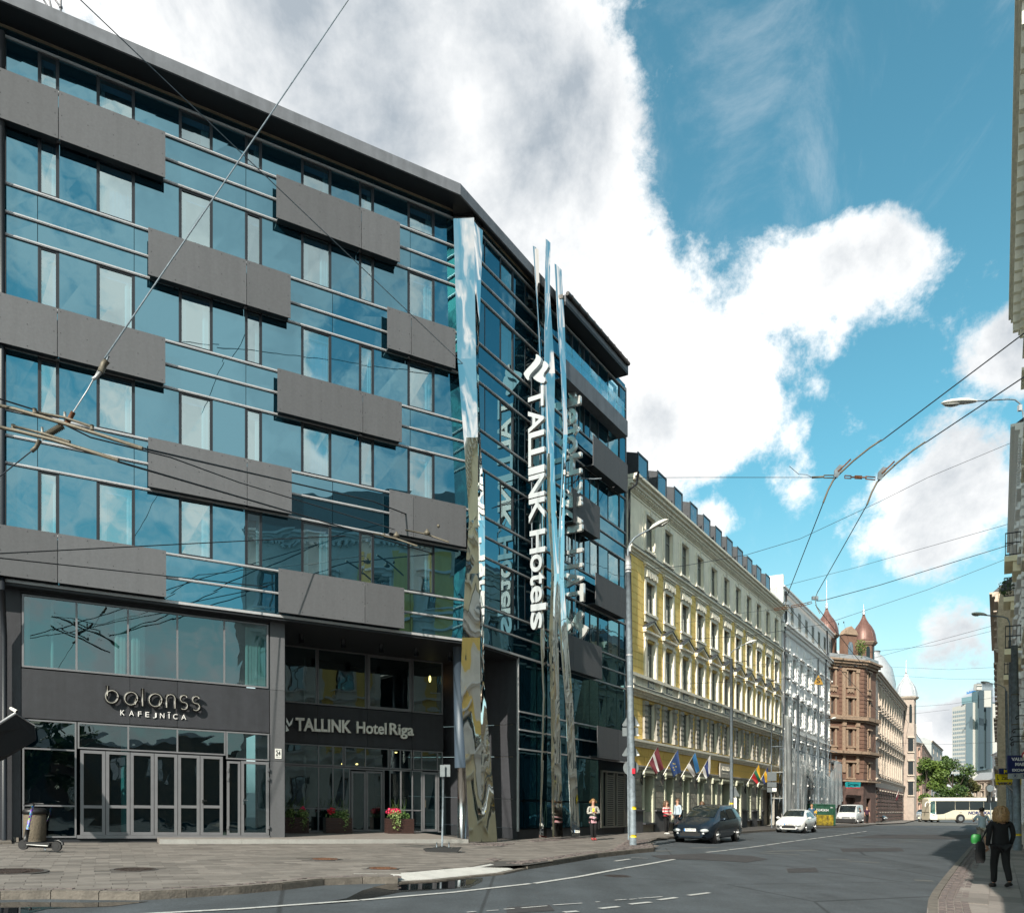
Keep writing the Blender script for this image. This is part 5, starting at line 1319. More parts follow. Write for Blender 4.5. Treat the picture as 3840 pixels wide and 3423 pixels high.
for x0, x1 in zip([Y0] + [q[1] + .22 for q in gh], [q[0] - .22 for q in gh] + [pa0 - .1]):
    if x1 - x0 > .1: mb = MB(FS); mb.box(x0, x1, 0, 1.1, 0, .10); mb.box(x0 - .02, x1 + .02, 1.1, 1.18, 0, .2); mb.build('plinth', M['plinthst'], yb)
mb = MB(FS)
for i in range(int((Y1 - Y0) / .13)): mb.box(Y0 + i * .13, Y0 + i * .13 + .07, 3.22, 3.36, 0, .12)
mb.box(Y0, Y1, 3.36, 3.44, 0, .16); mb.build('frieze', M['greystone'], yb)
mb = MB(FS); mb.box(pa0, pa1, 0, 1.5, -1.6, -1.5); mb.build('passage_gate', M['soffit'], yb)
mb = MB(FS); mb.box(pa1 + .05, pa1 + .5, 0, 2.2, .02, .12); mb.build('notice_column', M['darkframe'], yb)
# roof and dormers
mb = MB(FS); mb.prism([(0, 0), (0, 1)], 0, 1) if False else None
i0 = [FS.pt(a, h, o) for a in (Y0, Y1) for h, o in ((17.78, .30), (17.78, -8), (20.2, -8), (20.2, -2.2))]
mb.v = i0; mb.f = [(0, 1, 2, 3), (7, 6, 5, 4), (0, 3, 7, 4), (3, 2, 6, 7), (2, 1, 5, 6)]; mb.sm = [False] * 5; mb.build('roof', M['slate'], yb)
def dormer_mesh():
    mb = MB(FS); mb.rel = True; P = FS.lin; w = .62
    pts = [(-w, .1, .02), (w, .1, .02), (w, 1.55, .02), (-w, 1.55, .02), (-w, .1, -.3), (w, .1, -.3), (w, 2.1, -1.9), (-w, 2.1, -1.9)]
    mb.v = [P(*p) for p in pts]; mb.f = [(0, 1, 2, 3), (3, 2, 6, 7), (0, 3, 7, 4), (1, 5, 6, 2)]; mb.sm = [False] * 4
    return mb.mesh('dormer', M['slate'])
dmm = dormer_mesh(); dfr = shared(FS, [(-.66, -.56, .1, 1.6, .02, .06), (.56, .66, .1, 1.6, .02, .06), (-.56, .56, 1.5, 1.6, .02, .06), (-.56, .56, .1, .17, .02, .06)], M['darkframe'], 'dormer_frame')
mb = MB(FS); mb.rel = True; mb.quad(*[FS.lin(a, h, .035) for a, h in ((-.56, .17), (.56, .17), (.56, 1.5), (-.56, 1.5))]); dpn = mb.mesh('dormer_pane', M['oldglass'])
for u in [2414, 2485, 2546, 2603.5, 2652, 2696, 2737, 2776, 2812, 2846, 2880]:
    a = FS.au(u, .0) - .2
    d = place('dormer', dmm, FS.pt(a, 17.78, .0), yb); place('frame', dfr, FS.pt(a, 17.78, 0), d); place('pane', dpn, FS.pt(a, 17.78, 0), d)
mb = MB(); e = FS.pt(Y0 - .0, 17.8, .6); mb.tube([e, FS.pt(Y0, 17.2, .5), FS.pt(Y0, 17.0, .12), FS.pt(Y0 - .03, 14, .12), FS.pt(Y0 - .03, .2, .12)], .06, 8); mb.build('drain_pipe', M['darkframe'], yb)
# hotel plate and wall brackets
pl = thing('wall_sign', 'dark grey nameplate with pale looped lettering on the ochre band', 'sign', FS.pt(FS.au(2722), 3.5))
a0, a1 = FS.au(2701, .2), FS.au(2745, .2); mb = MB(FS); mb.box(a0, a1, 3.3, 4.22, .12, .2); mb.build('board', M['greystone'], pl)
mb = MB(FS)
for i in range(6): c = FS.pt(a0 + .35 + i * .28, 3.9, .21); mb.tube([c + Vector((0, 0, -.14)), c + Vector((.03, 0, 0)), c + Vector((0, 0, .14)), c + Vector((-.03, 0, 0)), c + Vector((0, 0, -.14))], .012, 5)
mb.box(a0 + .5, a0 + 1.6, 3.55, 3.6, .2, .21); mb.build('lettering', M['creamtrim'], pl)
# ------------------------------------------------------------------ white house with scaffold
def plain_front(name, label, fr, a0, a1, H, base, rows, bays_, m, tm, fm, extra=None, pedi=False, roofm='zinc', roof_h=1.6, w=1.1, gm='oldglass', depth=.25):
    root = thing(name, label, 'building', fr.pt((a0 + a1) / 2, 0))
    hs = [(b - w / 2, b + w / 2, r[0], r[1]) for b in bays_ for r in rows]
    wall_grid(fr, a0, a1, 0, H, hs, depth, back=-9).build('wall', M[m], root)
    add_windows(root, fr, hs, depth - .02, 'T', M[fm], M[gm])
    for i, r in enumerate(rows):
        hh = r[1] - r[0]
        bx = [(-w / 2 - .16, -w / 2, -.02, hh + .05, 0, .06), (w / 2, w / 2 + .16, -.02, hh + .05, 0, .06), (-w / 2 - .2, w / 2 + .2, hh + .05, hh + .3, 0, .08), (-w / 2 - .3, w / 2 + .3, hh + .3, hh + .42, 0, .26), (-w / 2 - .22, w / 2 + .22, -.14, -.02, 0, .18)]
        if i in (pedi or ()): bx += [(-.45, .45, hh + .42, hh + .55, 0, .2), (-.2, .2, hh + .55, hh + .68, 0, .2)]
        sm_ = shared(fr, bx, M[tm], 'window_surround')
        for b in bays_: place('window_surround', sm_, fr.pt(b, r[0]), root)
    for h in base: cornice(root, fr, a0, a1, [(h, h + .14, .10), (h + .14, h + .26, .24)], M[tm])
    cornice(root, fr, a0, a1, [(H - .5, H - .3, .16), (H - .3, H - .12, .34), (H - .12, H, .5)], M[tm])
    mb = MB(fr)
    for i in range(int((a1 - a0) / .34)): mb.box(a0 + i * .34, a0 + i * .34 + .16, H - .66, H - .5, 0, .2)
    mb.build('dentil_row', M[tm], root)
    mb = MB(); mb.v = [fr.pt(a, h, o) for a in (a0, a1) for h, o in ((H, .3), (H, -9), (H + roof_h, -8), (H + roof_h, -2))]
    mb.f = [(0, 1, 2, 3), (7, 6, 5, 4), (0, 3, 7, 4), (3, 2, 6, 7), (2, 1, 5, 6)]; mb.sm = [False] * 5; mb.build('roof', M[roofm], root)
    return root
M['whitest'] = mat('white stucco', (.80, .79, .77), .85, var=.08, vscale=2, bump=.3, bscale=20)
M['whitetrim'] = mat('white trim', (.84, .83, .81), .8, var=.05); streak(M['whitest'], .86, 1.02)
W0, W1 = Y1 + .25, FS.au(3128)
nb = 8; wb = [W0 + (W1 - W0) * (i + .5) / nb for i in range(nb)]
wh = plain_front('white_building', 'white classical house behind plastic sheeted scaffold, next to the yellow house', FS, W0, W1, 16.6, [4.3, 7.7], [(15.0, 15.01 + 1.0), (12.4, 14.2), (8.6, 10.6), (5.1, 6.9), (1.3, 3.1)][1:], wb, 'whitest', 'whitetrim', 'winframe', pedi=(1,))
mb = MB(FS); mb.box(W0, W1, 16.6, 19.6, -8, -.15)
mb.build('attic_storey', M['whitest'], wh)
ah = [(b - .45, b + .45, 17.2, 18.8) for b in wb]; add_windows(wh, FS, ah, -.0, 'T', M['winframe'], M['oldglass'], o=-.12, panes=True)
cornice(wh, FS, W0, W1, [(19.35, 19.6, .1), (19.6, 19.7, .25)], M['whitetrim'])
for b in [(x + y) / 2 for x, y in zip(wb, wb[1:])]:
    mb = MB(FS); mb.box(b - .28, b + .28, 8.2, 15.6, 0, .09)
    for k in range(18): mb.box(b - .34, b + .34, 8.3 + k * .4, 8.5 + k * .4, 0, .12)
    mb.build('quoin_strip', M['whitetrim'], wh)
mb = MB(FS); mb.box(W0, W0 + .3, 16.6, 20.6, -6, .1); mb.build('firewall', M['whitetrim'], wh)
for a in (W0 + .1, wb[5] + 1.6): mb = MB(); mb.tube([FS.pt(a, 19.2, .3), FS.pt(a, 17, .35), FS.pt(a, 16, .2), FS.pt(a, 4, .2)], .07, 6); mb.build('drain_pipe', M['darkframe'], wh)
# scaffold
sc_ = thing('scaffold', 'steel scaffold draped in torn clear plastic in front of the white house', 'scaffold', FS.pt(W0 + 3, 0, 1.2))
S0, S1 = FS.au(2935, 1.2), FS.au(3152, 1.2)
M['sheet'] = glass('clear plastic sheeting', (.10, .10, .10), (.28, .29, .29), trans=.55, wav=.05, wscale=2.5, rough=.25, tcol=(1, 1, 1))
nsc = 9
for i in range(nsc + 1):
    a = S0 + (S1 - S0) * i / nsc; top = [8.6, 8.2, 8.0, 7.6, 7.2, 7.0, 6.7, 6.9, 6.6, 6.0][i]
    for o in (.35, 1.25):
        mb = MB(); mb.tube([FS.pt(a, 0, o), FS.pt(a, top - (.4 if o < 1 else 0), o)], .045, 6); mb.build('standard', M['galv'], sc_)
    mb = MB()
    for h in (2.1, 4.1, 6.1): mb.tube([FS.pt(a, h, .35), FS.pt(a, h, 1.25)], .035, 6)
    mb.build('transom', M['galv'], sc_)
for h in (2.1, 3.1, 4.1, 5.1, 6.1, 7.0):
    mb = MB(); mb.tube([FS.pt(S0, h, 1.25), FS.pt(S1 - (2.2 if h > 6.5 else 0), h, 1.25)], .035, 6); mb.build('ledger', M['galv'], sc_)
for i in (1, 4, 6):
    a = S0 + (S1 - S0) * i / nsc; mb = MB(); mb.tube([FS.pt(a, 4.1, 1.3), FS.pt(a + 2, 8.0, 1.3)], .03, 6); mb.build('brace', M['galv'], sc_)
for h in (2.1, 4.1): mb = MB(FS); mb.box(S0, S1, h + .03, h + .08, .4, 1.2); mb.build('deck', M['greystone'], sc_)
def sheet(a0, a1, tops, bots, o):
    n = 22; mb = MB(); rows = []
    for r in range(7):
        f = r / 6; row = []
        for i in range(n + 1):
            x = i / n; tp = interp([k / (len(tops) - 1) for k in range(len(tops))], tops, x); bt = interp([k / (len(bots) - 1) for k in range(len(bots))], bots, x)
            row.append(FS.pt(a0 + (a1 - a0) * x + .08 * math.sin(9 * f + i), tp + (bt - tp) * f, o + .12 * math.sin(i * 1.9 + 2 * f) + .05 * math.sin(i * 4.1)))
        rows.append(row)
    mb.loft(rows, close=False, cap=False); mb.build('plastic_sheet', M['sheet'], sc_)
sheet(S0 - .1, S0 + 1.9, [8.5, 8.5], [.5, .4], 1.36); sheet(S0 + 1.9, S0 + 7.2, [7.6, 5.4, 5.8, 4.8, 5.4], [.6, .9, .4, 1.0], 1.40)
sheet(S0 + 9.5, S1 + .2, [3.9, 5.6, 4.2, 6.2, 5.8], [1.2, .9, 2.2], 1.40); sheet(S0 + 6.8, S0 + 9.6, [6.6, 4.4], [4.3, 3.6], 1.42)
M['carglass'] = mat('car glass', (.012, .018, .02), .06, spec=.45)
# ================================================================== brown corner house, its wing, and the far end of the street
M['brown'] = mat('reddish brown stone', (.155, .085, .06), .85, var=.2, vscale=1.5, bump=.3, bscale=15)
M['browntrim'] = mat('tan carved stone', (.27, .19, .135), .85, var=.25, vscale=6, bump=.5, bscale=12)
M['darkstone'] = mat('dark brown rusticated stone', (.10, .06, .05), .9, var=.3, vscale=3, bump=.5)
M['copper'] = mat('brown copper sheet', (.15, .075, .06), .45, .3, var=.2, vscale=3)
M['pinkst'] = mat('pinkish stone wall', (.38, .31, .265), .85, var=.12, vscale=2)
M['pinktrim'] = mat('pale pink trim', (.48, .40, .33), .85, var=.15, vscale=6)
M['silver'] = mat('silver sheet dome', (.50, .51, .52), .4, .5, var=.1)
M['teal'] = mat('teal sign board', (.01, .22, .24), .5)
M['redp'] = mat('red paint', (.5, .01, .03), .5)
b0, b1, b2 = pp(3098, 3080, 36.4), pp(3238, 3085, 35.8), pp(3284, 3084, 34.7)
FB = Fr((b0.x, b0.y), (b1.x - b0.x, b1.y - b0.y)); FC = Fr((b1.x, b1.y), (b2.x - b1.x, b2.y - b1.y)); FW = Fr((b2.x, b2.y), (1793, 2900))
HB = 16.9
br = thing('brown_building', 'ornate reddish brown corner house with two bell shaped copper domes', 'building', FB.pt(2, 0))
LB = math.hypot(b1.x - b0.x, b1.y - b0.y); LC = math.hypot(b2.x - b1.x, b2.y - b1.y)
def hvb(v, pxm=36): return 1.6 + (3025.6 - v) / pxm
rowsB = [(hvb(2571), hvb(2516)), (hvb(2679), hvb(2621)), (hvb(2794), hvb(2736)), (hvb(2912), hvb(2862))]
for fr, a0, a1, bb, m, w in ((FB, 0, FB.au(3145), [FB.au(3122)], 'darkstone', .55), (FB, FB.au(3145), LB, [FB.au(3188)], 'brown', .62), (FC, 0, LC, [FC.au(3257)], 'brown', .5)):
    hs = [(b - w / 2, b + w / 2, r0, r1) for b in bb for r0, r1 in rowsB]
    wall_grid(fr, a0 + .002, a1, 4.6, HB - .4, hs, .25, back=-4).build('wall', M[m if m != 'darkstone' else 'brown'], br)
    wall_grid(fr, a0 + .002, a1, 0, 4.6, [(b - .6, b + .6, 0, 2.6) for b in bb], .3, back=-4).build('ground_wall', M['darkstone'], br)
    add_windows(br, fr, hs, .2, 'T', M['brownframe'], M['oldglass'])
    for b in bb:
        for r0, r1 in rowsB:
            mb = MB(fr); mb.box(b - w / 2 - .18, b - w / 2, r0 - .1, r1 + .1, 0, .1); mb.box(b + w / 2, b + w / 2 + .18, r0 - .1, r1 + .1, 0, .1); mb.box(b - w / 2 - .3, b + w / 2 + .3, r1 + .1, r1 + .26, 0, .25); mb.box(b - w / 2 - .25, b + w / 2 + .25, r0 - .25, r0 - .1, 0, .2)
            for k in range(5): mb.box(b - .4 + .17 * k, b - .28 + .17 * k, r0 - .75 + .1 * (k % 2), r0 - .3, 0, .14)
            mb.build('window_surround', M['browntrim'], br)
    for b in bb:
        for s in (-.85, .85):
            if w > .6: mb = MB(fr); mb.box(b + s - .16, b + s + .16, 5.2, HB - 1.1, 0, .16); mb.box(b + s - .22, b + s + .22, HB - 1.3, HB - .9, 0, .24); mb.box(b + s - .22, b + s + .22, 10.0, 10.4, 0, .24); mb.build('pilaster', M['browntrim'], br)
    for k in range(26):
        if m == 'darkstone': continue
        h = 5.3 + k * .42; mb = MB(fr); mb.box(a0 + .05, min(bb[0] - 1.05, a1), h, h + .36, -.01, .05) if w > .6 else None; mb.box(max(bb[0] + 1.05, a0), a1 - .05, h, h + .36, -.01, .05) if w > .6 else mb.box(a0 + .04, bb[0] - .5, h, h + .36, -.01, .05)
        mb.build('stone_course', M['brown'], br)
    for (h0, h1, o1) in ((HB - .7, HB - .45, .25), (HB - .45, HB - .2, .5), (HB - .2, HB, .7), (hvb(2707), hvb(2700), .3), (hvb(2700), hvb(2686), .55), (hvb(2832), hvb(2826), .35), (hvb(2826), hvb(2816), .7), (hvb(2930), hvb(2924), .5)):
        mb = MB(fr); mb.box(a0 - .1, a1 + .1, h0, h1, -.05, o1); mb.build('cornice', M['browntrim'], br)
def dome(root, c, r, h0, hb, hd, n=8, m='copper', wallm='brown', spire=1.2, win=True):
    x, y = c; z = G(x)
    mb = MB(); mb.lathe((x, y, z), [(r * .86, h0), (r * .86, h0 + hb)], n, sm=False, ang0=.39); mb.build('turret_wall', M[wallm], root)
    mb = MB(); mb.lathe((x, y, z), [(r * .95, h0 + hb - .35), (r * 1.12, h0 + hb - .1), (r * 1.14, h0 + hb), (r * 1.0, h0 + hb + .06)], n, sm=False, ang0=.39); mb.build('cornice', M['browntrim' if m == 'copper' else 'pinktrim'], root)
    pr = [(1.03, 0), (.99, .10), (.93, .25), (.82, .40), (.62, .55), (.40, .67), (.23, .79), (.12, .90), (.06, 1.0)]
    mb = MB(); mb.lathe((x, y, z + h0 + hb + .05), [(r * a, hd * b) for a, b in pr], n * 2, sm=True, ang0=.39)
    d = mb.build('dome', M[m], root)
    mb = MB()
    for k in range(n):
        w = 2 * math.pi * k / n + .39; mb.tube([(x + r * a * 1.005 * math.cos(w), y + r * a * 1.005 * math.sin(w), z + h0 + hb + .05 + hd * b) for a, b in pr], .03, 4)
    mb.build('seam', M[m], d)
    mb = MB(); t = z + h0 + hb + hd; mb.lathe((x, y, t), [(.09, 0), (.2, .15), (.08, .3), (.16, .45), (.05, .6), (.03, .6 + spire), (.0, .65 + spire)], 8); mb.build('finial', M['silver'], d)
    if win:
        for w in (-1.57, -.78, -2.36):
            cx, cy = x + r * .80 * math.cos(w), y + r * .80 * math.sin(w); t = Vector((-math.sin(w), math.cos(w), 0)); nn = Vector((math.cos(w), math.sin(w), 0))
            mb = MB(); q = [Vector((cx, cy, z + h0 + .5)) + t * s * .2 + nn * .06 + Vector((0, 0, q_)) for s, q_ in ((-1, 0), (1, 0), (1, hb * .5), (.6, hb * .62), (-.6, hb * .62), (-1, hb * .5))]; mb.quad(*q); mb.build('window', M['carglass'], root)
cl = pp(3100, 3080, 35.2); cr_ = pp(3239, 3080, 34.6)
dome(br, (cl.x, cl.y), 1.15, HB, 2.9, 2.9, spire=2.4); dome(br, (cr_.x, cr_.y), 1.22, HB - .2, 2.7, 3.1, spire=.5)
g0 = FB.au(3163); g1 = FB.au(3210); mb = MB(FB); mb.box(g0, g1, HB, HB + 2.6, -.6, .1); mb.build('gable_wall', M['brown'], br)
mb = MB(FB); mb.prism([(g0 - .1, HB + 2.6), (g1 + .1, HB + 2.6), (g1 - .1, HB + 3.0), ((g0 + g1) / 2, HB + 3.5), (g0 + .1, HB + 3.0)], -.5, .25); mb.build('gable_top', M['browntrim'], br)
ga = (g0 + g1) / 2; mb = MB(FB); mb.prism([(ga - .3, HB + .4), (ga + .3, HB + .4), (ga + .3, HB + 1.5), (ga + .18, HB + 1.85), (ga - .18, HB + 1.85), (ga - .3, HB + 1.5)], .1, .13); mb.build('window', M['oldglass'], br)
mb = MB(); mb.slab([FB.xy(0, .3), FB.xy(LB, .3), FC.xy(LC, .3), FW.xy(4, -3), FB.xy(0, -6)], HB, HB + .5); mb.build('roof', M['zinc'], br)
pv = thing('roof_plant', 'small green bush growing on the brown house cornice', 'plant', pp(3226, 2462, 36))
# wing
WH = [16.5]; w1 = FW.au(3396)
wbays = [FW.au(u) for u in (3296, 3306, 3316, 3326, 3335, 3344, 3352, 3360, 3367, 3374, 3381)]
wing = plain_front('pink_building', 'long pinkish stone house wing receding behind the brown corner house', FW, .02, w1, 16.3, [4.6, 9.0], [(1.2, 3.2), (5.4, 7.9), (9.9, 11.9), (13.0, 15.0)], wbays, 'pinkst', 'pinktrim', 'brownframe', w=.9, roofm='silver', roof_h=2.6)
for b in wbays[:-1]:
    mb = MB(FW); mb.box(b + .95, b + 1.3, 5, 15.2, 0, .2); mb.build('pilaster', M['pinktrim'], wing)
mb = MB(FW)
for i in range(40):
    for k in range(9):
        a = .1 + i * .72 + (.36 if k % 2 else 0)
        if a + .6 < w1: mb.box(a, a + .55, .2 + k * .42, .5 + k * .42, 0, .16)
o = mb.build('rustic_block_field', M['darkstone'], wing); o['kind'] = 'stuff'
ct = pp(3398, 3066, 26); dome(wing, (ct.x, ct.y), 1.5, 13.4, 4.2, 3.6, m='silver', wallm='pinkst', spire=1.2)
mb = MB(); mb.lathe((ct.x, ct.y, G(ct.x)), [(1.32, 0), (1.32, 13.4)], 8, sm=False, ang0=.39); mb.build('turret_wall', M['pinkst'], wing)
for h in (3.6, 6.5, 9.8):
    mb = MB(); w = -1.57; mb.box(ct.x - .35, ct.x + .35, G(ct.x) + h, G(ct.x) + h + 1.9, ct.y - 1.3, ct.y - 1.2); mb.build('window', M['carglass'], wing); mb = MB(); mb.box(ct.x - .5, ct.x + .5, G(ct.x) + h - .2, G(ct.x) + h - .02, ct.y - 1.4, ct.y - 1.2); mb.build('window_sill', M['pinktrim'], wing); mb = MB(); mb.box(ct.x - .5, ct.x + .5, G(ct.x) + h + 1.92, G(ct.x) + h + 2.15, ct.y - 1.42, ct.y - 1.2); mb.build('window_head', M['pinktrim'], wing)
mb = MB(); cc = pp(3300, 2440, 30); mb.lathe((cc.x + 1, cc.y + 4, G(cc.x) + 16.3), [(2.6, 0), (2.7, 1.2), (2.3, 3.2), (1.3, 4.8), (.8, 5.2), (.9, 5.6)], 12); mb.build('dome', M['silver'], wing)
# shop sign
ds = thing('shop_sign', 'teal shop sign with a white word and a red edge on the brown house', 'sign', pp(3199, 2955, 36.6))
q = [pp(3170, 2936, 36.9), pp(3174, 2931, 36.9), pp(3228, 2932, 36.7), pp(3226, 2951, 36.7), pp(3172, 2951, 36.9)]
mb = MB(); mb.v = q + [p + Vector((0, .12, 0)) for p in q]; mb.f = [(0, 1, 2, 3, 4), (9, 8, 7, 6, 5)] + [(i, (i + 1) % 5, 5 + (i + 1) % 5, 5 + i) for i in range(5)]; mb.sm = [False] * 7; mb.build('board', M['teal'], ds)
q = [pp(3172, 2951.5, 36.9), pp(3225, 2951.5, 36.7), pp(3223, 2954.5, 36.7), pp(3175, 2954.5, 36.9)]
mb = MB(); mb.v = q + [p + Vector((0, .12, 0)) for p in q]; mb.f = [(0, 1, 2, 3), (7, 6, 5, 4)] + [(i, (i + 1) % 4, 4 + (i + 1) % 4, 4 + i) for i in range(4)]; mb.sm = [False] * 6; mb.build('edge', M['redp'], ds)
me = text_mesh('Drogas', 1, .01, M['white'], bold=.02); fit_mesh(me, 40 / 36.8, 13 / 36.8); p0 = pp(3179, 2947.5, 37.0)
for v in me.vertices: v.co = p0 + Vector((v.co.x, -.02, v.co.z - SLOPE * v.co.x))
mesh_part('lettering', me, ds)
# far houses past the crossing
def block(name, label, u0, u1, vtop, pxm0, pxm1, m, floors, bays_n, tm='pinktrim', roofm='zinc', roof_v=None, depth=8, cat='building'):
    p0, p1 = pp(u0, 3000, pxm0), pp(u1, 3000, pxm1); fr = Fr((p0.x, p0.y), (p1.x - p0.x, p1.y - p0.y)); L = math.hypot(p1.x - p0.x, p1.y - p0.y)
    H = 1.6 + (Hz(u0) - vtop) / pxm0; fh = (H - 1) / floors
    rw = [(fh * k + 1.0, fh * k + 1.0 + fh * .55) for k in range(floors)]; bs = [L * (i + .5) / bays_n for i in range(bays_n)]
    return plain_front(name, label, fr, 0, L, H, [], rw, bs, m, tm, 'brownframe', w=min(1.3, L / bays_n * .5), roofm=roofm, roof_h=((Hz(u0) - roof_v) / pxm0 + 1.6 - H) if roof_v else 1.5)
M['salmon'] = mat('salmon stucco', (.55, .33, .25), .85, var=.1)
M['grayst'] = mat('grey house wall', (.36, .37, .36), .85, var=.1)
block('salmon_house', 'salmon coloured house with a grey mansard roof behind the silver turret', 3415, 3455, 2778, 14, 13.6, 'salmon', 5, 2, roof_v=2728)
block('salmon_house', 'side front of a pink house under a dark roof behind the near tree', 3456, 3492, 2786, 13.4, 10.5, 'salmon', 5, 4, roofm='slate', roof_v=2730)
block('grey_house', 'narrow pale grey house with stone ornaments on its roof between the two trees', 3493, 3534, 2775, 10.4, 9, 'grayst', 6, 3, roof_v=2762)
wf = pp(3480, 2740, 10); fw_ = thing('firewall_house', 'blank white gable wall rising behind the salmon house', 'building', (wf.x, wf.y, G(wf.x)))
q = [pp(3438, 2714, 10), pp(3494, 2706, 10), pp(3494, 3000, 10), pp(3438, 3000, 10)]
mb = MB(); mb.v = q + [p + Vector((2, 12, 0)) for p in q]; mb.f = [(0, 1, 2, 3), (7, 6, 5, 4)] + [(i, (i + 1) % 4, 4 + (i + 1) % 4, 4 + i) for i in range(4)]; mb.sm = [False] * 6; mb.build('wall', M['whitest'], fw_)
block('beige_house', 'low beige house with a pale roof closing the street below the tower', 3650, 3722, 2925, 12, 12.5, 'pinktrim', 4, 3, roofm='zinc', roof_v=2896)
block('white_house', 'narrow white stuccoed house beside the right hand rusticated wall', 3722, 3762, 2828, 13, 14, 'whitest', 5, 2, tm='whitetrim')
# tower hotel
M['conc'] = mat('pale concrete', (.46, .45, .42), .8)
M['toweryb'] = mat('tower strip window', (.20, .25, .28), .3)
M['towglass'] = glass('tower blue glass', (.14, .18, .19), (.05, .075, .085), wav=.0)
M['towdark'] = mat('dark tower glass', (.045, .07, .085), .3)
TP = 5.2
tw = thing('tower_building', 'distant high rise hotel tower with a banded pale side and dark glass strips', 'building', pp(3650, 3045, TP))
def TPp(u, v, p=TP): return pp(u, v, p)
def tbox(u0, v0, u1, v1, p0, p1, th, m, name, parent=tw):
    q = [TPp(u0, v0[0], p0), TPp(u1, v1[0], p1), TPp(u1, v1[1], p1), TPp(u0, v0[1], p0)]
    nn = (q[1] - q[0]).cross(Vector((0, 0, 1))).normalized(); nn = nn if nn.y > 0 else -nn
    mb = MB(); mb.v = q + [p + nn * th for p in q]; mb.f = [(0, 1, 2, 3), (7, 6, 5, 4)] + [(i, (i + 1) % 4, 4 + (i + 1) % 4, 4 + i) for i in range(4)]; mb.sm = [False] * 6
    return mb.build(name, M[m], parent)
_a, _b = TPp(3571, 3000, 5.1), TPp(3648, 3000, 5.28); FT = Fr((_a.x, _a.y), (_b.x - _a.x, _b.y - _a.y)); LT = math.hypot(_b.x - _a.x, _b.y - _a.y)
h0_, h1_ = FT.hv(3571, 2652), FT.hv(3648, 2633); mb = MB(FT); mb.prism([(0, 0), (LT, 0), (LT, h1_), (0, h0_)], -20, 0); mb.build('wall', M['conc'], tw)
for k in range(22):
    for c in range(9):
        mb = MB(FT); a = .8 + (LT - 1.6) * c / 9; h = h0_ - 3 - k * 3.05; mb.box(a, a + (LT - 1.6) / 9 * .72, h - 1.5, h, 0, .12); mb.build('window', M['toweryb'], tw)
tbox(3648, (2632, 2890), 3668, (2632, 2890), 5.28, 5.25, 5, 'towglass', 'glass_wall'); tbox(3666, (2586, 2890), 3722, (2586, 2880), 5.30, 5.29, 6, 'towglass', 'glass_wall')
tbox(3721, (2632, 2880), 3733, (2632, 2876), 5.22, 5.2, 5, 'towglass', 'glass_wall')
tbox(3673, (2588, 2875), 3690, (2588, 2872), 5.34, 5.33, .5, 'towdark', 'dark_strip'); tbox(3700, (2652, 2880), 3715, (2652, 2878), 5.33, 5.31, .5, 'towdark', 'dark_strip')
tbox(3692, (2588, 2650), 3717, (2588, 2650), 5.335, 5.32, .4, 'conc', 'white_strip')
tbox(3606, (2616, 2640), 3662, (2606, 2633), 5.2, 5.26, 12, 'towglass', 'crown_storey')
tbox(3664, (2562, 2586), 3682, (2562, 2586), 5.6, 5.6, 4, 'conc', 'lift_house')
mb = MB()
for u in range(3686, 3722, 5): mb.tube([TPp(u, 2588, 5.62), TPp(u, 2563, 5.62)], .35, 5)
mb.tube([TPp(3664, 2563, 5.62), TPp(3720, 2563, 5.62)], .35, 5); mb.build('roof_frame', M['galv'], tw)
sg = thing('tower_sign', 'blue script lettering with a blue square on the distant tower roof', 'sign', TPp(3640, 2612, 5.5))
M['bluesign'] = mat('blue sign', (.02, .17, .45), .5)
me = text_mesh('Radisson', 1, .05, M['bluesign'], bold=.03); fit_mesh(me, 26 / 5.5, 10 / 5.5); p0 = TPp(3625, 2603, 5.5)
for v in me.vertices: v.co = p0 + Vector((v.co.x, v.co.y, v.co.z + .32 * v.co.x))
mesh_part('lettering', me, sg)
q = TPp(3651, 2591, 5.5); mb = MB(); mb.box(q.x, q.x + 1.4, q.z, q.z + 2.2, q.y, q.y + .3); mb.v = [Vector((p.x, p.y, p.z)) for p in mb.v]; mb.build('square', M['bluesign'], sg)
# ================================================================== right side of the street
M['paleyellow'] = mat('pale yellow stucco', (.82, .72, .50), .85, var=.08, vscale=2)
M['ornwhite'] = mat('grey white stucco', (.80, .77, .71), .85, var=.1, vscale=2)
M['ochre2'] = mat('orange brown stone', (.48, .38, .27), .85, var=.25, vscale=5, bump=.8, bscale=6)
M['iron2'] = mat('black wrought iron', (.02, .02, .022), .5, .5)
RR = FR_
def rfront(name, label, a0, a1, H, m, tm, rows, nb_, roofm='slate', roof_h=2, off=0, w=1.15, pedi=(), base=(), cat='building'):
    fr = Fr((RR.xy(0, off)[0], RR.xy(0, off)[1]), RR.d); fr.n = RR.n
    return plain_front(name, label, fr, a0, a1, H, base, rows, [a0 + (a1 - a0) * (i + .5) / nb_ for i in range(nb_)], m, tm, 'winframe', w=w, roofm=roofm, roof_h=roof_h, pedi=pedi), fr
r0, fr0 = rfront('corner_house', 'cream house with yellow bays facing the glass hotel, just right of the view', 7.5, 23.9, 17.0, 'ornwhite', 'whitetrim', [(1.2, 3.2), (5.2, 7.4), (9.0, 11.2), (12.6, 14.6)], 5, roof_h=3.2, base=(4.4, 8.2, 12.0))
for i in range(4):
    mb = MB(fr0); a = 14.8 + 2.28 * i; mb.box(a - .45, a + .45, 5.0, 16.0, 0, .12); mb.build('yellow_bay', M['yellow'], r0)
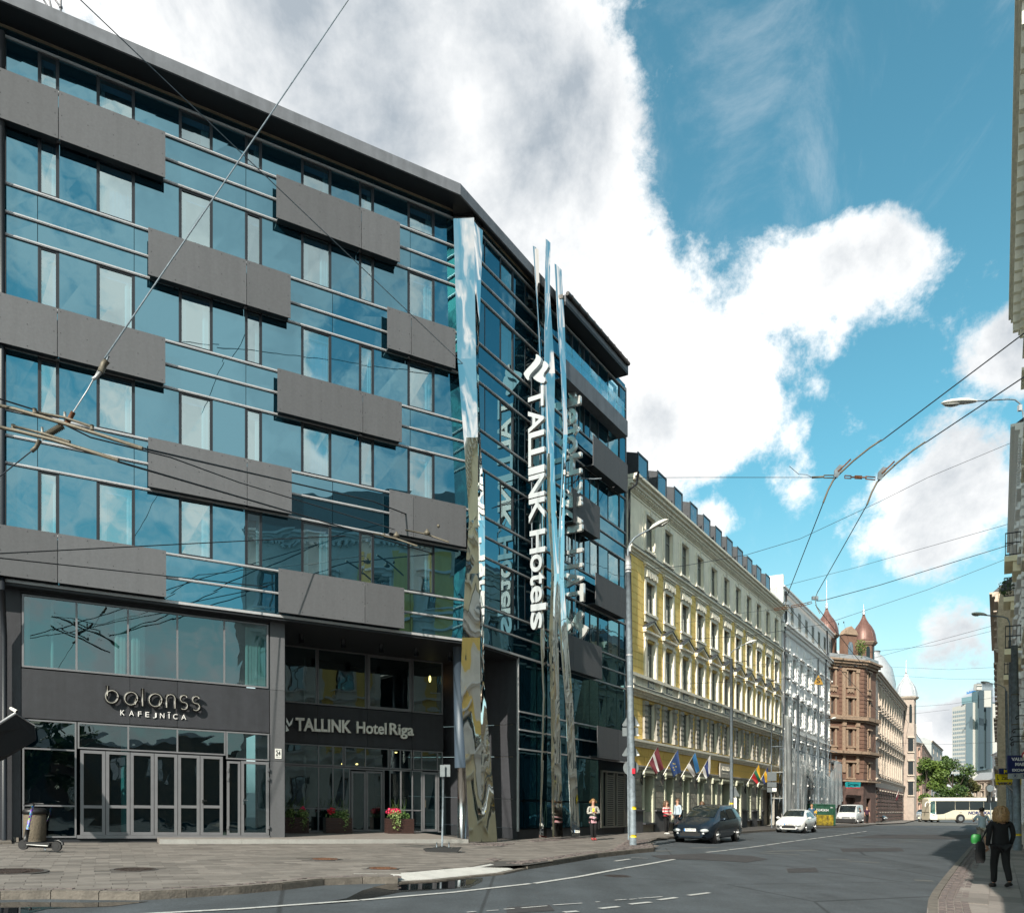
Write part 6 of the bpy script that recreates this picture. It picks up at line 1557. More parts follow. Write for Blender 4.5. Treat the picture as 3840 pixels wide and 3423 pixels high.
r1, fr1 = rfront('tall_house', 'tall pale yellow house with a deep bracketed cornice at the right edge', 24, 40.2, 22.6, 'paleyellow', 'creamtrim', [(1.2, 3.4), (5.4, 7.6), (9.4, 11.6), (13.4, 15.4), (17.4, 19.4)], 6, roof_h=1.5, base=(4.6, 8.6, 16.4))
mb = MB(fr1); mb.box(23.6, 39.6, 22.6, 22.75, -.2, .62); mb.box(23.6, 39.6, 22.75, 22.95, -.2, .70); mb.build('cornice', M['creamtrim'], r1)
for i in range(22): mb = MB(fr1); a = 24 + i * .72; mb.box(a, a + .2, 22.0, 22.6, 0, .55); mb.box(a, a + .2, 21.7, 22.0, 0, .3); mb.build('bracket', M['creamtrim'], r1)
r2, fr2 = rfront('balcony_house', 'ornate whitish house with iron railed balconies at the right edge', 40.4, 60, 18.6, 'ornwhite', 'whitetrim', [(1.2, 3.4), (5.0, 7.2), (9.2, 11.6), (13.5, 15.6)], 7, roof_h=1.6, pedi=(1, 2), base=(4.4, 8.4, 12.6), off=.12)
for i in range(8):
    mb = MB(fr2); a = 40.5 + 2.8 * i
    for k in range(30): mb.box(a - .2, a + .2, 4.8 + k * .44, 5.1 + k * .44, 0, .1)
    mb.build('quoin_strip', M['whitetrim'], r2)
def balcony(a, h, o1, w=2.2):
    b = MB(fr2); b.box(a - w / 2, a + w / 2, h, h + .25, 0, o1); b.box(a - w / 2 + .1, a + w / 2 - .1, h - .45, h, 0, o1 * .55); bal = b.build('balcony', M['paleyellow'], r2)
    b = MB(fr2)
    for hh in (.28, .8, 1.25): b.box(a - w / 2 + .03, a + w / 2 - .03, h + hh, h + hh + .05, o1 - .06, o1 - .03); b.box(a - w / 2 + .03, a - w / 2 + .06, h + hh, h + hh + .05, 0, o1 - .06)
    for i in range(12): x = a - w / 2 + .05 + i * (w - .12) / 11; b.box(x, x + .02, h + .25, h + 1.25, o1 - .055, o1 - .035)
    for i in range(5): x = .1 + i * (o1 - .15) / 4; b.box(a - w / 2 + .035, a - w / 2 + .055, h + .25, h + 1.25, x, x + .02)
    b.build('railing', M['iron2'], bal)
for a in (42.6, 50.5): 
    for h in (12.9, 8.7): balcony(a, h, .72)
r3, fr3 = rfront('orange_house', 'orange brown stone house with rough blocks beyond the balconies', 62, 84, 16.5, 'ochre2', 'pinktrim', [(1.2, 3.4), (5.4, 7.6), (9.2, 11.4), (13, 15)], 7, off=1.1, base=(4.4, 12.4))
fbc = Fr((44, -44), (-52, -8)); fbc.n = (0, 1)  # unseen house added to darken the low sky mirrored in the shop front
plain_front('added_far_house', 'added low dark house behind the camera, darkening the cafe glass reflections', fbc, 0, 52, 8.5, [4.2], [(1.2, 3.2), (5.4, 7.2)], [3 + 5 * i for i in range(10)], 'darkstone', 'pinktrim', 'winframe')
# seen only in the hotel glass: low brick house and trees behind the camera
bk = thing('brick_house', 'low brick house across the junction, mirrored in the cafe doors', 'building', (13, -11, G(13)))
fbk = Fr((6.0, -14.5), (10, 9)); fbk.n = (-fbk.n[0], -fbk.n[1])
M['brick'] = strew('brown brick', ((.09, .075, .06), (.14, .115, .09)), bump=.3)
wall_grid(fbk, 0, 16, 0, 6.2, [(2 + 3 * i, 3.2 + 3 * i, 3.2, 4.8) for i in range(4)], .2, back=-6).build('wall', M['brick'], bk)
add_windows(bk, fbk, [(2 + 3 * i, 3.2 + 3 * i, 3.2, 4.8) for i in range(4)], .18, 'T', M['winframe'], M['oldglass'])
# ================================================================== street furniture and overhead wires
def pole(name, label, u, v_base, v_top, r0, r1, cat='street lamp', group=None, pxm=None, m='galv'):
    p = pxm or (v_base - Hz(u)) / 1.6
    b = pp(u, v_base, p); t = thing(name, label, cat, b, group=group)
    top = pp(u - 1, v_top, p); mb = MB(); mb.tube([b - Vector((0, 0, .1)), b + Vector((0, 0, 1)), top], [r0, r0 * .97, r1], 14); mb.build('post', M[m], t)
    return t, p, b, top
M['yellowtape'] = mat('yellow reflective tape', (.75, .55, .02), .5)
def band(t, u, v0, v1, p, r, m, name='band'):
    a, b = pp(u, v1, p), pp(u, v0, p); mb = MB(); mb.tube([a, b], r, 14); mb.build(name, M[m], t)
def lamp_arm(t, pts, r, head, p, length=.8, big=1.0, dirv_=None):
    P3 = [pp(u, v, p) for u, v in pts]; mb = MB(); mb.tube(P3, r, 8); mb.build('arm', M['galv'], t)
    h0, h1 = pp(*head[0], p), pp(*head[1], p); d = (h1 - h0); L = d.length; d.normalize()
    side = d.cross(Vector((0, 0, 1))).normalized(); up = side.cross(d).normalized()
    prof = [(0, .35, .25), (.08, .6, .55), (.25, .85, .9), (.5, 1, 1), (.75, .85, .85), (.92, .5, .5), (1, .1, .1)]
    rings = []
    for x, w, h in prof:
        c = h0 + d * L * x; ring = []
        for k in range(12):
            an = 2 * math.pi * k / 12; yy = math.cos(an) * .15 * w * big; zz = math.sin(an) * .11 * h * big
            if zz < 0: zz *= .35
            ring.append(c + side * yy + up * zz)
        rings.append(ring)
    mb = MB(); mb.loft(rings); hd = mb.build('lamp_head', M['lamphead'], t)
    rings = []
    for x, w in ((.45, .3), (.55, .8), (.7, .95), (.85, .7), (.95, .2)):
        c = h0 + d * L * x - up * .03 * big; rings.append([c + side * math.cos(2 * math.pi * k / 10) * .12 * w * big - up * (.05 * w * big * (1 + math.sin(2 * math.pi * k / 10)) / 1.2) for k in range(10)])
    mb = MB(); mb.loft(rings); mb.build('lamp_glass', M['lampglass'], hd)
M['lamphead'] = mat('lamp head', (.55, .54, .50), .5)
M['lampglass'] = mat('lamp bowl', (.30, .30, .28), .15, spec=.8)
M['signback'] = mat('sign back', (.16, .18, .19), .55, .4, var=.12, vscale=8)
def plate_tri(t, u, vt, vb, hw, p, m='signback', down=False):
    pts = [(u, vt), (u + hw, vb), (u - hw, vb)] if not down else [(u - hw, vt), (u + hw, vt), (u, vb)]
    pts = [(a[0] * (1 - f) + b[0] * f, a[1] * (1 - f) + b[1] * f) for a, b in zip(pts, pts[1:] + pts[:1]) for f in (.08, .92)]; q = [pp(x, y, p) for x, y in pts]; n = len(q); mb = MB(); mb.v = q + [k + Vector((0, .02, 0)) for k in q]
    mb.f = [tuple(range(n)), tuple(range(2 * n - 1, n - 1, -1))] + [(i, (i + 1) % n, n + (i + 1) % n, n + i) for i in range(n)]; mb.sm = [False] * (n + 2)
    return mb.build('sign_plate', M[m], t)
def plate_rect(t, u0, v0, u1, v1, p, m='signback', name='sign_plate', th=.02):
    q = [pp(u0, v0, p), pp(u1, v0, p), pp(u1, v1, p), pp(u0, v1, p)]; mb = MB(); mb.v = q + [k + Vector((0, th, 0)) for k in q]
    mb.f = [(0, 1, 2, 3), (7, 6, 5, 4)] + [(i, (i + 1) % 4, 4 + (i + 1) % 4, 4 + i) for i in range(4)]; mb.sm = [False] * 6
    return mb.build(name, M[m], t)
def plate_disc(t, u, v, r, p, m='signback', dy=0):
    c = pp(u, v, p) + Vector((0, dy, 0)); mb = MB(); mb.tube([c, c + Vector((0, .02, 0))], r / p, 24); return mb.build('sign_plate', M[m], t)
# the near left pole with two warning plates
t, p, b, top = pole('street_lamp', 'tall grey trolley pole with lamp and three sign backs before the yellow house', 2372, 3168, 2090, .125, .10)
top2 = pp(2355, 2090, p)
for o in list(t.children): D.objects.remove(o)
mb = MB(); mb.tube([pp(2374, 3172, p), pp(2370, 2930, p), pp(2360, 2400, p), pp(2356, 2085, p)], [.125, .125, .11, .095], 16); mb.build('post', M['galv'], t)
for v0, v1, r in ((2085, 2135, .105), (2120, 2128, .112), (2140, 2146, .112), (2452, 2458, .118), (2570, 2576, .12)): band(t, 2356 + (v0 - 2085) * .012, v0, v1, p, r, 'alu')
band(t, 2373, 3022, 3034, p, .129, 'yellowtape'); band(t, 2374, 3128, 3138, p, .130, 'yellowtape')
plate_rect(t, 2370, 2880, 2382, 2900, p + .8, 'redp', 'sticker')
lamp_arm(t, [(2354, 2090), (2355, 2062), (2362, 2040), (2378, 2018), (2400, 2003), (2440, 1984)], .035, ((2436, 1986), (2507, 1948)), p, big=1.15)
plate_rect(t, 2358, 2046, 2366, 2066, p + .3, 'alu', 'junction_box')
p2 = p - .4
for (vt, vb) in ((2662, 2722), (2775, 2834)): plate_tri(t, 2366, vt, vb, 36, p2)
plate_rect(t, 2334, 2727, 2394, 2759, p2); plate_disc(t, 2366, 2878, 29, p2)
mb = MB(); mb.tube([pp(2353, 2660, p2), pp(2357, 3148, p2)], .03, 8); mb.build('sign_post', M['galv'], t)
for u, v in ((2393, 2718), (2393, 2755), (2393, 2829)): plate_rect(t, u - 4, v - 2, u + 4, v + 3, p2 + .3, 'white', 'sticker')
# the second and third poles along the kerb
t, p, b, top = pole('street_lamp', 'grey trolley pole with lamp and a triangular sign back behind the dark car', 2743, 3106, 2470, .115, .095)
lamp_arm(t, [(2737, 2468), (2739, 2450), (2750, 2438), (2770, 2426), (2796, 2413)], .03, ((2794, 2415), (2838, 2400)), p, big=1.1)
plate_tri(t, 2755, 2946, 2985, 20, p - .3); band(t, 2743, 3008, 3014, p, .12, 'yellowtape'); band(t, 2743, 3024, 3030, p, .12, 'yellowtape'); plate_rect(t, 2752, 2990, 2763, 3032, p - .2, 'white', 'notice')
mb = MB(); mb.tube([pp(2745, 2485, p), pp(2800, 2478, p), pp(2804, 2488, p)], .02, 6); mb.build('bracket', M['wire'], t)
t, p, b, top = pole('street_lamp', 'slim grey lamp pole in front of the white house', 2993, 3100, 2605, .10, .08)
lamp_arm(t, [(2993, 2606), (2996, 2590), (3010, 2578), (3032, 2568)], .03, ((3030, 2569), (3054, 2560)), p)
mb = MB(); mb.tube([pp(2995, 2622, p), pp(3040, 2620, p), pp(3044, 2628, p)], .02, 6); mb.build('bracket', M['wire'], t)
t, p, b, top = pole('street_lamp', 'thin grey pole farther along the left kerb by the brown house', 3069, 3092, 2470, .09, .07)
lamp_arm(t, [(3070, 2704), (3085, 2700), (3120, 2694)], .02, ((3118, 2695), (3136, 2690)), p)
# parking sign group and the traffic light by the crossing
t, p, b, top = pole('sign_post', 'post with three stacked grey rectangular sign backs near the white car', 2894, 3102, 2893, .03, .03, 'sign')
plate_rect(t, 2877, 2893, 2912, 2927, p + .2); plate_rect(t, 2877, 2932, 2912, 2950, p + .2); plate_rect(t, 2877, 2953, 2912, 2969, p + .2); plate_rect(t, 2896, 2953, 2912, 2966, p + .6, 'white', 'sticker')
tl = thing('traffic_light', 'traffic signal post with a downward triangle and yellow bands at the far crossing', 'traffic light', pp(3319, 3072, 27)); 
mb = MB(); mb.tube([pp(3319, 3072, 27), pp(3319, 2950, 27)], .08, 10); mb.build('post', M['galv'], tl)
for v in (3036, 3044, 3066): band(tl, 3319, v, v + 5, 27, .09, 'yellowtape')
plate_tri(tl, 3317, 2953, 2974, 12, 27.3, down=True)
for u in (3312, 3328): plate_rect(tl, u - 5, 2984, u + 5, 3008, 27.5, 'black', 'signal_box', .2)
M['redlamp'] = mat('lit red signal', (.6, .02, .01), .4, emit=(1, .08, .03, 6))
for u, v in ((3312, 2990),): c = pp(u, v, 27.6); mb = MB(); mb.tube([c, c + Vector((0, .02, 0))], .1, 10); mb.build('signal_lens', M['redlamp'], tl)
plate_rect(tl, 3306, 3013, 3330, 3022, 27.4); plate_rect(tl, 3319, 2971, 3340, 2983, 27.2, 'yellowtape', 'notice')
rs_ = thing('sign_post', 'post with two dark rectangular sign backs by the silver turret house', 'sign', pp(3429, 3068, 25)); mb = MB(); mb.tube([pp(3429, 3068, 25), pp(3429, 2970, 25)], .05, 8); mb.build('post', M['galv'], rs_)
plate_rect(rs_, 3404, 2974, 3429, 2996, 25.2); plate_rect(rs_, 3407, 2999, 3431, 3020, 25.2, 'black')
sm1 = thing('traffic_light', 'dark two headed signal post with a round sign back near the bus', 'traffic light', pp(3716, 3062, 25)); mb = MB(); mb.tube([pp(3716, 3076, 30), pp(3713, 2945, 30)], .06, 8); mb.build('post', M['galv'], sm1)
plate_disc(sm1, 3713, 2955, 13, 30.2); plate_rect(sm1, 3704, 2982, 3716, 3008, 30.3, 'black', 'signal_box', .25); plate_rect(sm1, 3722, 2986, 3732, 3006, 30.3, 'black', 'signal_box', .25)
# portable sign on its black foot
ps = thing('portable_sign', 'temporary sign back on a thin galvanised post in a black foot before the lobby', 'sign', pp(1660, 3192, 131))
P0 = 131
mb = MB(); mb.tube([pp(1658, 3175, P0), pp(1664, 2868, P0)], .028, 8); mb.build('post', M['galv'], ps)
plate_rect(ps, 1650, 2867, 1668, 2911, P0 + .8, 'signback'); plate_rect(ps, 1664, 2866, 1688, 2911, P0 + .2, 'signback')
mb = MB(ID); c = pp(1660, 3178, P0); ft = [(-.54, -.02), (-.42, -.13), (.42, -.13), (.54, 0.02), (.3, .0), (0, .05), (-.3, .0)]
mb.v = [c + Vector((x, y, z)) for y in (-.2, .2) for x, z in ft]; n = 7; mb.f = [tuple(range(n)), tuple(range(2 * n - 1, n - 1, -1))] + [(i, (i + 1) % n, n + (i + 1) % n, n + i) for i in range(n)]; mb.sm = [False] * (n + 2)
mb.build('foot', M['black'], ps)
for dx in (-.38, .4):
    mb = MB(); q = c + Vector((dx, 0, -.14)); mb.tube([q + Vector((-.1, -.42, 0)), q + Vector((.1, .42, 0))], .025, 6); mb.tube([c + Vector((dx * .45, 0, 0)), c + Vector((dx * .45, 0, .16))], .02, 6); mb.build('foot_bar', M['galv'], ps)
# ---- right hand poles, lamps and shop signs
PR = 72
t = thing('street_lamp', 'large near street lamp whose cream head hangs over the road at the right edge', 'street lamp', pp(3842, 3150, PR)); 
mb = MB(); mb.tube([pp(3852, 3160, PR), pp(3846, 1560, PR)], [.14, .09], 14); mb.build('post', M['galv'], t)
lamp_arm(t, [(3842, 1600), (3836, 1548), (3826, 1514), (3806, 1499), (3780, 1497), (3655, 1505)], .035, ((3662, 1506), (3529, 1512)), PR, big=1.75)
mb = MB(); c = pp(3824, 1530, PR); mb.box(-.08, .08, -.15, .15, -.08, .08); mb.v = [q.xzy + c if False else Vector((q.x, q.y, q.z)) + c for q in mb.v]; mb.build('junction_box', M['alu'], t)
t = thing('street_lamp', 'second right hand street lamp with a pale head above the balconies', 'street lamp', pp(3792, 3170, 78))
mb = MB(); mb.tube([pp(3792, 3170, 78), pp(3787, 2400, 78)], [.09, .06], 12); mb.build('post', M['galv'], t)
lamp_arm(t, [(3788, 2412), (3786, 2335), (3778, 2318), (3760, 2312), (3692, 2306)], .03, ((3700, 2306), (3642, 2300)), 78, big=.95)
t = thing('street_lamp', 'slim right hand lamp pole before the rough stone wall', 'street lamp', pp(3780, 3135, 60))
mb = MB(); mb.tube([pp(3782, 3137, 60), pp(3773, 2590, 60)], [.11, .07], 12); mb.build('post', M['galv'], t)
lamp_arm(t, [(3772, 2592), (3768, 2578), (3750, 2568), (3710, 2560)], .025, ((3714, 2561), (3677, 2556)), 60, big=.8)
t = thing('trolley_pole', 'thick pale grey pole with wire clamps behind the exchange sign', 'pole', pp(3812, 3186, 90))
mb = MB(); mb.tube([pp(3816, 3188, 90), pp(3804, 2420, 90)], [.15, .125], 14); mb.build('post', M['galv'], t)
for v in (2602, 2714): band(t, 3807, v, v + 4, 90, .14, 'brass')
band(t, 3815, 3124, 3132, 90, .153, 'yellowtape')
# scroll brackets
sb_ = thing('sign_bracket', 'black wrought iron scroll brackets carrying the exchange sign', 'bracket', pp(3830, 2640, 93))
for (u, v) in ((3816, 2632), (3808, 2684), (3796, 2734), (3788, 2762), (3790, 2782)):
    pts = [pp(x_, y_, 93) for x_, y_ in ((3845, v - 2), (u + 14, v - 2), (u + 4, v + 1), (u, v + 7), (u + 4, v + 13), (u + 10, v + 11), (u + 9, v + 6))]
    mb = MB(); mb.tube(pts, .022, 6); mb.build('scroll', M['iron2'], sb_)
M['navy'] = mat('navy sign board', (.008, .018, .10), .45)
M['yellowsign'] = mat('yellow sign board', (.80, .62, .01), .5)
M['greysign'] = mat('grey sign board', (.38, .42, .45), .5)
M['signlet'] = mat('sign lettering white', (.75, .76, .78), .5)
def words(t, txt, u0, v, u1, cap, p, m, bold=.03, name='lettering'):
    me = text_mesh(txt, 1, .006, M[m], bold=bold); zz = text_mesh('H', 1, .01, M[m]); ch = max(q.co.z for q in zz.vertices); D.meshes.remove(zz)
    xs = [q.co.x for q in me.vertices]; x0, x1 = min(xs), max(xs); c = pp(u0, v, p)
    for q in me.vertices: q.co = c + Vector(((q.co.x - x0) / (x1 - x0) * (u1 - u0) / p, q.co.y * .8 - .002, q.co.z / ch * cap / p))
    return mesh_part(name, me, t)
ex = thing('exchange_sign', 'navy currency exchange sign with white capitals and a grey dollar and euro strip', 'sign', pp(3830, 2918, 92))
PE = 92
plate_rect(ex, 3781, 2831, 3884, 2898, PE, 'navy', 'board', .08); plate_rect(ex, 3784, 2899, 3884, 2919, PE, 'greysign', 'board', .08)
words(ex, 'VALUTAS', 3793, 2851, 3872, 11, PE + .6, 'signlet'); words(ex, 'MAIŅA', 3807, 2870, 3862, 11, PE + .6, 'signlet'); words(ex, 'EXCHANGE', 3796, 2891, 3872, 9, PE + .6, 'signlet')
words(ex, '$', 3803, 2912, 3811, 9, PE + .6, 'navy'); words(ex, '€', 3836, 2912, 3844, 9, PE + .6, 'navy')
for u in (3807, 3840):
    c = pp(u, 2908, PE + .5); mb = MB(); mb.tube([c + Vector((math.cos(w * .524) * .1, 0, math.sin(w * .524) * .085)) for w in range(13)], .005, 4, cap=False); mb.build('ring', M['navy'], ex)
mb = MB(); mb.tube([pp(3850, 2840, PE - .5), pp(3850, 2630, PE - .5)], .03, 6); mb.build('hanger', M['iron2'], ex)
ne = thing('road_sign', 'red rimmed round traffic sign cut by the right edge above the exchange sign', 'sign', pp(3845, 2900, 94)); plate_disc(ne, 3852, 2832, 19, 94.5, 'redp'); 
zs = thing('shop_sign', 'yellow shop sign with black lettering below a navy strip with a yellow M', 'sign', pp(3780, 2945, 80)); PZ = 80
plate_rect(zs, 3749, 2880, 3800, 2901, PZ, 'navy', 'board', .08); words(zs, 'M', 3765, 2898, 3778, 13, PZ + .5, 'yellowsign')
plate_rect(zs, 3736, 2901, 3870, 2931, PZ - .3, 'yellowsign', 'board', .08); words(zs, 'ZELTS', 3755, 2922, 3800, 11, PZ + .4, 'black'); words(zs, 'L', 3740, 2922, 3746, 17, PZ + .4, 'black')
plate_rect(zs, 3738, 2932, 3860, 2942, PZ - .6, 'yellowsign', 'board', .08); words(zs, 'VEIKALS', 3742, 2941, 3812, 8, PZ + .2, 'navy')
mb = MB(); mb.tube([pp(3772, 2942, PZ), pp(3812, 2975, PZ)], .03, 6); mb.tube([pp(3850, 2901, PZ), pp(3850, 2860, PZ)], .03, 6); mb.build('bracket', M['alu'], zs)
rf = thing('guard_rail', 'short black railing and step at the right edge of the pavement', 'railing', pp(3835, 3170, 80))
mb = MB()
for u in (3827, 3834, 3841, 3848): mb.tube([pp(u, 3160, 78), pp(u, 3050, 78)], .02, 5)
mb.tube([pp(3824, 3052, 78), pp(3860, 3052, 78)], .025, 5); mb.tube([pp(3824, 3135, 78), pp(3860, 3135, 78)], .025, 5); mb.build('bars', M['iron2'], rf)
q0 = pp(3815, 3172, 82)
mb = MB(); mb.box(q0.x, q0.x + 1.0, q0.z - .12, q0.z + .06, q0.y, q0.y + .6); mb.build('step', M['kerb'], rf)
# ---- overhead wires ----
def sag(pts, s, n=10):
    P3 = [pp(*q) for q in pts]
    if len(P3) == 2:
        a, b = P3; return [a.lerp(b, i / n) - Vector((0, 0, s * 4 * (i / n) * (1 - i / n))) for i in range(n + 1)]
    return P3
wires = thing('x', None, None) if False else None
def wire(label, pts, r=.008, s=0, m='wire', name='overhead_wire', cat='wire', group='overhead trolley and span wires'):
    P3 = sag(pts, s); mb = MB(); mb.tube(P3, r, 6); o = mb.build(name, M[m]); return tag(o, label, cat, group)
wire('long pale cable falling from the top centre to the junction at the left', [(1320, -20, 150), (392, 1345, 215)], .014, m='galv')
wire('thin cable crossing from the top left down over the blue glass to the mirror fin', [(280, -20, 180), (1700, 1330, 110), (2180, 1785, 80)], .012, m='galv')
wire('stay wire running down from the trolley joint to the lower left', [(120, 1690, 215), (-30, 1810, 230)], .010)
for lab, pts, s in (('upper trolley wire crossing the hotel from the left fittings', [(540, 1682, 200), (1400, 1880, 120), (1620, 1965, 105), (2260, 2185, 62), (2960, 2430, 38), (3340, 2700, 22)], 0), ('lower trolley wire crossing the hotel from the left fittings', [(440, 1730, 200), (1400, 2010, 120), (2360, 2290, 70), (2800, 2420, 40), (3080, 2630, 30)], 0),
                     ('dark wire across the lower windows from the left edge', [(-20, 2090, 170), (1000, 2200, 120), (1900, 2290, 85), (2370, 2338, 70)], 0),
                     ('thin slanting span wire rising across the lower panels', [(-20, 2076, 170), (1400, 2003, 110), (1640, 1971, 108), (1910, 1885, 100), (2180, 1795, 88)], 0),
                     ('feeder cable with twisted ties sagging over the grey panels', [(-20, 1490, 215), (125, 1535, 210), (340, 1640, 200), (640, 1715, 180), (900, 1810, 150), (1480, 1985, 118)], 0),
                     ('near horizontal span wire from the hotel sign to the right fittings', [(2178, 1792, 80), (2600, 1790, 75), (3045, 1790, 72)], 0), ('span wire from the near left pole rising over the sky to the far right', [(2376, 2137, 72), (2560, 2122, 70), (2800, 2080, 68), (3000, 2020, 66), (3300, 1880, 66), (3480, 1790, 66), (3840, 1640, 66)], 0),
                     ('upper contact wire falling from the right edge to the curved fitting', [(3860, 1235, 120), (3305, 1653, 100)], 0), ('lower contact wire falling from the right edge to the curved fitting', [(3860, 1400, 120), (3470, 1660, 100)], 0),
                     ('left contact wire descending from the curved fitting to the lower junction', [(3087, 1886, 92), (2952, 2232, 70)], 0), ('right contact wire descending from the curved fitting to the lower junction', [(3251, 1893, 92), (3066, 2220, 70)], 0),
                     ('left contact wire running on down the street to the far crossing', [(2950, 2262, 68), (3100, 2455, 55), (3340, 2720, 30), (3380, 2770, 25)], 0), ('right contact wire running on down the street to the far crossing', [(3058, 2268, 68), (3200, 2450, 55), (3330, 2600, 34), (3420, 2730, 25)], 0),
                     ('heavy dark wire from the lower junction up to the right balconies', [(3090, 2250, 66), (3300, 2193, 66), (3600, 2100, 66), (3860, 2020, 66)], 0), ('span wire from the second pole to the right houses', [(2378, 2406, 72), (2800, 2385, 60), (3090, 2340, 58), (3480, 2210, 62), (3775, 2095, 62)], 0),
                     ('span wire with droppers from the near left pole across the yellow house', [(2376, 2573, 72), (2640, 2560, 62), (2900, 2550, 50), (3100, 2520, 45), (3300, 2460, 45), (3780, 2330, 48)], 0), ('thin grey wire high over the white house', [(2945, 2195, 50), (3200, 2130, 50), (3780, 1965, 62)], 0),
                     ('span wire across the brown house cornice', [(2745, 2500, 55), (2950, 2480, 45), (3300, 2440, 40), (3500, 2420, 40), (3780, 2350, 45)], 0), ('far span wire before the silver turret', [(3340, 2500, 30), (3560, 2510, 34), (3760, 2500, 38)], 0), ('lower far span wire before the silver turret', [(3340, 2532, 30), (3560, 2545, 34), (3760, 2545, 38)], 0),
                     ('far span wire passing in front of the tower upper floors', [(3340, 2655, 30), (3560, 2640, 34), (3760, 2610, 38)], 0), ('far span wire passing in front of the tower middle floors', [(3340, 2785, 30), (3560, 2790, 34), (3770, 2780, 38)], 0), ('thin wire from the second pole into the yellow house front', [(2746, 2490, 50), (2600, 2330, 60), (2376, 2180, 70)], 0),
                     ('low wire crossing in front of the ground floors', [(2745, 2680, 50), (3000, 2690, 45), (3300, 2690, 36), (3560, 2660, 34)], 0)):
    wire(lab, pts, .020 if 'contact' in lab or 'trolley' in lab or 'heavy' in lab else .014, 0)
# left section insulators (long bronze trolley bars)
tj = thing('trolley_junction', 'bronze trolley wire bars and ribbed insulators crossing at the left edge', 'trolley fitting', pp(250, 1575, 213))
def bar(pts, r, m, name, root, p=213):
    mb = MB(); mb.tube([pp(u, v, p) for u, v in pts], r, 8); return mb.build(name, M[m], root)
b1_ = bar([(-30, 1515), (60, 1535), (240, 1588), (400, 1638), (535, 1682)], .034, 'brass', 'contact_bar', tj, 212)
b2_ = bar([(-30, 1596), (60, 1615), (200, 1650), (330, 1690), (445, 1726)], .034, 'brass', 'contact_bar', tj, 214)
bar([(130, 1545), (240, 1565), (345, 1600)], .024, 'brass', 'spring_arm', tj, 211); bar([(50, 1598), (160, 1625), (262, 1658)], .024, 'brass', 'spring_arm', tj, 213)
for q in ((130, 1540), (345, 1602), (50, 1600), (258, 1660)): bar([(q[0], q[1] - 8), (q[0], q[1] + 10)], .035, 'brass', 'clamp', tj, 212)
for q in ((7, 1524), (30, 1530), (128, 1558), (143, 1563), (335, 1612), (352, 1618), (437, 1645), (453, 1650), (47, 1612), (62, 1617), (256, 1668), (270, 1672), (347, 1697), (363, 1702)): c = pp(*q, 208); mb = MB(); mb.tube([c, c + Vector((0, .02, 0))], .016, 8); mb.build('bolt', M['rivet'], tj)
N = 26; i0 = [pp(235 + (160 - 235) * k / N, 1596 + (1640 - 1596) * k / N, 211) for k in range(N + 1)]
mb = MB(); mb.tube(i0, [.045 + .02 * (k % 2) for k in range(N + 1)], 12, sm=False); mb.build('insulator', M['brass'], tj)
bar([(275, 1545), (262, 1570), (246, 1592)], .04, 'rust', 'hook', tj, 210); bar([(243, 1545), (245, 1590)], .022, 'lamphead', 'link', tj, 210); bar([(158, 1602), (160, 1650)], .02, 'lamphead', 'link', tj, 212)
bar([(150, 1650), (135, 1678), (118, 1692)], .035, 'brass', 'link', tj, 214); bar([(390, 1350), (330, 1460), (275, 1545)], .011, 'alu', 'cable', tj, 213)
bar([(402, 1352), (390, 1365), (378, 1395)], .055, 'brass', 'insulator', tj, 213); bar([(378, 1395), (360, 1415), (348, 1422)], .03, 'alu', 'clamp', tj, 213); bar([(398, 1355), (408, 1335)], .016, 'galv', 'wire_end', tj, 213)
# mid bars over the hotel
tm_ = thing('trolley_hanger', 'pair of perforated trolley bars hung on a span wire over the lowest glass band', 'trolley fitting', pp(1480, 2010, 118))
bar([(1400, 2001), (1480, 2018), (1565, 2047)], .028, 'brass', 'contact_bar', tm_, 120); bar([(1520, 1987), (1600, 2003), (1683, 2033)], .028, 'brass', 'contact_bar', tm_, 117)
for q in ((1487, 2000), (1602, 1990)): c = pp(*q, 118); mb = MB(); mb.lathe(c, [(.02, -.14), (.10, -.12), (.10, -.05), (.05, 0), (.02, .06)], 12); mb.build('insulator', M['brass'], tm_)
for q in ((1440, 2006), (1644, 1972)): c = pp(*q, 118); mb = MB(); mb.ellip(c, .05, .05, .06, 8, 6); mb.build('clamp', M['brass'], tm_)
# clamp at the sign
bar([(2160, 1772), (2185, 1795), (2230, 1796), (2255, 1794)], .03, 'galv', 'turnbuckle', tm_, 85); bar([(2120, 1812), (2160, 1800), (2185, 1795)], .02, 'galv', 'clamp', tm_, 85)
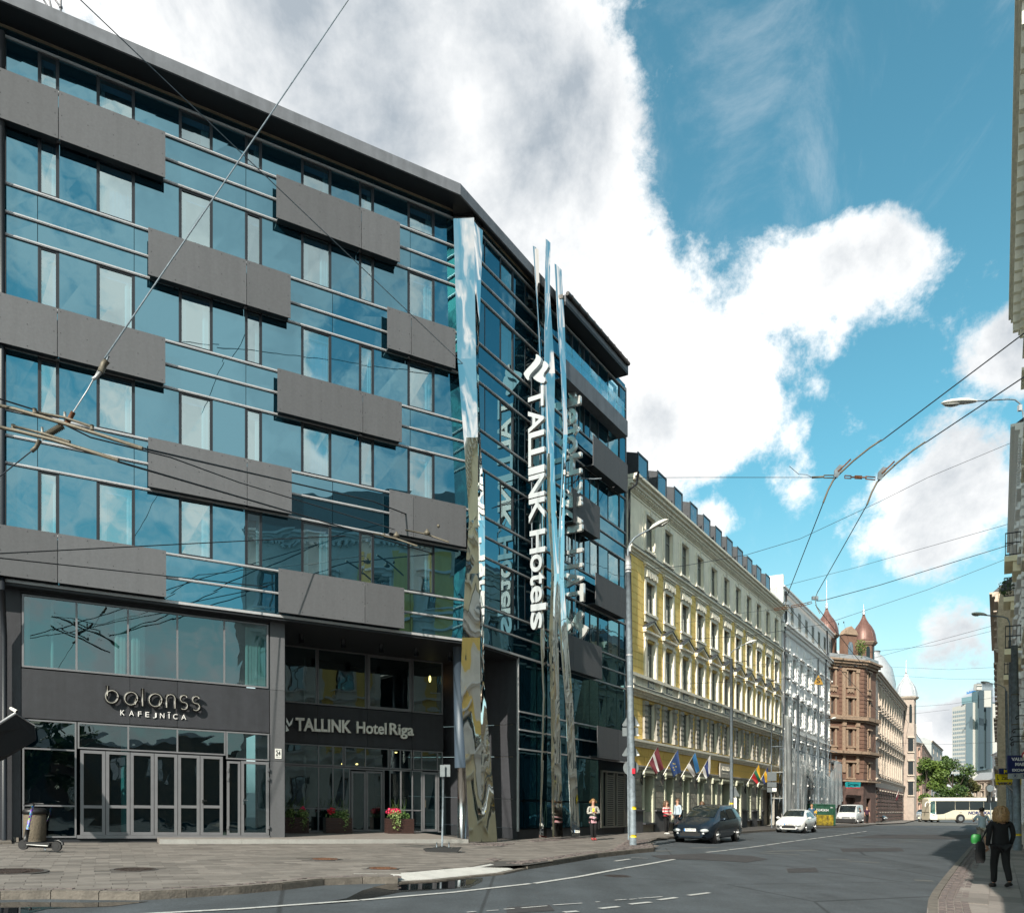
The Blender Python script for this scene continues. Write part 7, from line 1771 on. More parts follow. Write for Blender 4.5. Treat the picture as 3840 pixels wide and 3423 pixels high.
# right curved fittings
def curve_fit(dx, dy, label, p=98):
    t = thing('trolley_switch', label, 'trolley fitting', pp(3150 + dx, 1800 + dy, p), group='curved trolley fittings')
    bar([(3305 + dx, 1650 + dy), (3260 + dx, 1680 + dy), (3200 + dx, 1728 + dy), (3160 + dx, 1765 + dy), (3125 + dx, 1800 + dy), (3105 + dx, 1838 + dy), (3087 + dx, 1885 + dy)], .034, 'brass', 'contact_bar', t, p)
    bar([(3190 + dx, 1722 + dy), (3170 + dx, 1742 + dy), (3142 + dx, 1768 + dy)], .028, 'rust', 'spring_arm', t, p + 1)
    mb = MB(); q = [pp(3128 + dx, 1788 + dy, p + 1), pp(3130 + dx, 1762 + dy, p + 1), pp(3148 + dx, 1742 + dy, p + 1), pp(3165 + dx, 1746 + dy, p + 1), pp(3142 + dx, 1790 + dy, p + 1)]; mb.v = q + [x + Vector((0, .05, 0)) for x in q]
    mb.f = [(0, 1, 2, 3, 4), (9, 8, 7, 6, 5)] + [(i, (i + 1) % 5, 5 + (i + 1) % 5, 5 + i) for i in range(5)]; mb.sm = [False] * 7; mb.build('bracket', M['galv'], t)
    return t
t1 = curve_fit(0, 0, 'left of the two curved bronze trolley bars high at the right'); t2 = curve_fit(164, 8, 'right of the two curved bronze trolley bars high at the right')
def chain(root, pts, p, m='rust'):
    for a, b in zip(pts, pts[1:]):
        A, B = pp(*a, p), pp(*b, p); d = (B - A).normalized(); u_ = Vector((0, 0, 1)) - d * d.z; u_.normalize(); u_ *= .05
        mb = MB(); mb.tube([A + u_, B + u_, B - u_, A - u_, A + u_], .022, 6, cap=False); mb.build('chain_link', M[m], root)
chain(t1, [(3090, 1787), (3126, 1787)], 98, 'brass'); chain(t2, [(3168, 1788), (3192, 1789)], 98); chain(t2, [(3206, 1789), (3232, 1790)], 98); chain(t2, [(3246, 1791), (3282, 1794)], 98); bar([(3190, 1789), (3250, 1790)], .03, 'rust', 'link', t2, 98); bar([(2960, 1748), (2995, 1778), (3025, 1780), (3045, 1790)], .01, 'wire', 'wire_end', t1, 98); bar([(3045, 1790), (3088, 1788)], .04, 'brass', 'clamp', t1, 98)
lj = thing('trolley_junction', 'rusty chain links and black clamps joining wires above the white house', 'trolley fitting', pp(3000, 2260, 68))
chain(lj, [(2905, 2285), (2935, 2280), (2960, 2278)], 68); chain(lj, [(2968, 2274), (3005, 2268), (3030, 2262), (3044, 2258)], 68)
for q in ((2948, 2262), (3056, 2242)):
    c = pp(*q, 68); mb = MB(); mb.box(-.16, .16, -.09, .09, -.08, .08); mb.v = [Vector((x.x, x.y, x.z)) + c for x in mb.v]; mb.build('clamp', M['galv'], lj)
bar([(2950, 2245), (2946, 2265), (2955, 2290), (2975, 2310)], .02, 'brass', 'contact_bar', lj, 69); bar([(3068, 2215), (3056, 2245), (3062, 2275), (3075, 2300)], .02, 'brass', 'contact_bar', lj, 69); bar([(3062, 2252), (3092, 2250)], .03, 'galv', 'clamp', lj, 68)
# hangers over the yellow house
hy = thing('trolley_hanger', 'black trolley bars and insulators on a span wire over the yellow windows', 'trolley fitting', pp(2540, 2330, 62))
bar([(2448, 2325), (2510, 2348)], .03, 'wire', 'contact_bar', hy, 62); bar([(2532, 2322), (2592, 2346)], .03, 'wire', 'contact_bar', hy, 62); bar([(2370, 2330), (2460, 2336), (2500, 2340), (2560, 2332), (2610, 2330), (2760, 2300), (2905, 2285)], .008, 'wire', 'span_wire', hy, 66); chain(hy, [(2584, 2333), (2604, 2331)], 62); bar([(2480, 2330), (2492, 2336)], .06, 'rust', 'insulator', hy, 62); bar([(2560, 2322), (2572, 2330)], .06, 'rust', 'insulator', hy, 62)
lg = thing('hanging_sign', 'small yellow triangular plate with a black letter S hanging on the wires', 'sign', pp(3069, 2565, 50))
M['rustyel'] = mat('rusty yellow plate', (.50, .30, .03), .7, col2=(.12, .05, .02), vscale=14); plate_tri(lg, 3069, 2528, 2566, 19, 50.0, 'rustyel'); words(lg, 'S', 3063, 2560, 3075, 18, 50.5, 'black')
for (u, v) in ((2908, 2388), (2946, 2386), (2900, 2552), (2957, 2546), (3208, 2503)):
    pass
dp = thing('wire_dropper', 'black dropper clamps hanging from the span wires before the houses', 'trolley fitting', pp(2930, 2550, 52))
for (a, b) in (((2908, 2388), (2898, 2552)), ((2947, 2386), (2958, 2546)), ((3144, 2338), (3150, 2500)), ((3164, 2332), (3208, 2498))): bar([a, b], .006, 'wire', 'dropper_wire', dp, 50); bar([(b[0] - 6, b[1]), (b[0] + 6, b[1])], .05, 'wire', 'clamp', dp, 50); bar([(a[0], a[1] - 2), (a[0], a[1] + 4)], .04, 'wire', 'clamp', dp, 50)
# ================================================================== vehicles
M['rim'] = mat('alloy rim', (.45, .45, .45), .3, .8)
M['headl'] = mat('headlamp', (.55, .57, .58), .15, .3)
M['redlens'] = mat('red lens', (.35, .02, .02), .3)
M['plate'] = mat('number plate', (.70, .70, .68), .5)
def paint(name, c, metal=.3, rough=.25): return mat(name, c, rough, metal, coat=.25)
def loft_surface_pt(st, y, side, f):
    """st: stations (y, wb, wr, zb, zbelt, zt); returns a point on the flank between belt (f=0) and roof edge (f=1)"""
    ys = [s[0] for s in st]; g = lambda i: interp(ys, [s[i] for s in st], y)
    w0, w1, z0, z1 = g(1), g(2), g(4), g(5) - .05
    return Vector((side * (w0 + (w1 - w0) * f + .006), y, z0 + (z1 - z0) * f))
def car(name, label, cat, pos, rz, st, col, wheels, wr, glass_side, ws, rw, lights=True, plate='', grille=True, group=None, zoff=0.0, white_bumper=True):
    t = thing(name, label, cat, (pos[0], pos[1], G(pos[0]) + zoff), rz, group)
    rings = []
    for (y, wb, wt, zb, zbelt, zt) in st:
        pr = [(0, zb), (.80 * wb, zb), (.95 * wb, zb + .08), (wb, zb + .25), (wb * 1.0, (zb + zbelt) / 2 + .05), (wb * .985, zbelt - .04), (wb * .95, zbelt), (wt + (wb * .95 - wt) * .12, zt - .07 if zt - zbelt > .15 else zbelt + (zt - zbelt) * .5), (wt * .88, zt - .015), (wt * .45, zt), (0, zt + .01)]
        rings.append([Vector((x, y, z)) for x, z in pr] + [Vector((-x, y, z)) for x, z in pr[-2:0:-1]])
    mb = MB(); mb.loft(rings); body = mb.build('body', col, t, local=True)
    def flank(y0, y1, name_='side_window', f0=.06, f1=.90, s0=0, s1=0):
        for side in (-1, 1):
            mb = MB(); n = 6
            lo = [loft_surface_pt(st, y0 + (y1 - y0) * i / n, side, f0) for i in range(n + 1)]; hi = [loft_surface_pt(st, y0 + s0 + (y1 - s1 - y0 - s0) * i / n, side, f1) for i in range(n + 1)]
            for i in range(n): mb.quad(lo[i], lo[i + 1], hi[i + 1], hi[i], sm=True)
            mb.build(name_, M['carglass'], t, local=True)
    for q in glass_side: flank(*q[:2], s0=q[2] if len(q) > 2 else 0, s1=q[3] if len(q) > 3 else 0)
    def top_glass(y0, y1, nm):
        mb = MB(); n = 5; m = 8; ys = [s[0] for s in st]; rows = []
        for i in range(n + 1):
            y = y0 + (y1 - y0) * i / n; zt = interp(ys, [s[5] for s in st], y); wt = interp(ys, [s[2] for s in st], y) * .90
            rows.append([Vector((wt * (2 * j / m - 1), y + (-.012 if y1 > y0 and nm == 'windscreen' else .012), zt + .014 - .012 * (abs(2 * j / m - 1) ** 3) * 1.0)) for j in range(m + 1)])
        mb.loft(rows, close=False, cap=False); mb.build(nm, M['carglass'], t, local=True)
    top_glass(*ws, 'windscreen'); top_glass(*rw, 'rear_window')
    W = max(s[1] for s in st)
    for (y) in wheels:
        for side in (-1, 1):
            x = side * (W - .02)
            mb = MB(); mb.tube([(x - side * .20, y, wr + .02), (x + side * .012, y, wr + .02)], wr + .055, 24); mb.build('wheel_arch', M['black'], t, local=True)
            mb = MB(); mb.tube([(x - side * .2, y, wr), (x - side * .01, y, wr), (x + side * .03, y, wr)], [wr, wr, wr * .93], 24); w = mb.build('wheel', M['rubber'], t, local=True)
            mb = MB(); mb.tube([(x + side * .028, y, wr), (x + side * .036, y, wr)], wr * .66, 20)
            for k in range(5):
                a = 2 * math.pi * k / 5 + .3; a2 = a + .12
                mb.tube([(x + side * .04, y, wr), (x + side * .045, y + wr * .6 * math.cos(a), wr + wr * .6 * math.sin(a))], .04, 5)
            mb.build('rim', M['rim'], w, local=True)
    y0 = st[0][0]; f = st[1]; s2 = st[2]
    if lights:
        for side in (-1, 1):
            mb = MB(); a, b = st[1], st[2]; zt = lambda s: s[4]
            P_ = [(side * f[1] * .52, y0 + .02, f[4] - .16), (side * f[1] * .86, st[1][0] - .03, f[4] - .14), (side * (b[1] * .995), b[0] + .12, b[4] - .06), (side * b[1] * .93, b[0] + .05, b[4] + .03), (side * f[1] * .70, st[1][0] - .02, f[4] + .0)]
            mb.ellip((side * f[1] * .76, st[1][0] - .02, f[4] - .09), f[1] * .24, .12, .085, 12, 8, Matrix.Rotation(side * .45, 3, 'Z')); mb.build('headlight', M['headl'], t, local=True)
            mb = MB(); mb.ellip((side * f[1] * .70, y0 + .03, st[0][3] + .17), .07, .05, .05, 10, 6); mb.build('fog_light', M['headl'], t, local=True)
            e = st[-1]; mb = MB(); mb.box(side * e[1] * .72, side * e[1] * .98, e[4] - .25, e[4] + .1, e[0] - .05, e[0] + .02); mb.build('tail_light', M['redlens'], t, local=True)
            m_y = ws[0] + (ws[1] - ws[0]) * .25; mz = interp([s[0] for s in st], [s[4] for s in st], m_y) + .06
            mb = MB(); mb.ellip((side * (W + .10), m_y, mz), .11, .06, .075, 10, 6); mb.box(side * (W - .06), side * (W + .06), mz - .03, mz, m_y - .02, m_y + .02); mb.build('mirror', col, t, local=True)
    if grille:
        mb = MB(); mb.box(-f[1] * .42, f[1] * .42, f[4] - .19, f[4] - .10, y0 - .012, y0 + .05); mb.box(-f[1] * .55, f[1] * .55, st[0][3] + .06, st[0][3] + .20, y0 - .01, y0 + .05); mb.build('grille', M['black'], t, local=True)
    zp = st[0][3] + .26
    mb = MB(); mb.box(-.26, .26, zp, zp + .115, y0 - .03, y0 - .012); pl_ = mb.build('number_plate', M['plate'], t, local=True)
    if plate:
        me = text_mesh(plate, .1, .002, M['black'], bold=.002); xs = [v.co.x for v in me.vertices]; fit_mesh(me, .40, .075)
        for v in me.vertices: v.co = Vector((v.co.x - .18, y0 - .033 + v.co.y * .2, v.co.z + zp + .02))
        o = D.objects.new('lettering', me); COL.objects.link(o); o.parent = pl_
        mb = MB(); mb.box(-.26, -.215, zp, zp + .115, y0 - .034, y0 - .03); mb.build('blue_strip', M['bluesign'], pl_, local=True)
    return t
RZ = -math.atan2(FS.d[0], FS.d[1])
def at_front(u, v, L, ch=1.7, d=FS.d): x, y = gp(u, v, ch); return (x + d[0] * L / 2, y + d[1] * L / 2)
# stations: y, half width at belt, half width at roof, underside z, belt z, top z (front first)
mpv = [(-2.38, .60, .50, .28, .52, .60), (-2.30, .80, .62, .22, .66, .74), (-2.05, .88, .70, .20, .78, .88), (-1.55, .90, .74, .19, .90, 1.02), (-1.15, .90, .72, .19, .96, 1.14), (-.55, .90, .66, .19, .98, 1.46), (-.1, .90, .64, .19, .99, 1.60), (.6, .90, .64, .19, 1.0, 1.65), (1.3, .90, .63, .19, 1.02, 1.62), (1.85, .88, .60, .20, 1.04, 1.54), (2.20, .84, .58, .24, 1.04, 1.22), (2.38, .70, .5, .34, .92, 1.0)]
mv = car('parked_car', 'dark blue grey minivan parked nose first in the bay before the yellow house', 'car', at_front(2588, 3159, 4.76), RZ, mpv, paint('dark blue grey paint', (.018, .028, .042), .5), (-1.5, 1.34), .325,
         [(-.95, .0, .35, .03), (.08, .98), (1.06, 1.9, 0, .18)], (-1.2, -.2), (2.2, 1.9), plate='805 TJT', zoff=-.11)
mb = MB()
for k in range(3):
    a = math.radians(90 + 120 * k); d = Vector((math.cos(a), 0, math.sin(a))); n_ = Vector((-d.z, 0, d.x)); c = Vector((0, -2.40, .60)); q = [c, c + d * .05 + n_ * .028, c + d * .10, c + d * .05 - n_ * .028]; mb.quad(*q)
mb.build('badge', M['chrome'], mv, local=True)
hat = [(-2.12, .55, .45, .26, .50, .58), (-2.06, .76, .6, .2, .60, .70), (-1.85, .86, .7, .18, .72, .82), (-1.3, .885, .74, .17, .84, .96), (-.95, .885, .72, .17, .88, 1.05), (-.3, .885, .62, .17, .90, 1.38), (.2, .885, .60, .17, .92, 1.46), (.9, .885, .59, .17, .94, 1.45), (1.5, .87, .56, .18, .98, 1.34), (1.92, .83, .54, .22, 1.0, 1.10), (2.12, .72, .5, .32, .86, .92)]
whc = paint('white car paint', (.66, .66, .65), .0, .3)
car('parked_car', 'white hatchback parked behind the dark minivan by the white house', 'car', at_front(2957, 3121, 4.25), RZ, hat, whc, (-1.32, 1.32), .31, [(-.75, .25, .35, .03), (.33, 1.2, 0, .1)], (-1.0, -.1), (1.9, 1.5), plate='JL-2635', zoff=-.11)
vanst = [(-2.4, .70, .6, .28, .60, .74), (-2.34, .88, .7, .24, .85, .98), (-2.1, .94, .78, .22, 1.05, 1.14), (-1.7, .95, .80, .2, 1.12, 1.30), (-1.25, .95, .80, .2, 1.16, 1.72), (-.9, .95, .80, .2, 1.18, 1.93), (.5, .95, .82, .2, 1.2, 1.97), (2.2, .95, .82, .2, 1.2, 1.96), (2.42, .93, .8, .26, 1.2, 1.86), (2.46, .9, .76, .3, 1.1, 1.7)]
v = car('delivery_van', 'white panel van with dark bumper parked behind the skip', 'van', at_front(3171, 3090, 4.9), RZ, vanst, paint('van white paint', (.55, .55, .54), 0, .4), (-1.5, 1.5), .33, [(-1.45, -.6, .35, .03), (-.5, .7)], (-1.85, -1.0), (2.43, 2.3), plate='JB-5134', zoff=-.11)
mb = MB(); mb.box(-.9, .9, .24, .62, -2.44, -2.38); mb.build('bumper', M['black'], v, local=True)
blk = paint('black car paint', (.010, .010, .012), .3)
car('parked_car', 'black car side on at the crossing behind the dark shirted pedestrian', 'car', (gp(3246, 3081, 1.65)), RZ + R(86), hat, blk, (-1.32, 1.32), .31, [(-.75, .25, .35, .03), (.33, 1.2, 0, .1)], (-1.0, -.1), (1.9, 1.5), zoff=-.08)
suv = [(-2.3, .7, .55, .35, .70, .84), (-2.22, .88, .7, .28, .86, .98), (-1.9, .93, .76, .26, .98, 1.06), (-1.3, .94, .78, .25, 1.04, 1.12), (-1.0, .94, .74, .25, 1.06, 1.26), (-.4, .94, .68, .25, 1.08, 1.62), (.3, .94, .67, .25, 1.1, 1.70), (1.6, .93, .66, .25, 1.12, 1.68), (2.1, .9, .6, .28, 1.1, 1.4), (2.3, .8, .5, .4, .95, 1.0)]
car('parked_car', 'pale silver off road car waiting at the far left beyond the crossing', 'car', at_front(3454, 3066, 4.6, 1.72), RZ - R(6), suv, paint('pale silver paint', (.45, .46, .47), .5), (-1.4, 1.4), .37, [(-.8, .2, .3, .03), (.3, 1.5, 0, .1)], (-1.05, -.2), (2.1, 1.7), zoff=-.12)
g_ = car('moving_car', 'small grey car with lit headlights just ahead of the coach front', 'car', at_front(3478, 3081, 4.2, 1.72), RZ - R(12), hat, paint('grey beige paint', (.42, .41, .38), .3), (-1.32, 1.32), .31, [(-.75, .25, .35, .03), (.33, 1.2, 0, .1)], (-1.0, -.1), (1.9, 1.5), zoff=-.12)
M['lit'] = mat('lit headlamp', (1, .8, .5), .4, emit=(1, .72, .35, 8))
for s in (-1, 1): mb = MB(); mb.ellip((s * .62, -2.08, .55), .1, .05, .06, 8, 6); mb.build('lit_headlight', M['lit'], g_, local=True)
# coach on the cross street
PB = 28.2; bc = pp(3489, 3085, PB)
bus = thing('coach', 'cream and white touring coach with dark windows crossing the far junction', 'bus', (bc.x, bc.y, G(bc.x) - .12), R(0))
M['busbody'] = paint('coach cream paint', (.52, .47, .37), 0, .4); M['buswhite'] = paint('coach white and sunlit paint', (.75, .75, .72), 0, .35)
bl = 12.4; bh = 3.32; bw = 2.5
mb = MB()
rings = []
for x, dz, df in ((0.0, .25, .35), (.10, .08, .12), (.35, 0, 0), (bl - .3, 0, 0), (bl - .08, .05, .08), (bl, .2, .25)):
    rings.append([Vector((x, y, z)) for y, z in ((df, .32), (0 + df, .6), (0 + df * .6, 1.6), (.06 + df, bh - .45), (.2 + df, bh - .12 - dz), (.5, bh - dz), (bw - .5, bh - dz), (bw - .1 - df, bh - .2 - dz), (bw - df, 1.6), (bw - df, .32))])
mb.loft(rings); mb.build('body', M['busbody'], bus, local=True)
mb = MB(); mb.box(.35, bl - .3, bh - .42, bh - .14, -.02, .3); mb.build('roof_edge', M['buswhite'], bus, local=True)
mb = MB(); mb.box(.0, .9, .4, 1.35, -.015, .2) ; mb.build('sunlit_front_corner', M['buswhite'], bus, local=True)  # white stands in for the sun falling on the coach front
xs = [.75, 3.3, 5.2, 7.1, 9.0, 10.9, bl - .1]
for i, (x0, x1) in enumerate(zip(xs, xs[1:])):
    mb = MB()
    if i == 0: mb.prism([(x0, 1.05), (x0 + 1.0, 1.12), (x0 + 2.2, 1.62), (x1 - .03, 1.66), (x1 - .03, bh - .50), (x0, bh - .50)], -.02, .05)
    else: mb.box(x0 + .03, x1 - .03, 1.66, bh - .50, -.02, .05)
    mb.build('side_window', M['carglass'], bus, local=True)
mb = MB(); mb.prism([(.02, 1.25), (.62, 1.10), (.62, bh - .5), (.05, bh - .5)], -.03, .04); mb.build('front_window', M['shopglass'], bus, local=True)
mb = MB(); mb.quad(*[Vector(p) for p in ((-.005, .3, 1.3), (-.005, 2.2, 1.3), (.10, 2.2, 2.85), (.10, .3, 2.85))]); mb.build('windscreen', M['carglass'], bus, local=True)
for x in (4.0, 10.6):
    mb = MB(); mb.tube([(x, -.012, .52), (x, .4, .52)], .60, 24); mb.build('wheel_arch', M['black'], bus, local=True)
    mb = MB(); mb.tube([(x, -.05, .5), (x, .3, .5)], .5, 24); w = mb.build('wheel', M['rubber'], bus, local=True)
    mb = MB(); mb.tube([(x, -.07, .5), (x, -.02, .5)], .30, 18); mb.tube([(x, -.12, .5), (x, -.04, .5)], .12, 12); mb.build('rim', M['rim'], w, local=True)
for x0 in (2.0, 5.6, 7.6):
    mb = MB(); mb.box(x0, x0 + .015, .4, 1.1 if x0 < 3 else 1.55, -.014, 0); mb.build('panel_joint', M['black'], bus, local=True)
me = text_mesh('NORDEKA', 1, .01, M['navy'], bold=.04); fit_mesh(me, 2.95, .42)
for v_ in me.vertices: v_.co = Vector((v_.co.x + 5.0 + v_.co.z * .15, -.03 + v_.co.y * .3, v_.co.z + 1.06))
o = D.objects.new('lettering', me); COL.objects.link(o); o.parent = bus
me = text_mesh('109', .2, .005, M['black']); 
for v_ in me.vertices: v_.co = Vector((v_.co.x + 3.85, -.03, v_.co.z + 1.25))
o = D.objects.new('lettering', me); COL.objects.link(o); o.parent = bus
mb = MB(); mb.ellip((.35, -.03, .95), .22, .04, .09, 10, 6); mb.build('headlight', M['headl'], bus, local=True)
mb = MB(); mb.ellip((.42, -.04, 1.0), .16, .04, .04, 8, 5); mb.build('indicator', M['orange'], bus, local=True)
mb = MB(); mb.tube([(.1, .1, 2.6), (-.5, -.1, 2.75), (-.75, -.15, 2.5), (-.78, -.15, 2.1)], .05, 6); mb.build('mirror', M['buswhite'], bus, local=True)
# skip
sk = thing('skip', 'green and yellow rusted waste skip with a painted phone number before the white house', 'skip', pp(3095, 3094, 46))
p0, p1 = gp(3050, 3093, 1.6), gp(3129, 3095, 1.6); FK = Fr(p0, (p1[0] - p0[0], p1[1] - p0[1])); LK = math.hypot(p1[0] - p0[0], p1[1] - p0[1])
M['skipg'] = mat('skip green paint', (.02, .09, .055), .6, col2=(.012, .05, .03), vscale=3)
M['skipy'] = mat('skip yellow rust', (.45, .33, .02), .7, col2=(.03, .025, .012), vscale=4)
print('skip', LK)
mb = MB(FK); mb.v = [FK.pt(a, h, o) for a, h, o in ((0, .9, 0), (LK, .9, 0), (LK, 1.72, .05), (-.05, 1.72, .05), (0, .9, -1.8), (LK, .9, -1.8), (LK, 1.72, -1.85), (-.05, 1.72, -1.85))]
mb.f = [(0, 1, 2, 3), (5, 4, 7, 6), (1, 5, 6, 2), (4, 0, 3, 7)]; mb.sm = [False] * 4; mb.build('upper_side', M['skipg'], sk)
mb = MB(FK); mb.v = [FK.pt(a, h, o) for a, h, o in ((.1, .02, -.1), (LK - .05, .02, -.1), (LK, .9, 0), (0, .9, 0), (.1, .02, -1.7), (LK - .05, .02, -1.7), (LK, .9, -1.8), (0, .9, -1.8))]
mb.f = [(0, 1, 2, 3), (5, 4, 7, 6), (1, 5, 6, 2), (4, 0, 3, 7), (0, 4, 5, 1)]; mb.sm = [False] * 5; mb.build('lower_side', M['skipy'], sk)
mb = MB(FK); mb.box(-.06, LK + .04, 1.70, 1.80, .02, .1); mb.box(LK, LK + .06, 1.70, 1.80, -1.85, .02); mb.box(-.06, LK + .04, 1.70, 1.80, -1.93, -1.85); mb.build('rim', M['skipg'], sk)
for a in (.15, LK - .02):
    mb = MB(FK); mb.box(a - .06, a + .06, .05, 1.7, .0, .1); mb.build('rib', M['skipg'], sk)
for o in (-.5, -1.2): mb = MB(FK); mb.box(LK, LK + .07, .1, 1.7, o - .06, o + .06); mb.build('rib', M['skipy'], sk)
face_text('25342434', FK, 3059, 3039.5, 3107, 3041.5, .075, .01, M['signlet'], sk, hcap=.2, bold=.0)
face_text('102', FK, 3114, 3029, 3123, 3029, .075, .01, M['signlet'], sk, hcap=.1)
# electric scooter
PSc = 158
sc = thing('electric_scooter', 'black electric scooter with a colourful stem parked by the stone bin', 'scooter', pp(150, 3190, PSc), 0)
sc['category'] = 'scooter'
def S_(u, v, dy=0, p=PSc): return pp(u, v, p) + Vector((0, dy, 0))
for u, v in ((89, 3166), (213, 3172)):
    mb = MB(); c = S_(u, v); mb.tube([c - Vector((0, .03, 0)), c + Vector((0, .03, 0))], .118, 20); w = mb.build('wheel', M['rubber'], sc); mb = MB(); mb.tube([c - Vector((0, .035, 0)), c + Vector((0, .035, 0))], .06, 14); mb.build('hub', M['black'], w)
mb = MB(); a, b = S_(104, 3170), S_(200, 3174); mb.v = []; mb.box(a.x, b.x, 0, 0, 0, 0) if False else None
mb.tube([a, b], .035, 8); mb.build('frame_tube', M['black'], sc)
mb = MB(); q = [S_(105, 3163, -.08), S_(192, 3168, -.08), S_(192, 3168, .08), S_(105, 3163, .08)]; mb.v = q + [x + Vector((0, 0, .05)) for x in q]; mb.f = [(0, 3, 2, 1), (4, 5, 6, 7)] + [(i, (i + 1) % 4, 4 + (i + 1) % 4, 4 + i) for i in range(4)]; mb.sm = [False] * 6; mb.build('deck', M['black'], sc)
mb = MB(); mb.tube([S_(108, 3164.5, -.088), S_(188, 3169.5, -.088)], .010, 6); mb.build('deck_strip', M['white'], sc)
mb = MB(); mb.tube([S_(96, 3150), S_(104, 3108)], .05, 10); mb.tube([S_(89, 3166), S_(96, 3146)], .035, 8); mb.build('neck', M['black'], sc)
M['stickers'] = mat('sticker covered stem', (.02, .03, .12), .4)
def stick(m):
    n, l = m.node_tree.nodes, m.node_tree.links; b = n['Principled BSDF']; geo = n.new('ShaderNodeNewGeometry'); v = n.new('ShaderNodeTexVoronoi'); v.inputs['Scale'].default_value = 22; l.new(geo.outputs['Position'], v.inputs['Vector'])
    mx_ = n.new('ShaderNodeMix'); mx_.data_type = 'RGBA'; mx_.blend_type = 'MULTIPLY'; mx_.inputs[0].default_value = .8; mx_.inputs[7].default_value = (.25, .3, .7, 1); l.new(v.outputs['Color'], mx_.inputs[6]); l.new(mx_.outputs[2], b.inputs['Base Color'])
stick(M['stickers'])
mb = MB(); mb.tube([S_(103, 3110), S_(123, 3020)], .032, 10); mb.build('stem', M['stickers'], sc)
mb = MB(); mb.tube([S_(123, 3020), S_(126, 3010)], .036, 8); mb.tube([S_(98, 3017, -.1), S_(120, 3013), S_(126, 3011), S_(148, 3013, .15)], .016, 6); mb.build('handlebar', M['black'], sc)
mb = MB(); mb.tube([S_(204, 3152), S_(220, 3150), S_(234, 3158), S_(236, 3168)], .03, 6); mb.build('mudguard', M['black'], sc)
mb = MB(); mb.tube([S_(166, 3178), S_(172, 3186)], .02, 5); mb.build('kickstand', M['galv'], sc)
# stone bin, boards
M['pebble'] = strew('exposed pebble concrete', ((.09, .075, .055), (.15, .12, .085)), bump=1.0, bscale=30, vscale=18)
bn = thing('waste_bin', 'round pebble concrete waste bin with a black lid standing by the cafe wall', 'bin', pp(131, 3153, 134))
bp_ = WL[bn.name]; mb = MB(); mb.lathe(bp_, [(.26, 0), (.28, .05), (.28, .72), (.26, .76)], 20, sm=True); mb.build('drum', M['pebble'], bn)
mb = MB(); mb.lathe(bp_ + Vector((0, 0, .76)), [(.24, 0), (.30, .01), (.30, .10), (.24, .16), (.1, .18)], 20); mb.build('lid', M['black'], bn)
M['wood'] = mat('dark red brown wood', (.045, .018, .013), .65, col2=(.028, .012, .010), vscale=8, bump=.4, bscale=30)
bd = thing('timber_block', 'weathered timber block lying at the foot of the left wall', 'timber', pp(42, 3152, 138))
mb = MB(); mb.slab([gp(18, 3152), gp(70, 3156), gp(74, 3146), gp(24, 3142)], 0, .12); mb.build('beam', M['kerb'], bd); mb = MB(); mb.slab([gp(-20, 3164), gp(44, 3163), gp(40, 3154), gp(-20, 3154)], 0, .05); mb.build('board', M['kerb'], bd)
# ================================================================== flower boxes
M['leaf'] = strew('leaf', ((.05, .10, .02), (.09, .17, .035)), rough=.6, bump=0, vscale=6)
M['ivy'] = strew('pale ivy leaf', ((.12, .20, .05), (.22, .28, .10)), rough=.6, bump=0, vscale=6)
M['flowerred'] = mat('red flower', (.55, .01, .03), .6, var=.3, vscale=20); M['flowerpink'] = mat('pink flower', (.70, .04, .12), .6, var=.3, vscale=20)
def leaves(mb, c, r, n, s, flat=1, rnd=random):
    for _ in range(n):
        while True:
            q = Vector((rnd.uniform(-1, 1), rnd.uniform(-1, 1), rnd.uniform(-1, 1)))
            if q.length < 1: break
        p = Vector(c) + Vector((q.x * r[0], q.y * r[1], q.z * r[2])); a = Vector((rnd.gauss(0, 1), rnd.gauss(0, 1), rnd.gauss(0, 1))).normalized(); b = a.orthogonal().normalized(); k = s * rnd.uniform(.6, 1.3)
        b = (b * math.cos(_) + a.cross(b) * math.sin(_)).normalized(); c2 = a.cross(b)
        mb.quad(p - b * k, p + c2 * k * .55, p + b * k, p - c2 * k * .55)
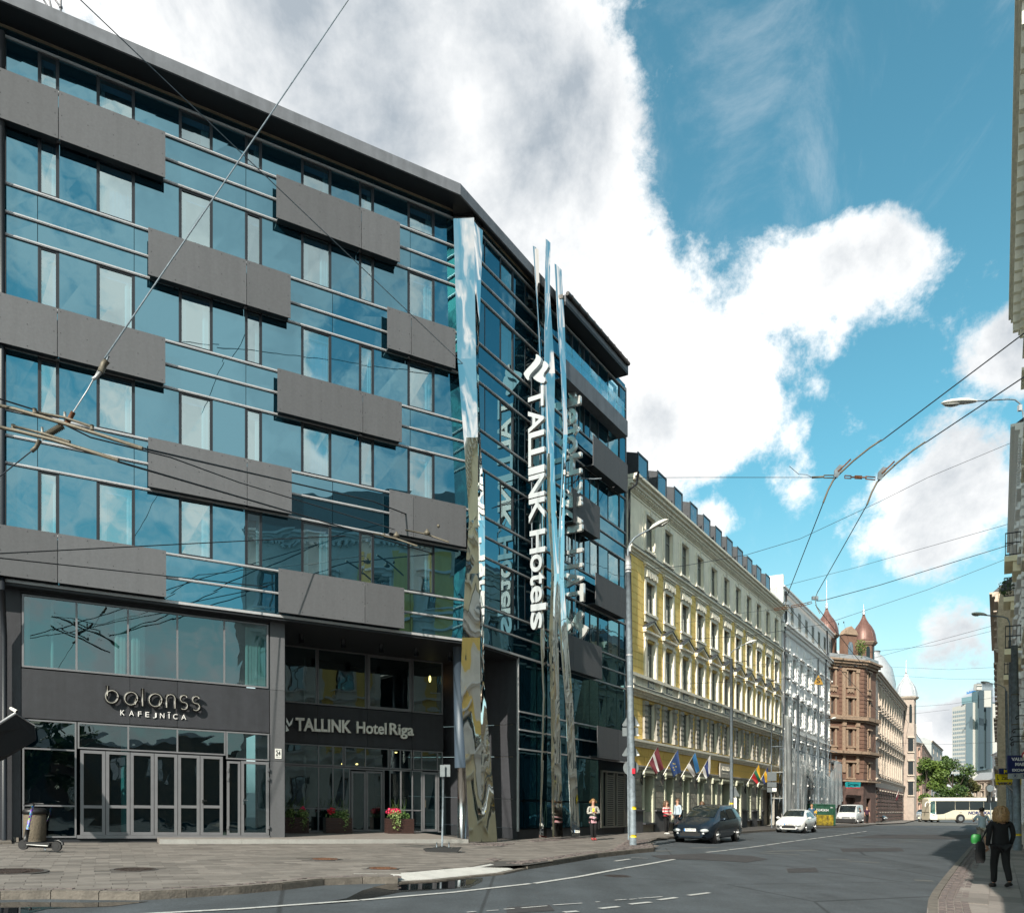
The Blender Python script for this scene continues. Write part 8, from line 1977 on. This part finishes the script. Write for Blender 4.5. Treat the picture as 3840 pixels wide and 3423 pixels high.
def planter(u0, u1, vb, label, flowers, plabel):
    p = FA.hv((u0 + u1) / 2, vb, -2.9); o = -2.9
    a0, a1 = FA.au(u0, o), FA.au(u1, o); t = thing('flower_box', label, 'planter', FA.pt((a0 + a1) / 2, .125, o), group='wooden slat flower boxes by the lobby')
    for k in range(6):
        h = .13 + k * .095
        mb = MB(FA); mb.box(a0, a1, h, h + .085, o, o + .03); mb.box(a0, a0 + .03, h, h + .085, o - .42, o); mb.box(a1 - .03, a1, h, h + .085, o - .42, o); mb.box(a0, a1, h, h + .085, o - .45, o - .42); mb.build('slat', M['wood'], t)
    mb = MB(FA); mb.box(a0 + .03, a1 - .03, .2, .64, o - .42, o); mb.build('soil', M['joint'], t)
    c = FA.pt((a0 + a1) / 2, .78, o - .2); w = (a1 - a0) / 2
    pt = thing('flowering_plant', plabel, 'plant', FA.pt((a0 + a1) / 2, .68, o - .2), group='plants in the lobby flower boxes')
    mb = MB(); leaves(mb, c, (w * .9, .2, .16), 260, .05); mb.build('foliage', M['leaf'], pt)
    for kind, (fa, fr_, n) in flowers.items():
        q = FA.pt(a0 + (a1 - a0) * fa, .95, o - .1)
        if kind == 'ivy':
            mb = MB()
            leaves(mb, FA.pt(a0 + (a1 - a0) * fa, .62, o + .06), (fr_, .07, .38), n, .04); leaves(mb, FA.pt(a0 + (a1 - a0) * fa, .85, o), (fr_ * 1.3, .12, .16), n, .04); mb.build('ivy', M['ivy'], pt)
        else: mb = MB(); leaves(mb, q, (fr_, .14, .13), n, .045); mb.build('blossom', M['flowerred' if kind == 'red' else 'flowerpink'], pt)
    mb = MB()
    for k in range(14):
        b0_ = FA.pt(a0 + (a1 - a0) * random.uniform(.2, .8), .7, o - .2); mb.tube([b0_, b0_ + Vector((random.uniform(-.1, .1), 0, .3)), b0_ + Vector((random.uniform(-.3, .3), 0, random.uniform(.45, .75)))], .006, 4)
    mb.build('grass_blade', M['leaf'], pt)
random.seed(5)
planter(1058, 1112, 3124, 'leftmost wooden flower box, half hidden behind the dark column', {'ivy': (.6, .14, 60)}, 'green plants in the box half behind the column')
planter(1112, 1158, 3117, 'narrow wooden flower box with trailing pale ivy and one red bloom', {'ivy': (.55, .18, 170), 'pink': (.55, .10, 60)}, 'pale trailing ivy with a single red bloom')
planter(1222, 1320, 3118, 'wooden flower box left of the sliding lobby doors', {'red': (.22, .16, 60), 'ivy': (.7, .2, 90)}, 'low red flowers and upright pale stems left of the lobby doors')
planter(1456, 1552, 3118, 'wooden flower box right of the lobby doors with bright pink blooms', {'pink': (.25, .30, 300), 'ivy': (.25, .22, 170)}, 'mass of bright pink blooms over trailing ivy')
# ================================================================== people
def skin_mesh(V, E_, m, sub=1, root=0):
    me = D.meshes.new('figure'); me.from_pydata([v[:3] for v in V], E_, []); me.update()
    o = D.objects.new('figure', me); COL.objects.link(o)
    md = o.modifiers.new('s', 'SKIN'); md.use_smooth_shade = True
    for i, v in enumerate(V):
        r = v[3]; sv = me.skin_vertices[0].data[i]; sv.radius = (r, v[4] if len(v) > 4 else r); sv.use_root = (i == root)
    ms = o.modifiers.new('u', 'SUBSURF'); ms.levels = sub
    dg = bpy.context.evaluated_depsgraph_get(); dg.update(); out = D.meshes.new_from_object(o.evaluated_get(dg)); D.objects.remove(o)
    out.materials.clear(); out.materials.append(m)
    for p in out.polygons: p.use_smooth = True
    return out
SKINM = mat('skin', (.46, .26, .18), .6)
HAIR = {'blond': mat('blond hair', (.24, .13, .05), .45, var=.5, vscale=40), 'dark': mat('dark hair', (.025, .017, .012), .5), 'brown': mat('brown hair', (.09, .045, .02), .5, var=.3, vscale=40)}
def cloth(name, c, c2=None, vs=8): return mat(name, c, .9, col2=c2, vscale=vs)
def pt_(me, name, root):
    o = D.objects.new(name, me); COL.objects.link(o); o.parent = root; return o
def person(label, pos, rz, h, top, bottom, hair, shoes, legs=((-.10, .05), (.10, -.10)), arms=None, hairlen=.10, shirt_len=.80, sleeve=1.0, shorts=False, hw=1.0, jacket=False, lean=0, headtilt=0, z=0.0, female=False, group=None):
    """facing local -Y; legs = (x, y) of left and right foot; arms = (elbow, wrist) for each side"""
    t = thing('person', label, 'person', (pos[0], pos[1], G(pos[0]) + z), rz, group); s = h / 1.72; t.scale = (s, s, s)
    sh = .175 * hw; hp = .10
    arms = arms or (((-.25, .03, 1.10), (-.25, -.06, .86)), ((.25, .03, 1.10), (.25, -.06, .86)))
    L = lean
    pel = (0, 0, .93, .125 * hw, .095); wa = (0, L * .3, 1.08, .115 * hw, .085); ch = (0, L * .7, 1.27, .135 * hw, .095); nk = (0, L, 1.44, .055); hb = (0, L - .01 + headtilt * .5, 1.52, .062); hd = (0, L - .015 + headtilt, 1.61, .082, .088); ht = (0, L + headtilt, 1.68, .05)
    V = [pel, wa, ch, nk, hb, hd, ht]; E_ = [(0, 1), (1, 2), (2, 3), (3, 4), (4, 5), (5, 6)]
    def leg(side, f, rr=None, up=0):
        x = side * hp * .9; fx, fy = f; lift = max(0, fy) * .25 if fy > .12 else 0
        kn = (x + (fx - x) * .5, (fy) * .45 - .05, .50); an = (fx, fy, .09 + lift); toe = (fx, fy - .13, .04 + lift * .4)
        return [(x, 0, .86), kn, (an[0] * .5 + kn[0] * .5, (kn[1] + an[1]) / 2 + .012, .30 + lift * .5), an, toe]
    for side, f in zip((-1, 1), legs):
        q = leg(side, f); i = len(V); rr = (.08, .052, .05, .032, .03)
        V += [(*p, r) for p, r in zip(q, rr)]; E_ += [(0, i), (i, i + 1), (i + 1, i + 2), (i + 2, i + 3), (i + 3, i + 4)]
    hands = []
    for side, (el, wr) in zip((-1, 1), arms):
        i = len(V); wv = Vector(wr); d = (wv - Vector(el)).normalized()
        V += [(side * sh, L * .95, 1.38, .05), (*el, .038), (*wr, .024), (*(wv + d * .07), .03, .018)]; E_ += [(2, i), (i, i + 1), (i + 1, i + 2), (i + 2, i + 3)]
        hands.append((wv + d * .07, d, side))
    me = skin_mesh(V, E_, SKINM)
    bm = bmesh.new(); bm.from_mesh(me)
    mb = MB()
    for c, d, side in hands:
        sd = d.cross(Vector((0, 1, 0))); sd = sd.normalized() if sd.length > .1 else Vector((1, 0, 0)); cur = Vector((0, -1, 0))
        for k, ln in zip((-1.5, -.5, .5, 1.5), (.060, .072, .068, .052)):
            b = c + sd * k * .014; mb.tube([b, b + d * ln * .5, b + d * ln * .85 + cur * ln * .35], [.009, .008, .006], 5)
        b = c - d * .03 - sd * side * .025; mb.tube([b, b - sd * side * .02 + d * .03, b - sd * side * .02 + d * .055 + cur * .01], [.011, .009, .007], 5)
    mb.ellip((0, L + headtilt - .105, 1.60), .014, .02, .022, 6, 5)
    for sx in (-1, 1): mb.ellip((sx * .088, L + headtilt, 1.60), .012, .02, .03, 6, 5)
    m2 = mb.mesh('x'); bm.from_mesh(m2); bm.to_mesh(me); bm.free(); D.meshes.remove(m2)
    pt_(me, 'body', t)
    mb = MB()
    for sx in (-1, 1): mb.ellip((sx * .032, L + headtilt - .086, 1.622), .013, .008, .007, 6, 4)
    mb.build('eyes', HAIR['dark'], t, local=True); mb = MB(); mb.ellip((0, L + headtilt - .088, 1.558), .024, .008, .006, 6, 4); mb.build('mouth', M['flowerred'], t, local=True)
    # upper garment
    hem = shirt_len
    V = [(0, 0, hem, .165 * hw + (.03 if jacket else 0), .125 + (.02 if jacket else 0)), (0, L * .2, 1.0, (.168 if jacket else .15) * hw, .118), (0, L * .4, 1.12, (.16 if jacket else .14) * hw, .112), (0, L * .7, 1.28, .158 * hw, .118), (0, L * .95, 1.415, .085, .07)]; E_ = [(0, 1), (1, 2), (2, 3), (3, 4)]
    for side, (el, wr) in zip((-1, 1), arms):
        i = len(V); e = Vector(el); w = Vector(wr); a0 = Vector((side * sh, L * .95, 1.385))
        V += [(*a0, .062)]; E_ += [(3, i)]
        if sleeve > .55: V += [(*e, .055), (*(e.lerp(w, min(1, (sleeve - .5) * 2))), .043)]; E_ += [(i, i + 1), (i + 1, i + 2)]
        else: V += [(*(a0.lerp(e, sleeve * 2)), .068)]; E_ += [(i, i + 1)]
    pt_(skin_mesh(V, E_, top), 'jacket' if jacket else 'shirt', t)
    # lower garment
    V = [(0, 0, .95, .14 * hw, .108)]; E_ = []
    for side, f in zip((-1, 1), legs):
        q = leg(side, f); i = len(V); end = 2 if shorts else 4
        rr = (.105, .092 if shorts else .084, .072, .068)
        pts = q[:2] if shorts else q[:4]
        if shorts: pts[1] = tuple(Vector(q[0]).lerp(Vector(q[1]), .88))
        V += [(*p, r) for p, r in zip(pts, rr)]; E_ += [(0, i)] + [(i + k, i + k + 1) for k in range(len(pts) - 1)]
    pt_(skin_mesh(V, E_, bottom), 'shorts' if shorts else 'trousers', t)
    for side, f in zip((-1, 1), legs):
        q = leg(side, f); a, toe = Vector(q[3]), Vector(q[4]); mb = MB(); mb.tube([a + Vector((0, .06, -.045)), a + Vector((0, 0, -.03)), toe + Vector((0, .0, 0)), toe + Vector((0, -.05, -.01))], [.03, .05, .045, .025], 10); mb.build('shoe', shoes, t, local=True)
    mb = MB(); c = Vector((0, L + headtilt + .012, 1.635)); mb.ellip(c + Vector((0, .01, .01)), .098, .104, .098, 16, 10)
    if hairlen > .1:
        n = 14; rings = []
        for k in range(6):
            f = k / 5; ring = []
            for j in range(n + 1):
                a = -math.radians(30) + math.radians(240) * j / n; rr = .108 + .05 * math.sin(f * 2.3) + .008 * (j % 2)
                ring.append(Vector((rr * math.cos(a), L + headtilt + .015 + rr * math.sin(a), 1.67 - f * hairlen)))
            rings.append(ring)
        mb.loft(rings, close=False, cap=False)
        mb.ellip(c + Vector((0, .035, -hairlen * .40)), .10, .07, hairlen * .42, 14, 8)
    if hairlen > .22:
        for k in range(70):
            a = math.radians(random.uniform(-25, 205)); r0_ = random.uniform(.085, .11); r1_ = r0_ + random.uniform(.01, .055); e = 1.66 - hairlen * random.uniform(.85, 1.12); ca, sa = math.cos(a), math.sin(a); y = L + headtilt + .012
            mb.tube([(r0_ * .4 * ca, y + r0_ * .4 * sa, 1.735), (r0_ * ca, y + r0_ * sa, 1.69), (r1_ * ca, y + r1_ * sa, 1.58), (r1_ * .95 * ca + random.uniform(-.02, .02), y + r1_ * .9 * sa, e)], [.012, .018, .016, .006], 5)
    ho = mb.build('hair', HAIR[hair], t, local=True)
    # trim hair off the face: shift the front cap up
    for v in ho.data.vertices:
        if v.co.y < L + headtilt - .045 and v.co.z < 1.665: v.co.y = L + headtilt - .045
    return t
def bag(t, c, size, m, strap=None, name='bag', r=.009):
    mb = MB(); x, y, z = c; sx, sy, sz = size; n = 8; rings = []
    for f, k in ((0, .75), (.15, 1), (.6, 1), (.9, .85), (1, .5)):
        rings.append([Vector((x + sx * k * math.cos(w * math.pi / 6), y + sy * k * math.sin(w * math.pi / 6), z + sz * f)) for w in range(12)])
    mb.loft(rings); b = mb.build(name, m, t, local=True)
    return b
def held(label, name, cat, t, c, size, m, strap=None):
    """a bag is its own thing next to the person who carries it"""
    bpy.context.view_layer.update(); Mw = Matrix.LocRotScale(t.location, t.rotation_euler, t.scale)
    p = Mw @ Vector((c[0], c[1], c[2])); o = thing(name, label, cat, p, t.rotation_euler.z); o.scale = t.scale
    bag(o, (0, 0, 0), size, m)
    if strap:
        mb = MB(); mb.tube([Vector(q) - Vector(c) for q in strap], .012, 6); mb.build('strap', m, o, local=True)
    return o
blackc = cloth('black cloth', (.003, .003, .004)); blackt = cloth('black trousers', (.003, .003, .004)); bshoe = mat('black shoe', (.01, .01, .01), .5); wshoe = mat('white shoe', (.5, .5, .48), .6)
denim = cloth('blue denim', (.04, .09, .15)); jeans = cloth('dark jeans', (.015, .018, .025))
p0 = gp(3752, 3327)
w1_ = person('woman in a long black jacket and black trousers walking away on the right pavement', p0, R(180 - 8), 1.70, blackc, blackt, 'blond', bshoe, legs=((-.09, .20), (.09, -.10)), hairlen=.26, shirt_len=.72, hw=1.12, jacket=True, arms=(((-.245, .03, 1.12), (-.235, -.08, .90)), ((.245, .04, 1.12), (.245, -.04, .88))), female=True)
held('long black shoulder bag hanging at the side of the black clad woman', 'shoulder_bag', 'bag', w1_, (.40, .0, .52), (.10, .07, .46), blackc, strap=[(.40, 0, .98), (.30, .05, 1.2), (.19, .02, 1.44), (.26, -.08, 1.2), (.38, -.02, .96)])
M['greenbag'] = mat('green carrier bag', (.015, .16, .03), .5)
held('green and white plastic carrier bag carried beside the black shoulder bag', 'carrier_bag', 'bag', w1_, (.43, -.12, .93), (.11, .05, .20), M['greenbag'])
p0 = gp(3683, 3188)
w2_ = person('man in a pale blue tee shirt and beige shorts walking away with a crossbody bag', p0, R(176), 1.74, cloth('pale blue tee', (.42, .50, .56)), cloth('beige shorts', (.40, .36, .30)), 'dark', wshoe, legs=((-.12, .10), (.10, -.16)), sleeve=.42, shorts=True, shirt_len=.84, hw=1.12, arms=(((-.255, .03, 1.12), (-.25, .02, .88)), ((.30, -.08, 1.16), (.20, -.26, 1.22))), headtilt=-.04)
held('small black crossbody bag with a diagonal strap on the tee shirted man', 'crossbody_bag', 'bag', w2_, (-.17, .15, .84), (.10, .05, .20), blackc, strap=[(-.12, 0, 1.02), (-.02, .02 + .0, 1.18), (.10, .02, 1.34), (.14, -.06, 1.44)])
pat = cloth('black and white patterned blouse', (.02, .02, .02), (.6, .58, .52), 22)
w3_ = person('blonde woman in a patterned blouse looking at a yellow phone beside the louvred doors', gp(2224, 3149), R(10), 1.64, pat, blackt, 'blond', cloth('red shoe', (.35, .05, .05)), legs=((-.05, -.05), (.09, .06)), sleeve=.9, hw=1.08, shirt_len=.90, arms=(((-.25, -.05, 1.12), (-.06, -.27, 1.16)), ((.25, -.05, 1.12), (.04, -.26, 1.14))), hairlen=.12, headtilt=-.03)
apr = cloth('red white and navy chequered skirt panel', (.45, .03, .05), (.5, .5, .55), 30)
mb = MB(); mb.lathe((0, 0, 0), [(.17, .72), (.165, .84), (.15, .98)], 14, cap=False); o = mb.build('skirt_panel', apr, w3_, local=True); o.scale = (1.05, .8, 1)
ph = thing('phone', 'yellow phone held by the blonde woman in the patterned blouse', 'phone', WL[w3_.name] + Vector((-.02, -.34, 1.14))); mb = MB(); mb.box(-.04, .04, 0, .14, -.006, .006); mb.build('case', M['yellowtape'], ph, local=True)
held('black coat and handbag hanging from the arm of the blonde woman', 'handbag', 'bag', w3_, (.24, .05, .48), (.10, .08, .40), blackc)
redw = mat('red and white striped jacket', (.45, .03, .05), .9)
def stripes(m, c2, sc_):
    n, l = m.node_tree.nodes, m.node_tree.links; b = n['Principled BSDF']; t = n.new('ShaderNodeTexCoord'); s = n.new('ShaderNodeSeparateXYZ'); l.new(t.outputs['Object'], s.inputs[0])
    a = n.new('ShaderNodeMath'); a.operation = 'MULTIPLY'; a.inputs[1].default_value = sc_; l.new(s.outputs['Z'], a.inputs[0]); f = n.new('ShaderNodeMath'); f.operation = 'FRACT'; l.new(a.outputs[0], f.inputs[0]); g = n.new('ShaderNodeMath'); g.operation = 'GREATER_THAN'; g.inputs[1].default_value = .5; l.new(f.outputs[0], g.inputs[0])
    mx_ = n.new('ShaderNodeMix'); mx_.data_type = 'RGBA'; mx_.inputs[6].default_value = b.inputs['Base Color'].default_value; mx_.inputs[7].default_value = (*c2, 1); l.new(g.outputs[0], mx_.inputs[0]); l.new(mx_.outputs[2], b.inputs['Base Color'])
stripes(redw, (.55, .54, .5), 6.5)
person('woman in a red and white striped jacket beside the dark minivan', gp(2499, 3127), R(35), 1.66, redw, blackt, 'brown', wshoe, legs=((-.08, -.02), (.08, .04)), hairlen=.24, hw=1.15, jacket=True, shirt_len=.88, arms=(((-.26, -.03, 1.12), (-.12, -.25, 1.05)), ((.26, -.03, 1.12), (.14, -.26, 1.03))))
person('bearded man in a pale blue shirt turned toward the woman in the striped jacket', gp(2541, 3122), R(-65), 1.78, cloth('pale blue shirt', (.40, .48, .55)), jeans, 'brown', bshoe, legs=((-.1, 0), (.1, 0)), hw=1.15, sleeve=.9, shirt_len=.86)
person('brown haired passer by whose head shows over the roof of the dark minivan', gp(2633, 3112), R(150), 1.70, blackc, blackt, 'brown', bshoe, hairlen=.2)
w4_ = person('blonde woman with sunglasses in a denim jacket standing behind the white hatchback', gp(3044, 3098), R(-15), 1.74, denim, cloth('grey shorts', (.2, .2, .2)), 'blond', mat('tan shoe', (.25, .12, .06), .6), shorts=True, hw=1.15, jacket=True, shirt_len=.84)
held('mustard yellow handbag on the shoulder of the woman in denim', 'handbag', 'bag', w4_, (.27, .05, .98), (.12, .08, .28), cloth('mustard', (.55, .33, .03)))
person('man in a dark purple shirt and black trousers walking toward the crossing', gp(3251, 3086), R(0), 1.72, cloth('dark purple shirt', (.045, .012, .03)), blackt, 'brown', bshoe, legs=((-.12, -.08), (.12, .12)), hw=1.3, sleeve=.45, shirt_len=.80)
person('person in a pink top standing left behind the glass screen by the black car', gp(3216, 3078), R(20), 1.6, cloth('pink top', (.45, .30, .28)), jeans, 'dark', bshoe, sleeve=.4)
person('person in a white shirt standing right behind the glass screen by the black car', gp(3226, 3078), R(-20), 1.72, cloth('white shirt', (.55, .56, .58)), jeans, 'dark', bshoe, sleeve=.4)
person('person in dark clothes standing by the traffic signal beside the rusticated wall', gp(3329, 3068), R(90), 1.74, blackc, blackt, 'dark', bshoe)
person('person in a white shirt and black trousers among the group by the rusticated wall', gp(3340, 3067), R(170), 1.72, cloth('white shirt b', (.6, .6, .62)), blackt, 'dark', bshoe)
person('long haired woman in a grey dress right of the group by the rusticated wall', gp(3349, 3067), R(160), 1.62, cloth('grey dress', (.16, .17, .19)), cloth('skin toned tights', (.35, .2, .15)), 'blond', bshoe, hairlen=.3, shirt_len=.62)
person('lone person in dark clothes standing below the silver turret corner', gp(3397, 3070), R(10), 1.70, blackc, jeans, 'dark', cloth('brown boots', (.15, .06, .04)), hw=1.1)
# ================================================================== flags
def flag(label, u0, v0, u1, v1, cols, horiz=True, group='national flags on slanting poles along the yellow house', drop=1.55, spread=.62, cross=None, seed=0):
    o0 = .12; a0 = FS.au(u0, o0); h0 = FS.hv(u0, v0, o0); base = FS.pt(a0, h0, o0)
    top = pp(u1, v1, 2900 / (base.y - .9)); t = thing('flag', label, 'flag', base, group=group)
    mb = MB(); mb.tube([base, top], [.022, .016], 8); mb.build('flag_pole', M['white'], t)
    mb = MB(); q = base; mb.box(-.03, .03, -.5, .12, -.04, .04); mb.v = [Vector((v.x, v.y, v.z)) + q for v in mb.v]; mb.tube([q + Vector((-.02, 0, -.45)), q + Vector((-.12, -.1, -.2)), q + Vector((.05, -.15, 0))], .018, 6); mb.build('bracket', M['iron2'], t)
    ax = (base - top).normalized(); n = 12; m = 16; L = 1.05; rnd = random.Random(seed); grid = []
    for i in range(m + 1):
        f = i / m; row = []
        for j in range(n + 1):
            g = j / n; p = top + ax * (L * g * (1 - .30 * f)) ; d = Vector((.16 * f * spread + .05 * math.sin(5 * g + seed) * f, .10 * math.sin(9 * g + 3 * f + seed) * (.3 + f), -.78 * drop * f * (1 - .25 * g))); row.append(p + d + Vector((.22 * f * spread, 0, 0)))
        grid.append(row)
    nb_ = len(cols); per = {}
    for i in range(m):
        for j in range(n):
            k = min(nb_ - 1, int((j + .5) / n * nb_)); 
            per.setdefault(k, []).append((i, j))
    for k, cells in per.items():
        mb = MB()
        for i, j in cells: mb.quad(grid[i][j], grid[i][j + 1], grid[i + 1][j + 1], grid[i + 1][j], sm=True)
        ob = mb.build('flag_cloth', cols[k], t)
        bm = bmesh.new(); bm.from_mesh(ob.data); bmesh.ops.remove_doubles(bm, verts=bm.verts, dist=1e-4); bm.to_mesh(ob.data); bm.free()
    return t, grid
fm = {k: mat('flag ' + k, tuple(.6 * q for q in c), .8) for k, c in dict(maroon=(.12, .008, .018), white=(.60, .60, .60), eu=(.010, .045, .16), lblue=(.02, .14, .33), black=(.01, .01, .01), blue=(.012, .03, .14), yellow=(.75, .42, .02), green=(.0, .12, .05), red=(.42, .01, .015), gold=(.8, .6, .05)).items()}  # every flag colour darkened for the shade the flags hang in
flag('maroon flag with a white middle stripe, leftmost on the yellow house', 2408, 2906, 2467, 2796, [fm['maroon'], fm['maroon'], fm['white'], fm['maroon'], fm['maroon']], seed=1, drop=1.45)
t, gr = flag('dark blue flag with small gold stars on the yellow house', 2486, 2906, 2543, 2807, [fm['eu']], seed=2, spread=.2, drop=1.6)
for i, j in ((7, 5), (8, 8), (10, 4), (5, 7), (11, 7)):
    mb = MB(); mb.ellip(gr[i][j] + Vector((0, -.02, 0)), .03, .01, .03, 6, 4); mb.build('star', fm['gold'], t)
flag('blue black and white striped flag on the yellow house', 2553, 2914, 2607, 2820, [fm['lblue'], fm['black'], fm['white']], seed=3, drop=1.35)
flag('white flag with a dark blue band hanging narrow on the yellow house', 2612, 2924, 2663, 2831, [fm['white'], fm['blue'], fm['blue'], fm['white']], seed=4, spread=.15, drop=1.35)
flag('yellow green and red striped flag near the passage of the yellow house', 2796, 2948, 2845, 2866, [fm['yellow'], fm['green'], fm['red']], seed=5, drop=1.3)
flag('blue flag with a yellow band, rightmost on the yellow house', 2838, 2950, 2880, 2872, [fm['blue'], fm['yellow'], fm['blue']], seed=6, spread=.2, drop=1.2)
fl = thing('flag', 'dark red flag hanging from the rusticated pinkish wall', 'flag', pp(3360, 3000, 29)); mb = MB(); mb.tube([pp(3355, 3002, 29), pp(3371, 2960, 29)], .03, 6); mb.build('flag_pole', M['white'], fl)
mb = MB(); g = [pp(3371, 2960, 29), pp(3360, 2985, 29), pp(3355, 2998, 29), pp(3364, 3000, 29), pp(3369, 2985, 29)]; mb.quad(*g); mb.quad(*[x + Vector((0, .05, 0)) for x in g]); mb.build('flag_cloth', fm['maroon'], fl)
# ================================================================== trees
M['bark'] = mat('bark', (.07, .05, .04), .9, var=.3, vscale=4, bump=.8)
def foliage_mat(name, c1, c2):
    m = strew(name, (c1, c2), rough=.6, bump=0, vscale=.7); b = m.node_tree.nodes['Principled BSDF']
    return m
M['fol1'] = foliage_mat('linden leaves', (.055, .10, .014), (.12, .17, .03)); M['fol2'] = foliage_mat('maple leaves', (.025, .06, .012), (.07, .11, .02)); M['fol3'] = foliage_mat('dull maple leaves', (.04, .055, .015), (.10, .085, .025))
def tree(name, label, u, v, pxm, H, cw, m, seed, nleaf=5200, leaf=.34, trunk_h=3.2, blobs=None, z=0):
    rnd = random.Random(seed); b = pp(u, v, pxm) if not isinstance(u, tuple) else Vector((u[0], u[1], G(u[0]))); t = thing(name, label, 'tree', b, group=None)
    mb = MB(); mb.tube([b, b + Vector((.1, 0, trunk_h * .6)), b + Vector((0, 0, trunk_h)), b + Vector((.2, 0, H * .7))], [.32, .27, .22, .08], 10); mb.build('trunk', M['bark'], t)
    cl = []
    for k in range(16):
        a = rnd.uniform(0, 6.28); zz = rnd.uniform(trunk_h * .9, H * .86); f = 1 - ((zz - H * .55) / (H * .52)) ** 2; rr = cw * max(.25, f) * rnd.uniform(.35, .75)
        c = b + Vector((math.cos(a) * rr, math.sin(a) * rr, zz)); cl.append((c, rnd.uniform(.22, .38) * cw))
        if k < 9: mb = MB(); s0 = b + Vector((0, 0, rnd.uniform(trunk_h * .7, H * .55))); mb.tube([s0, s0.lerp(c, .5) + Vector((0, 0, .3)), c], [.12, .07, .03], 6); mb.build('limb', M['bark'], t)
    cl.append((b + Vector((0, 0, H * .85)), cw * .35)); mb = MB(); n = nleaf // len(cl)
    for c, r in cl:
        for _ in range(n):
            q = Vector((rnd.gauss(0, 1), rnd.gauss(0, 1), rnd.gauss(0, 1))).normalized() * (rnd.random() ** .4); p = c + Vector((q.x * r, q.y * r, q.z * r * .85))
            a = Vector((rnd.gauss(0, 1), rnd.gauss(0, 1), rnd.gauss(0, 1.4))).normalized(); bb = a.orthogonal().normalized(); k = leaf * rnd.uniform(.5, 1.2); c2 = a.cross(bb)
            mb.quad(p - bb * k * .5, p + c2 * k * .4, p + bb * k * .5, p - c2 * k * .4)
    mb.build('crown', m, t); return t
tree('street_tree', 'bright green tree beyond the crossing, left of the two big trees', 3470, 3060, 20, 11.8, 3.9, M['fol1'], 3, 7000, .40)
tree('street_tree', 'dark green tree beyond the crossing, right behind the coach', 3570, 3062, 17, 13.5, 5.2, M['fol2'], 4, 8500, .5)
tree('street_tree', 'brownish green tree sloping down at the right edge of the far trees', 3625, 3060, 16.5, 9.6, 3.6, M['fol3'], 6, 5000, .5)
tree('street_tree', 'tall thin topped tree rising between the grey house and the tower', 3548, 3058, 13, 19.5, 2.6, M['fol2'], 8, 3000, .6)
tree('street_tree', 'broad tree across the junction, mirrored in the cafe glass', (3.0, -27), 0, 0, 10, 4.5, M['fol2'], 11, 3500, .5)
tree('street_tree', 'second broad tree across the junction, mirrored in the cafe glass', (12.0, -34), 0, 0, 11, 5, M['fol2'], 12, 3500, .5)
mb = MB(); leaves(mb, WL[pv.name] + Vector((0, 0, .9)), (.7, .4, 1.0), 300, .1); mb.build('foliage', M['fol1'], pv)
bp2 = thing('balcony_plant', 'small green shrub leaning out of the lower right balcony', 'plant', fr2.pt(49.6, 13.2, .6)); mb = MB(); leaves(mb, WL[bp2.name] + Vector((0, 0, .5)), (.4, .4, .5), 160, .08); mb.build('foliage', M['fol2'], bp2)
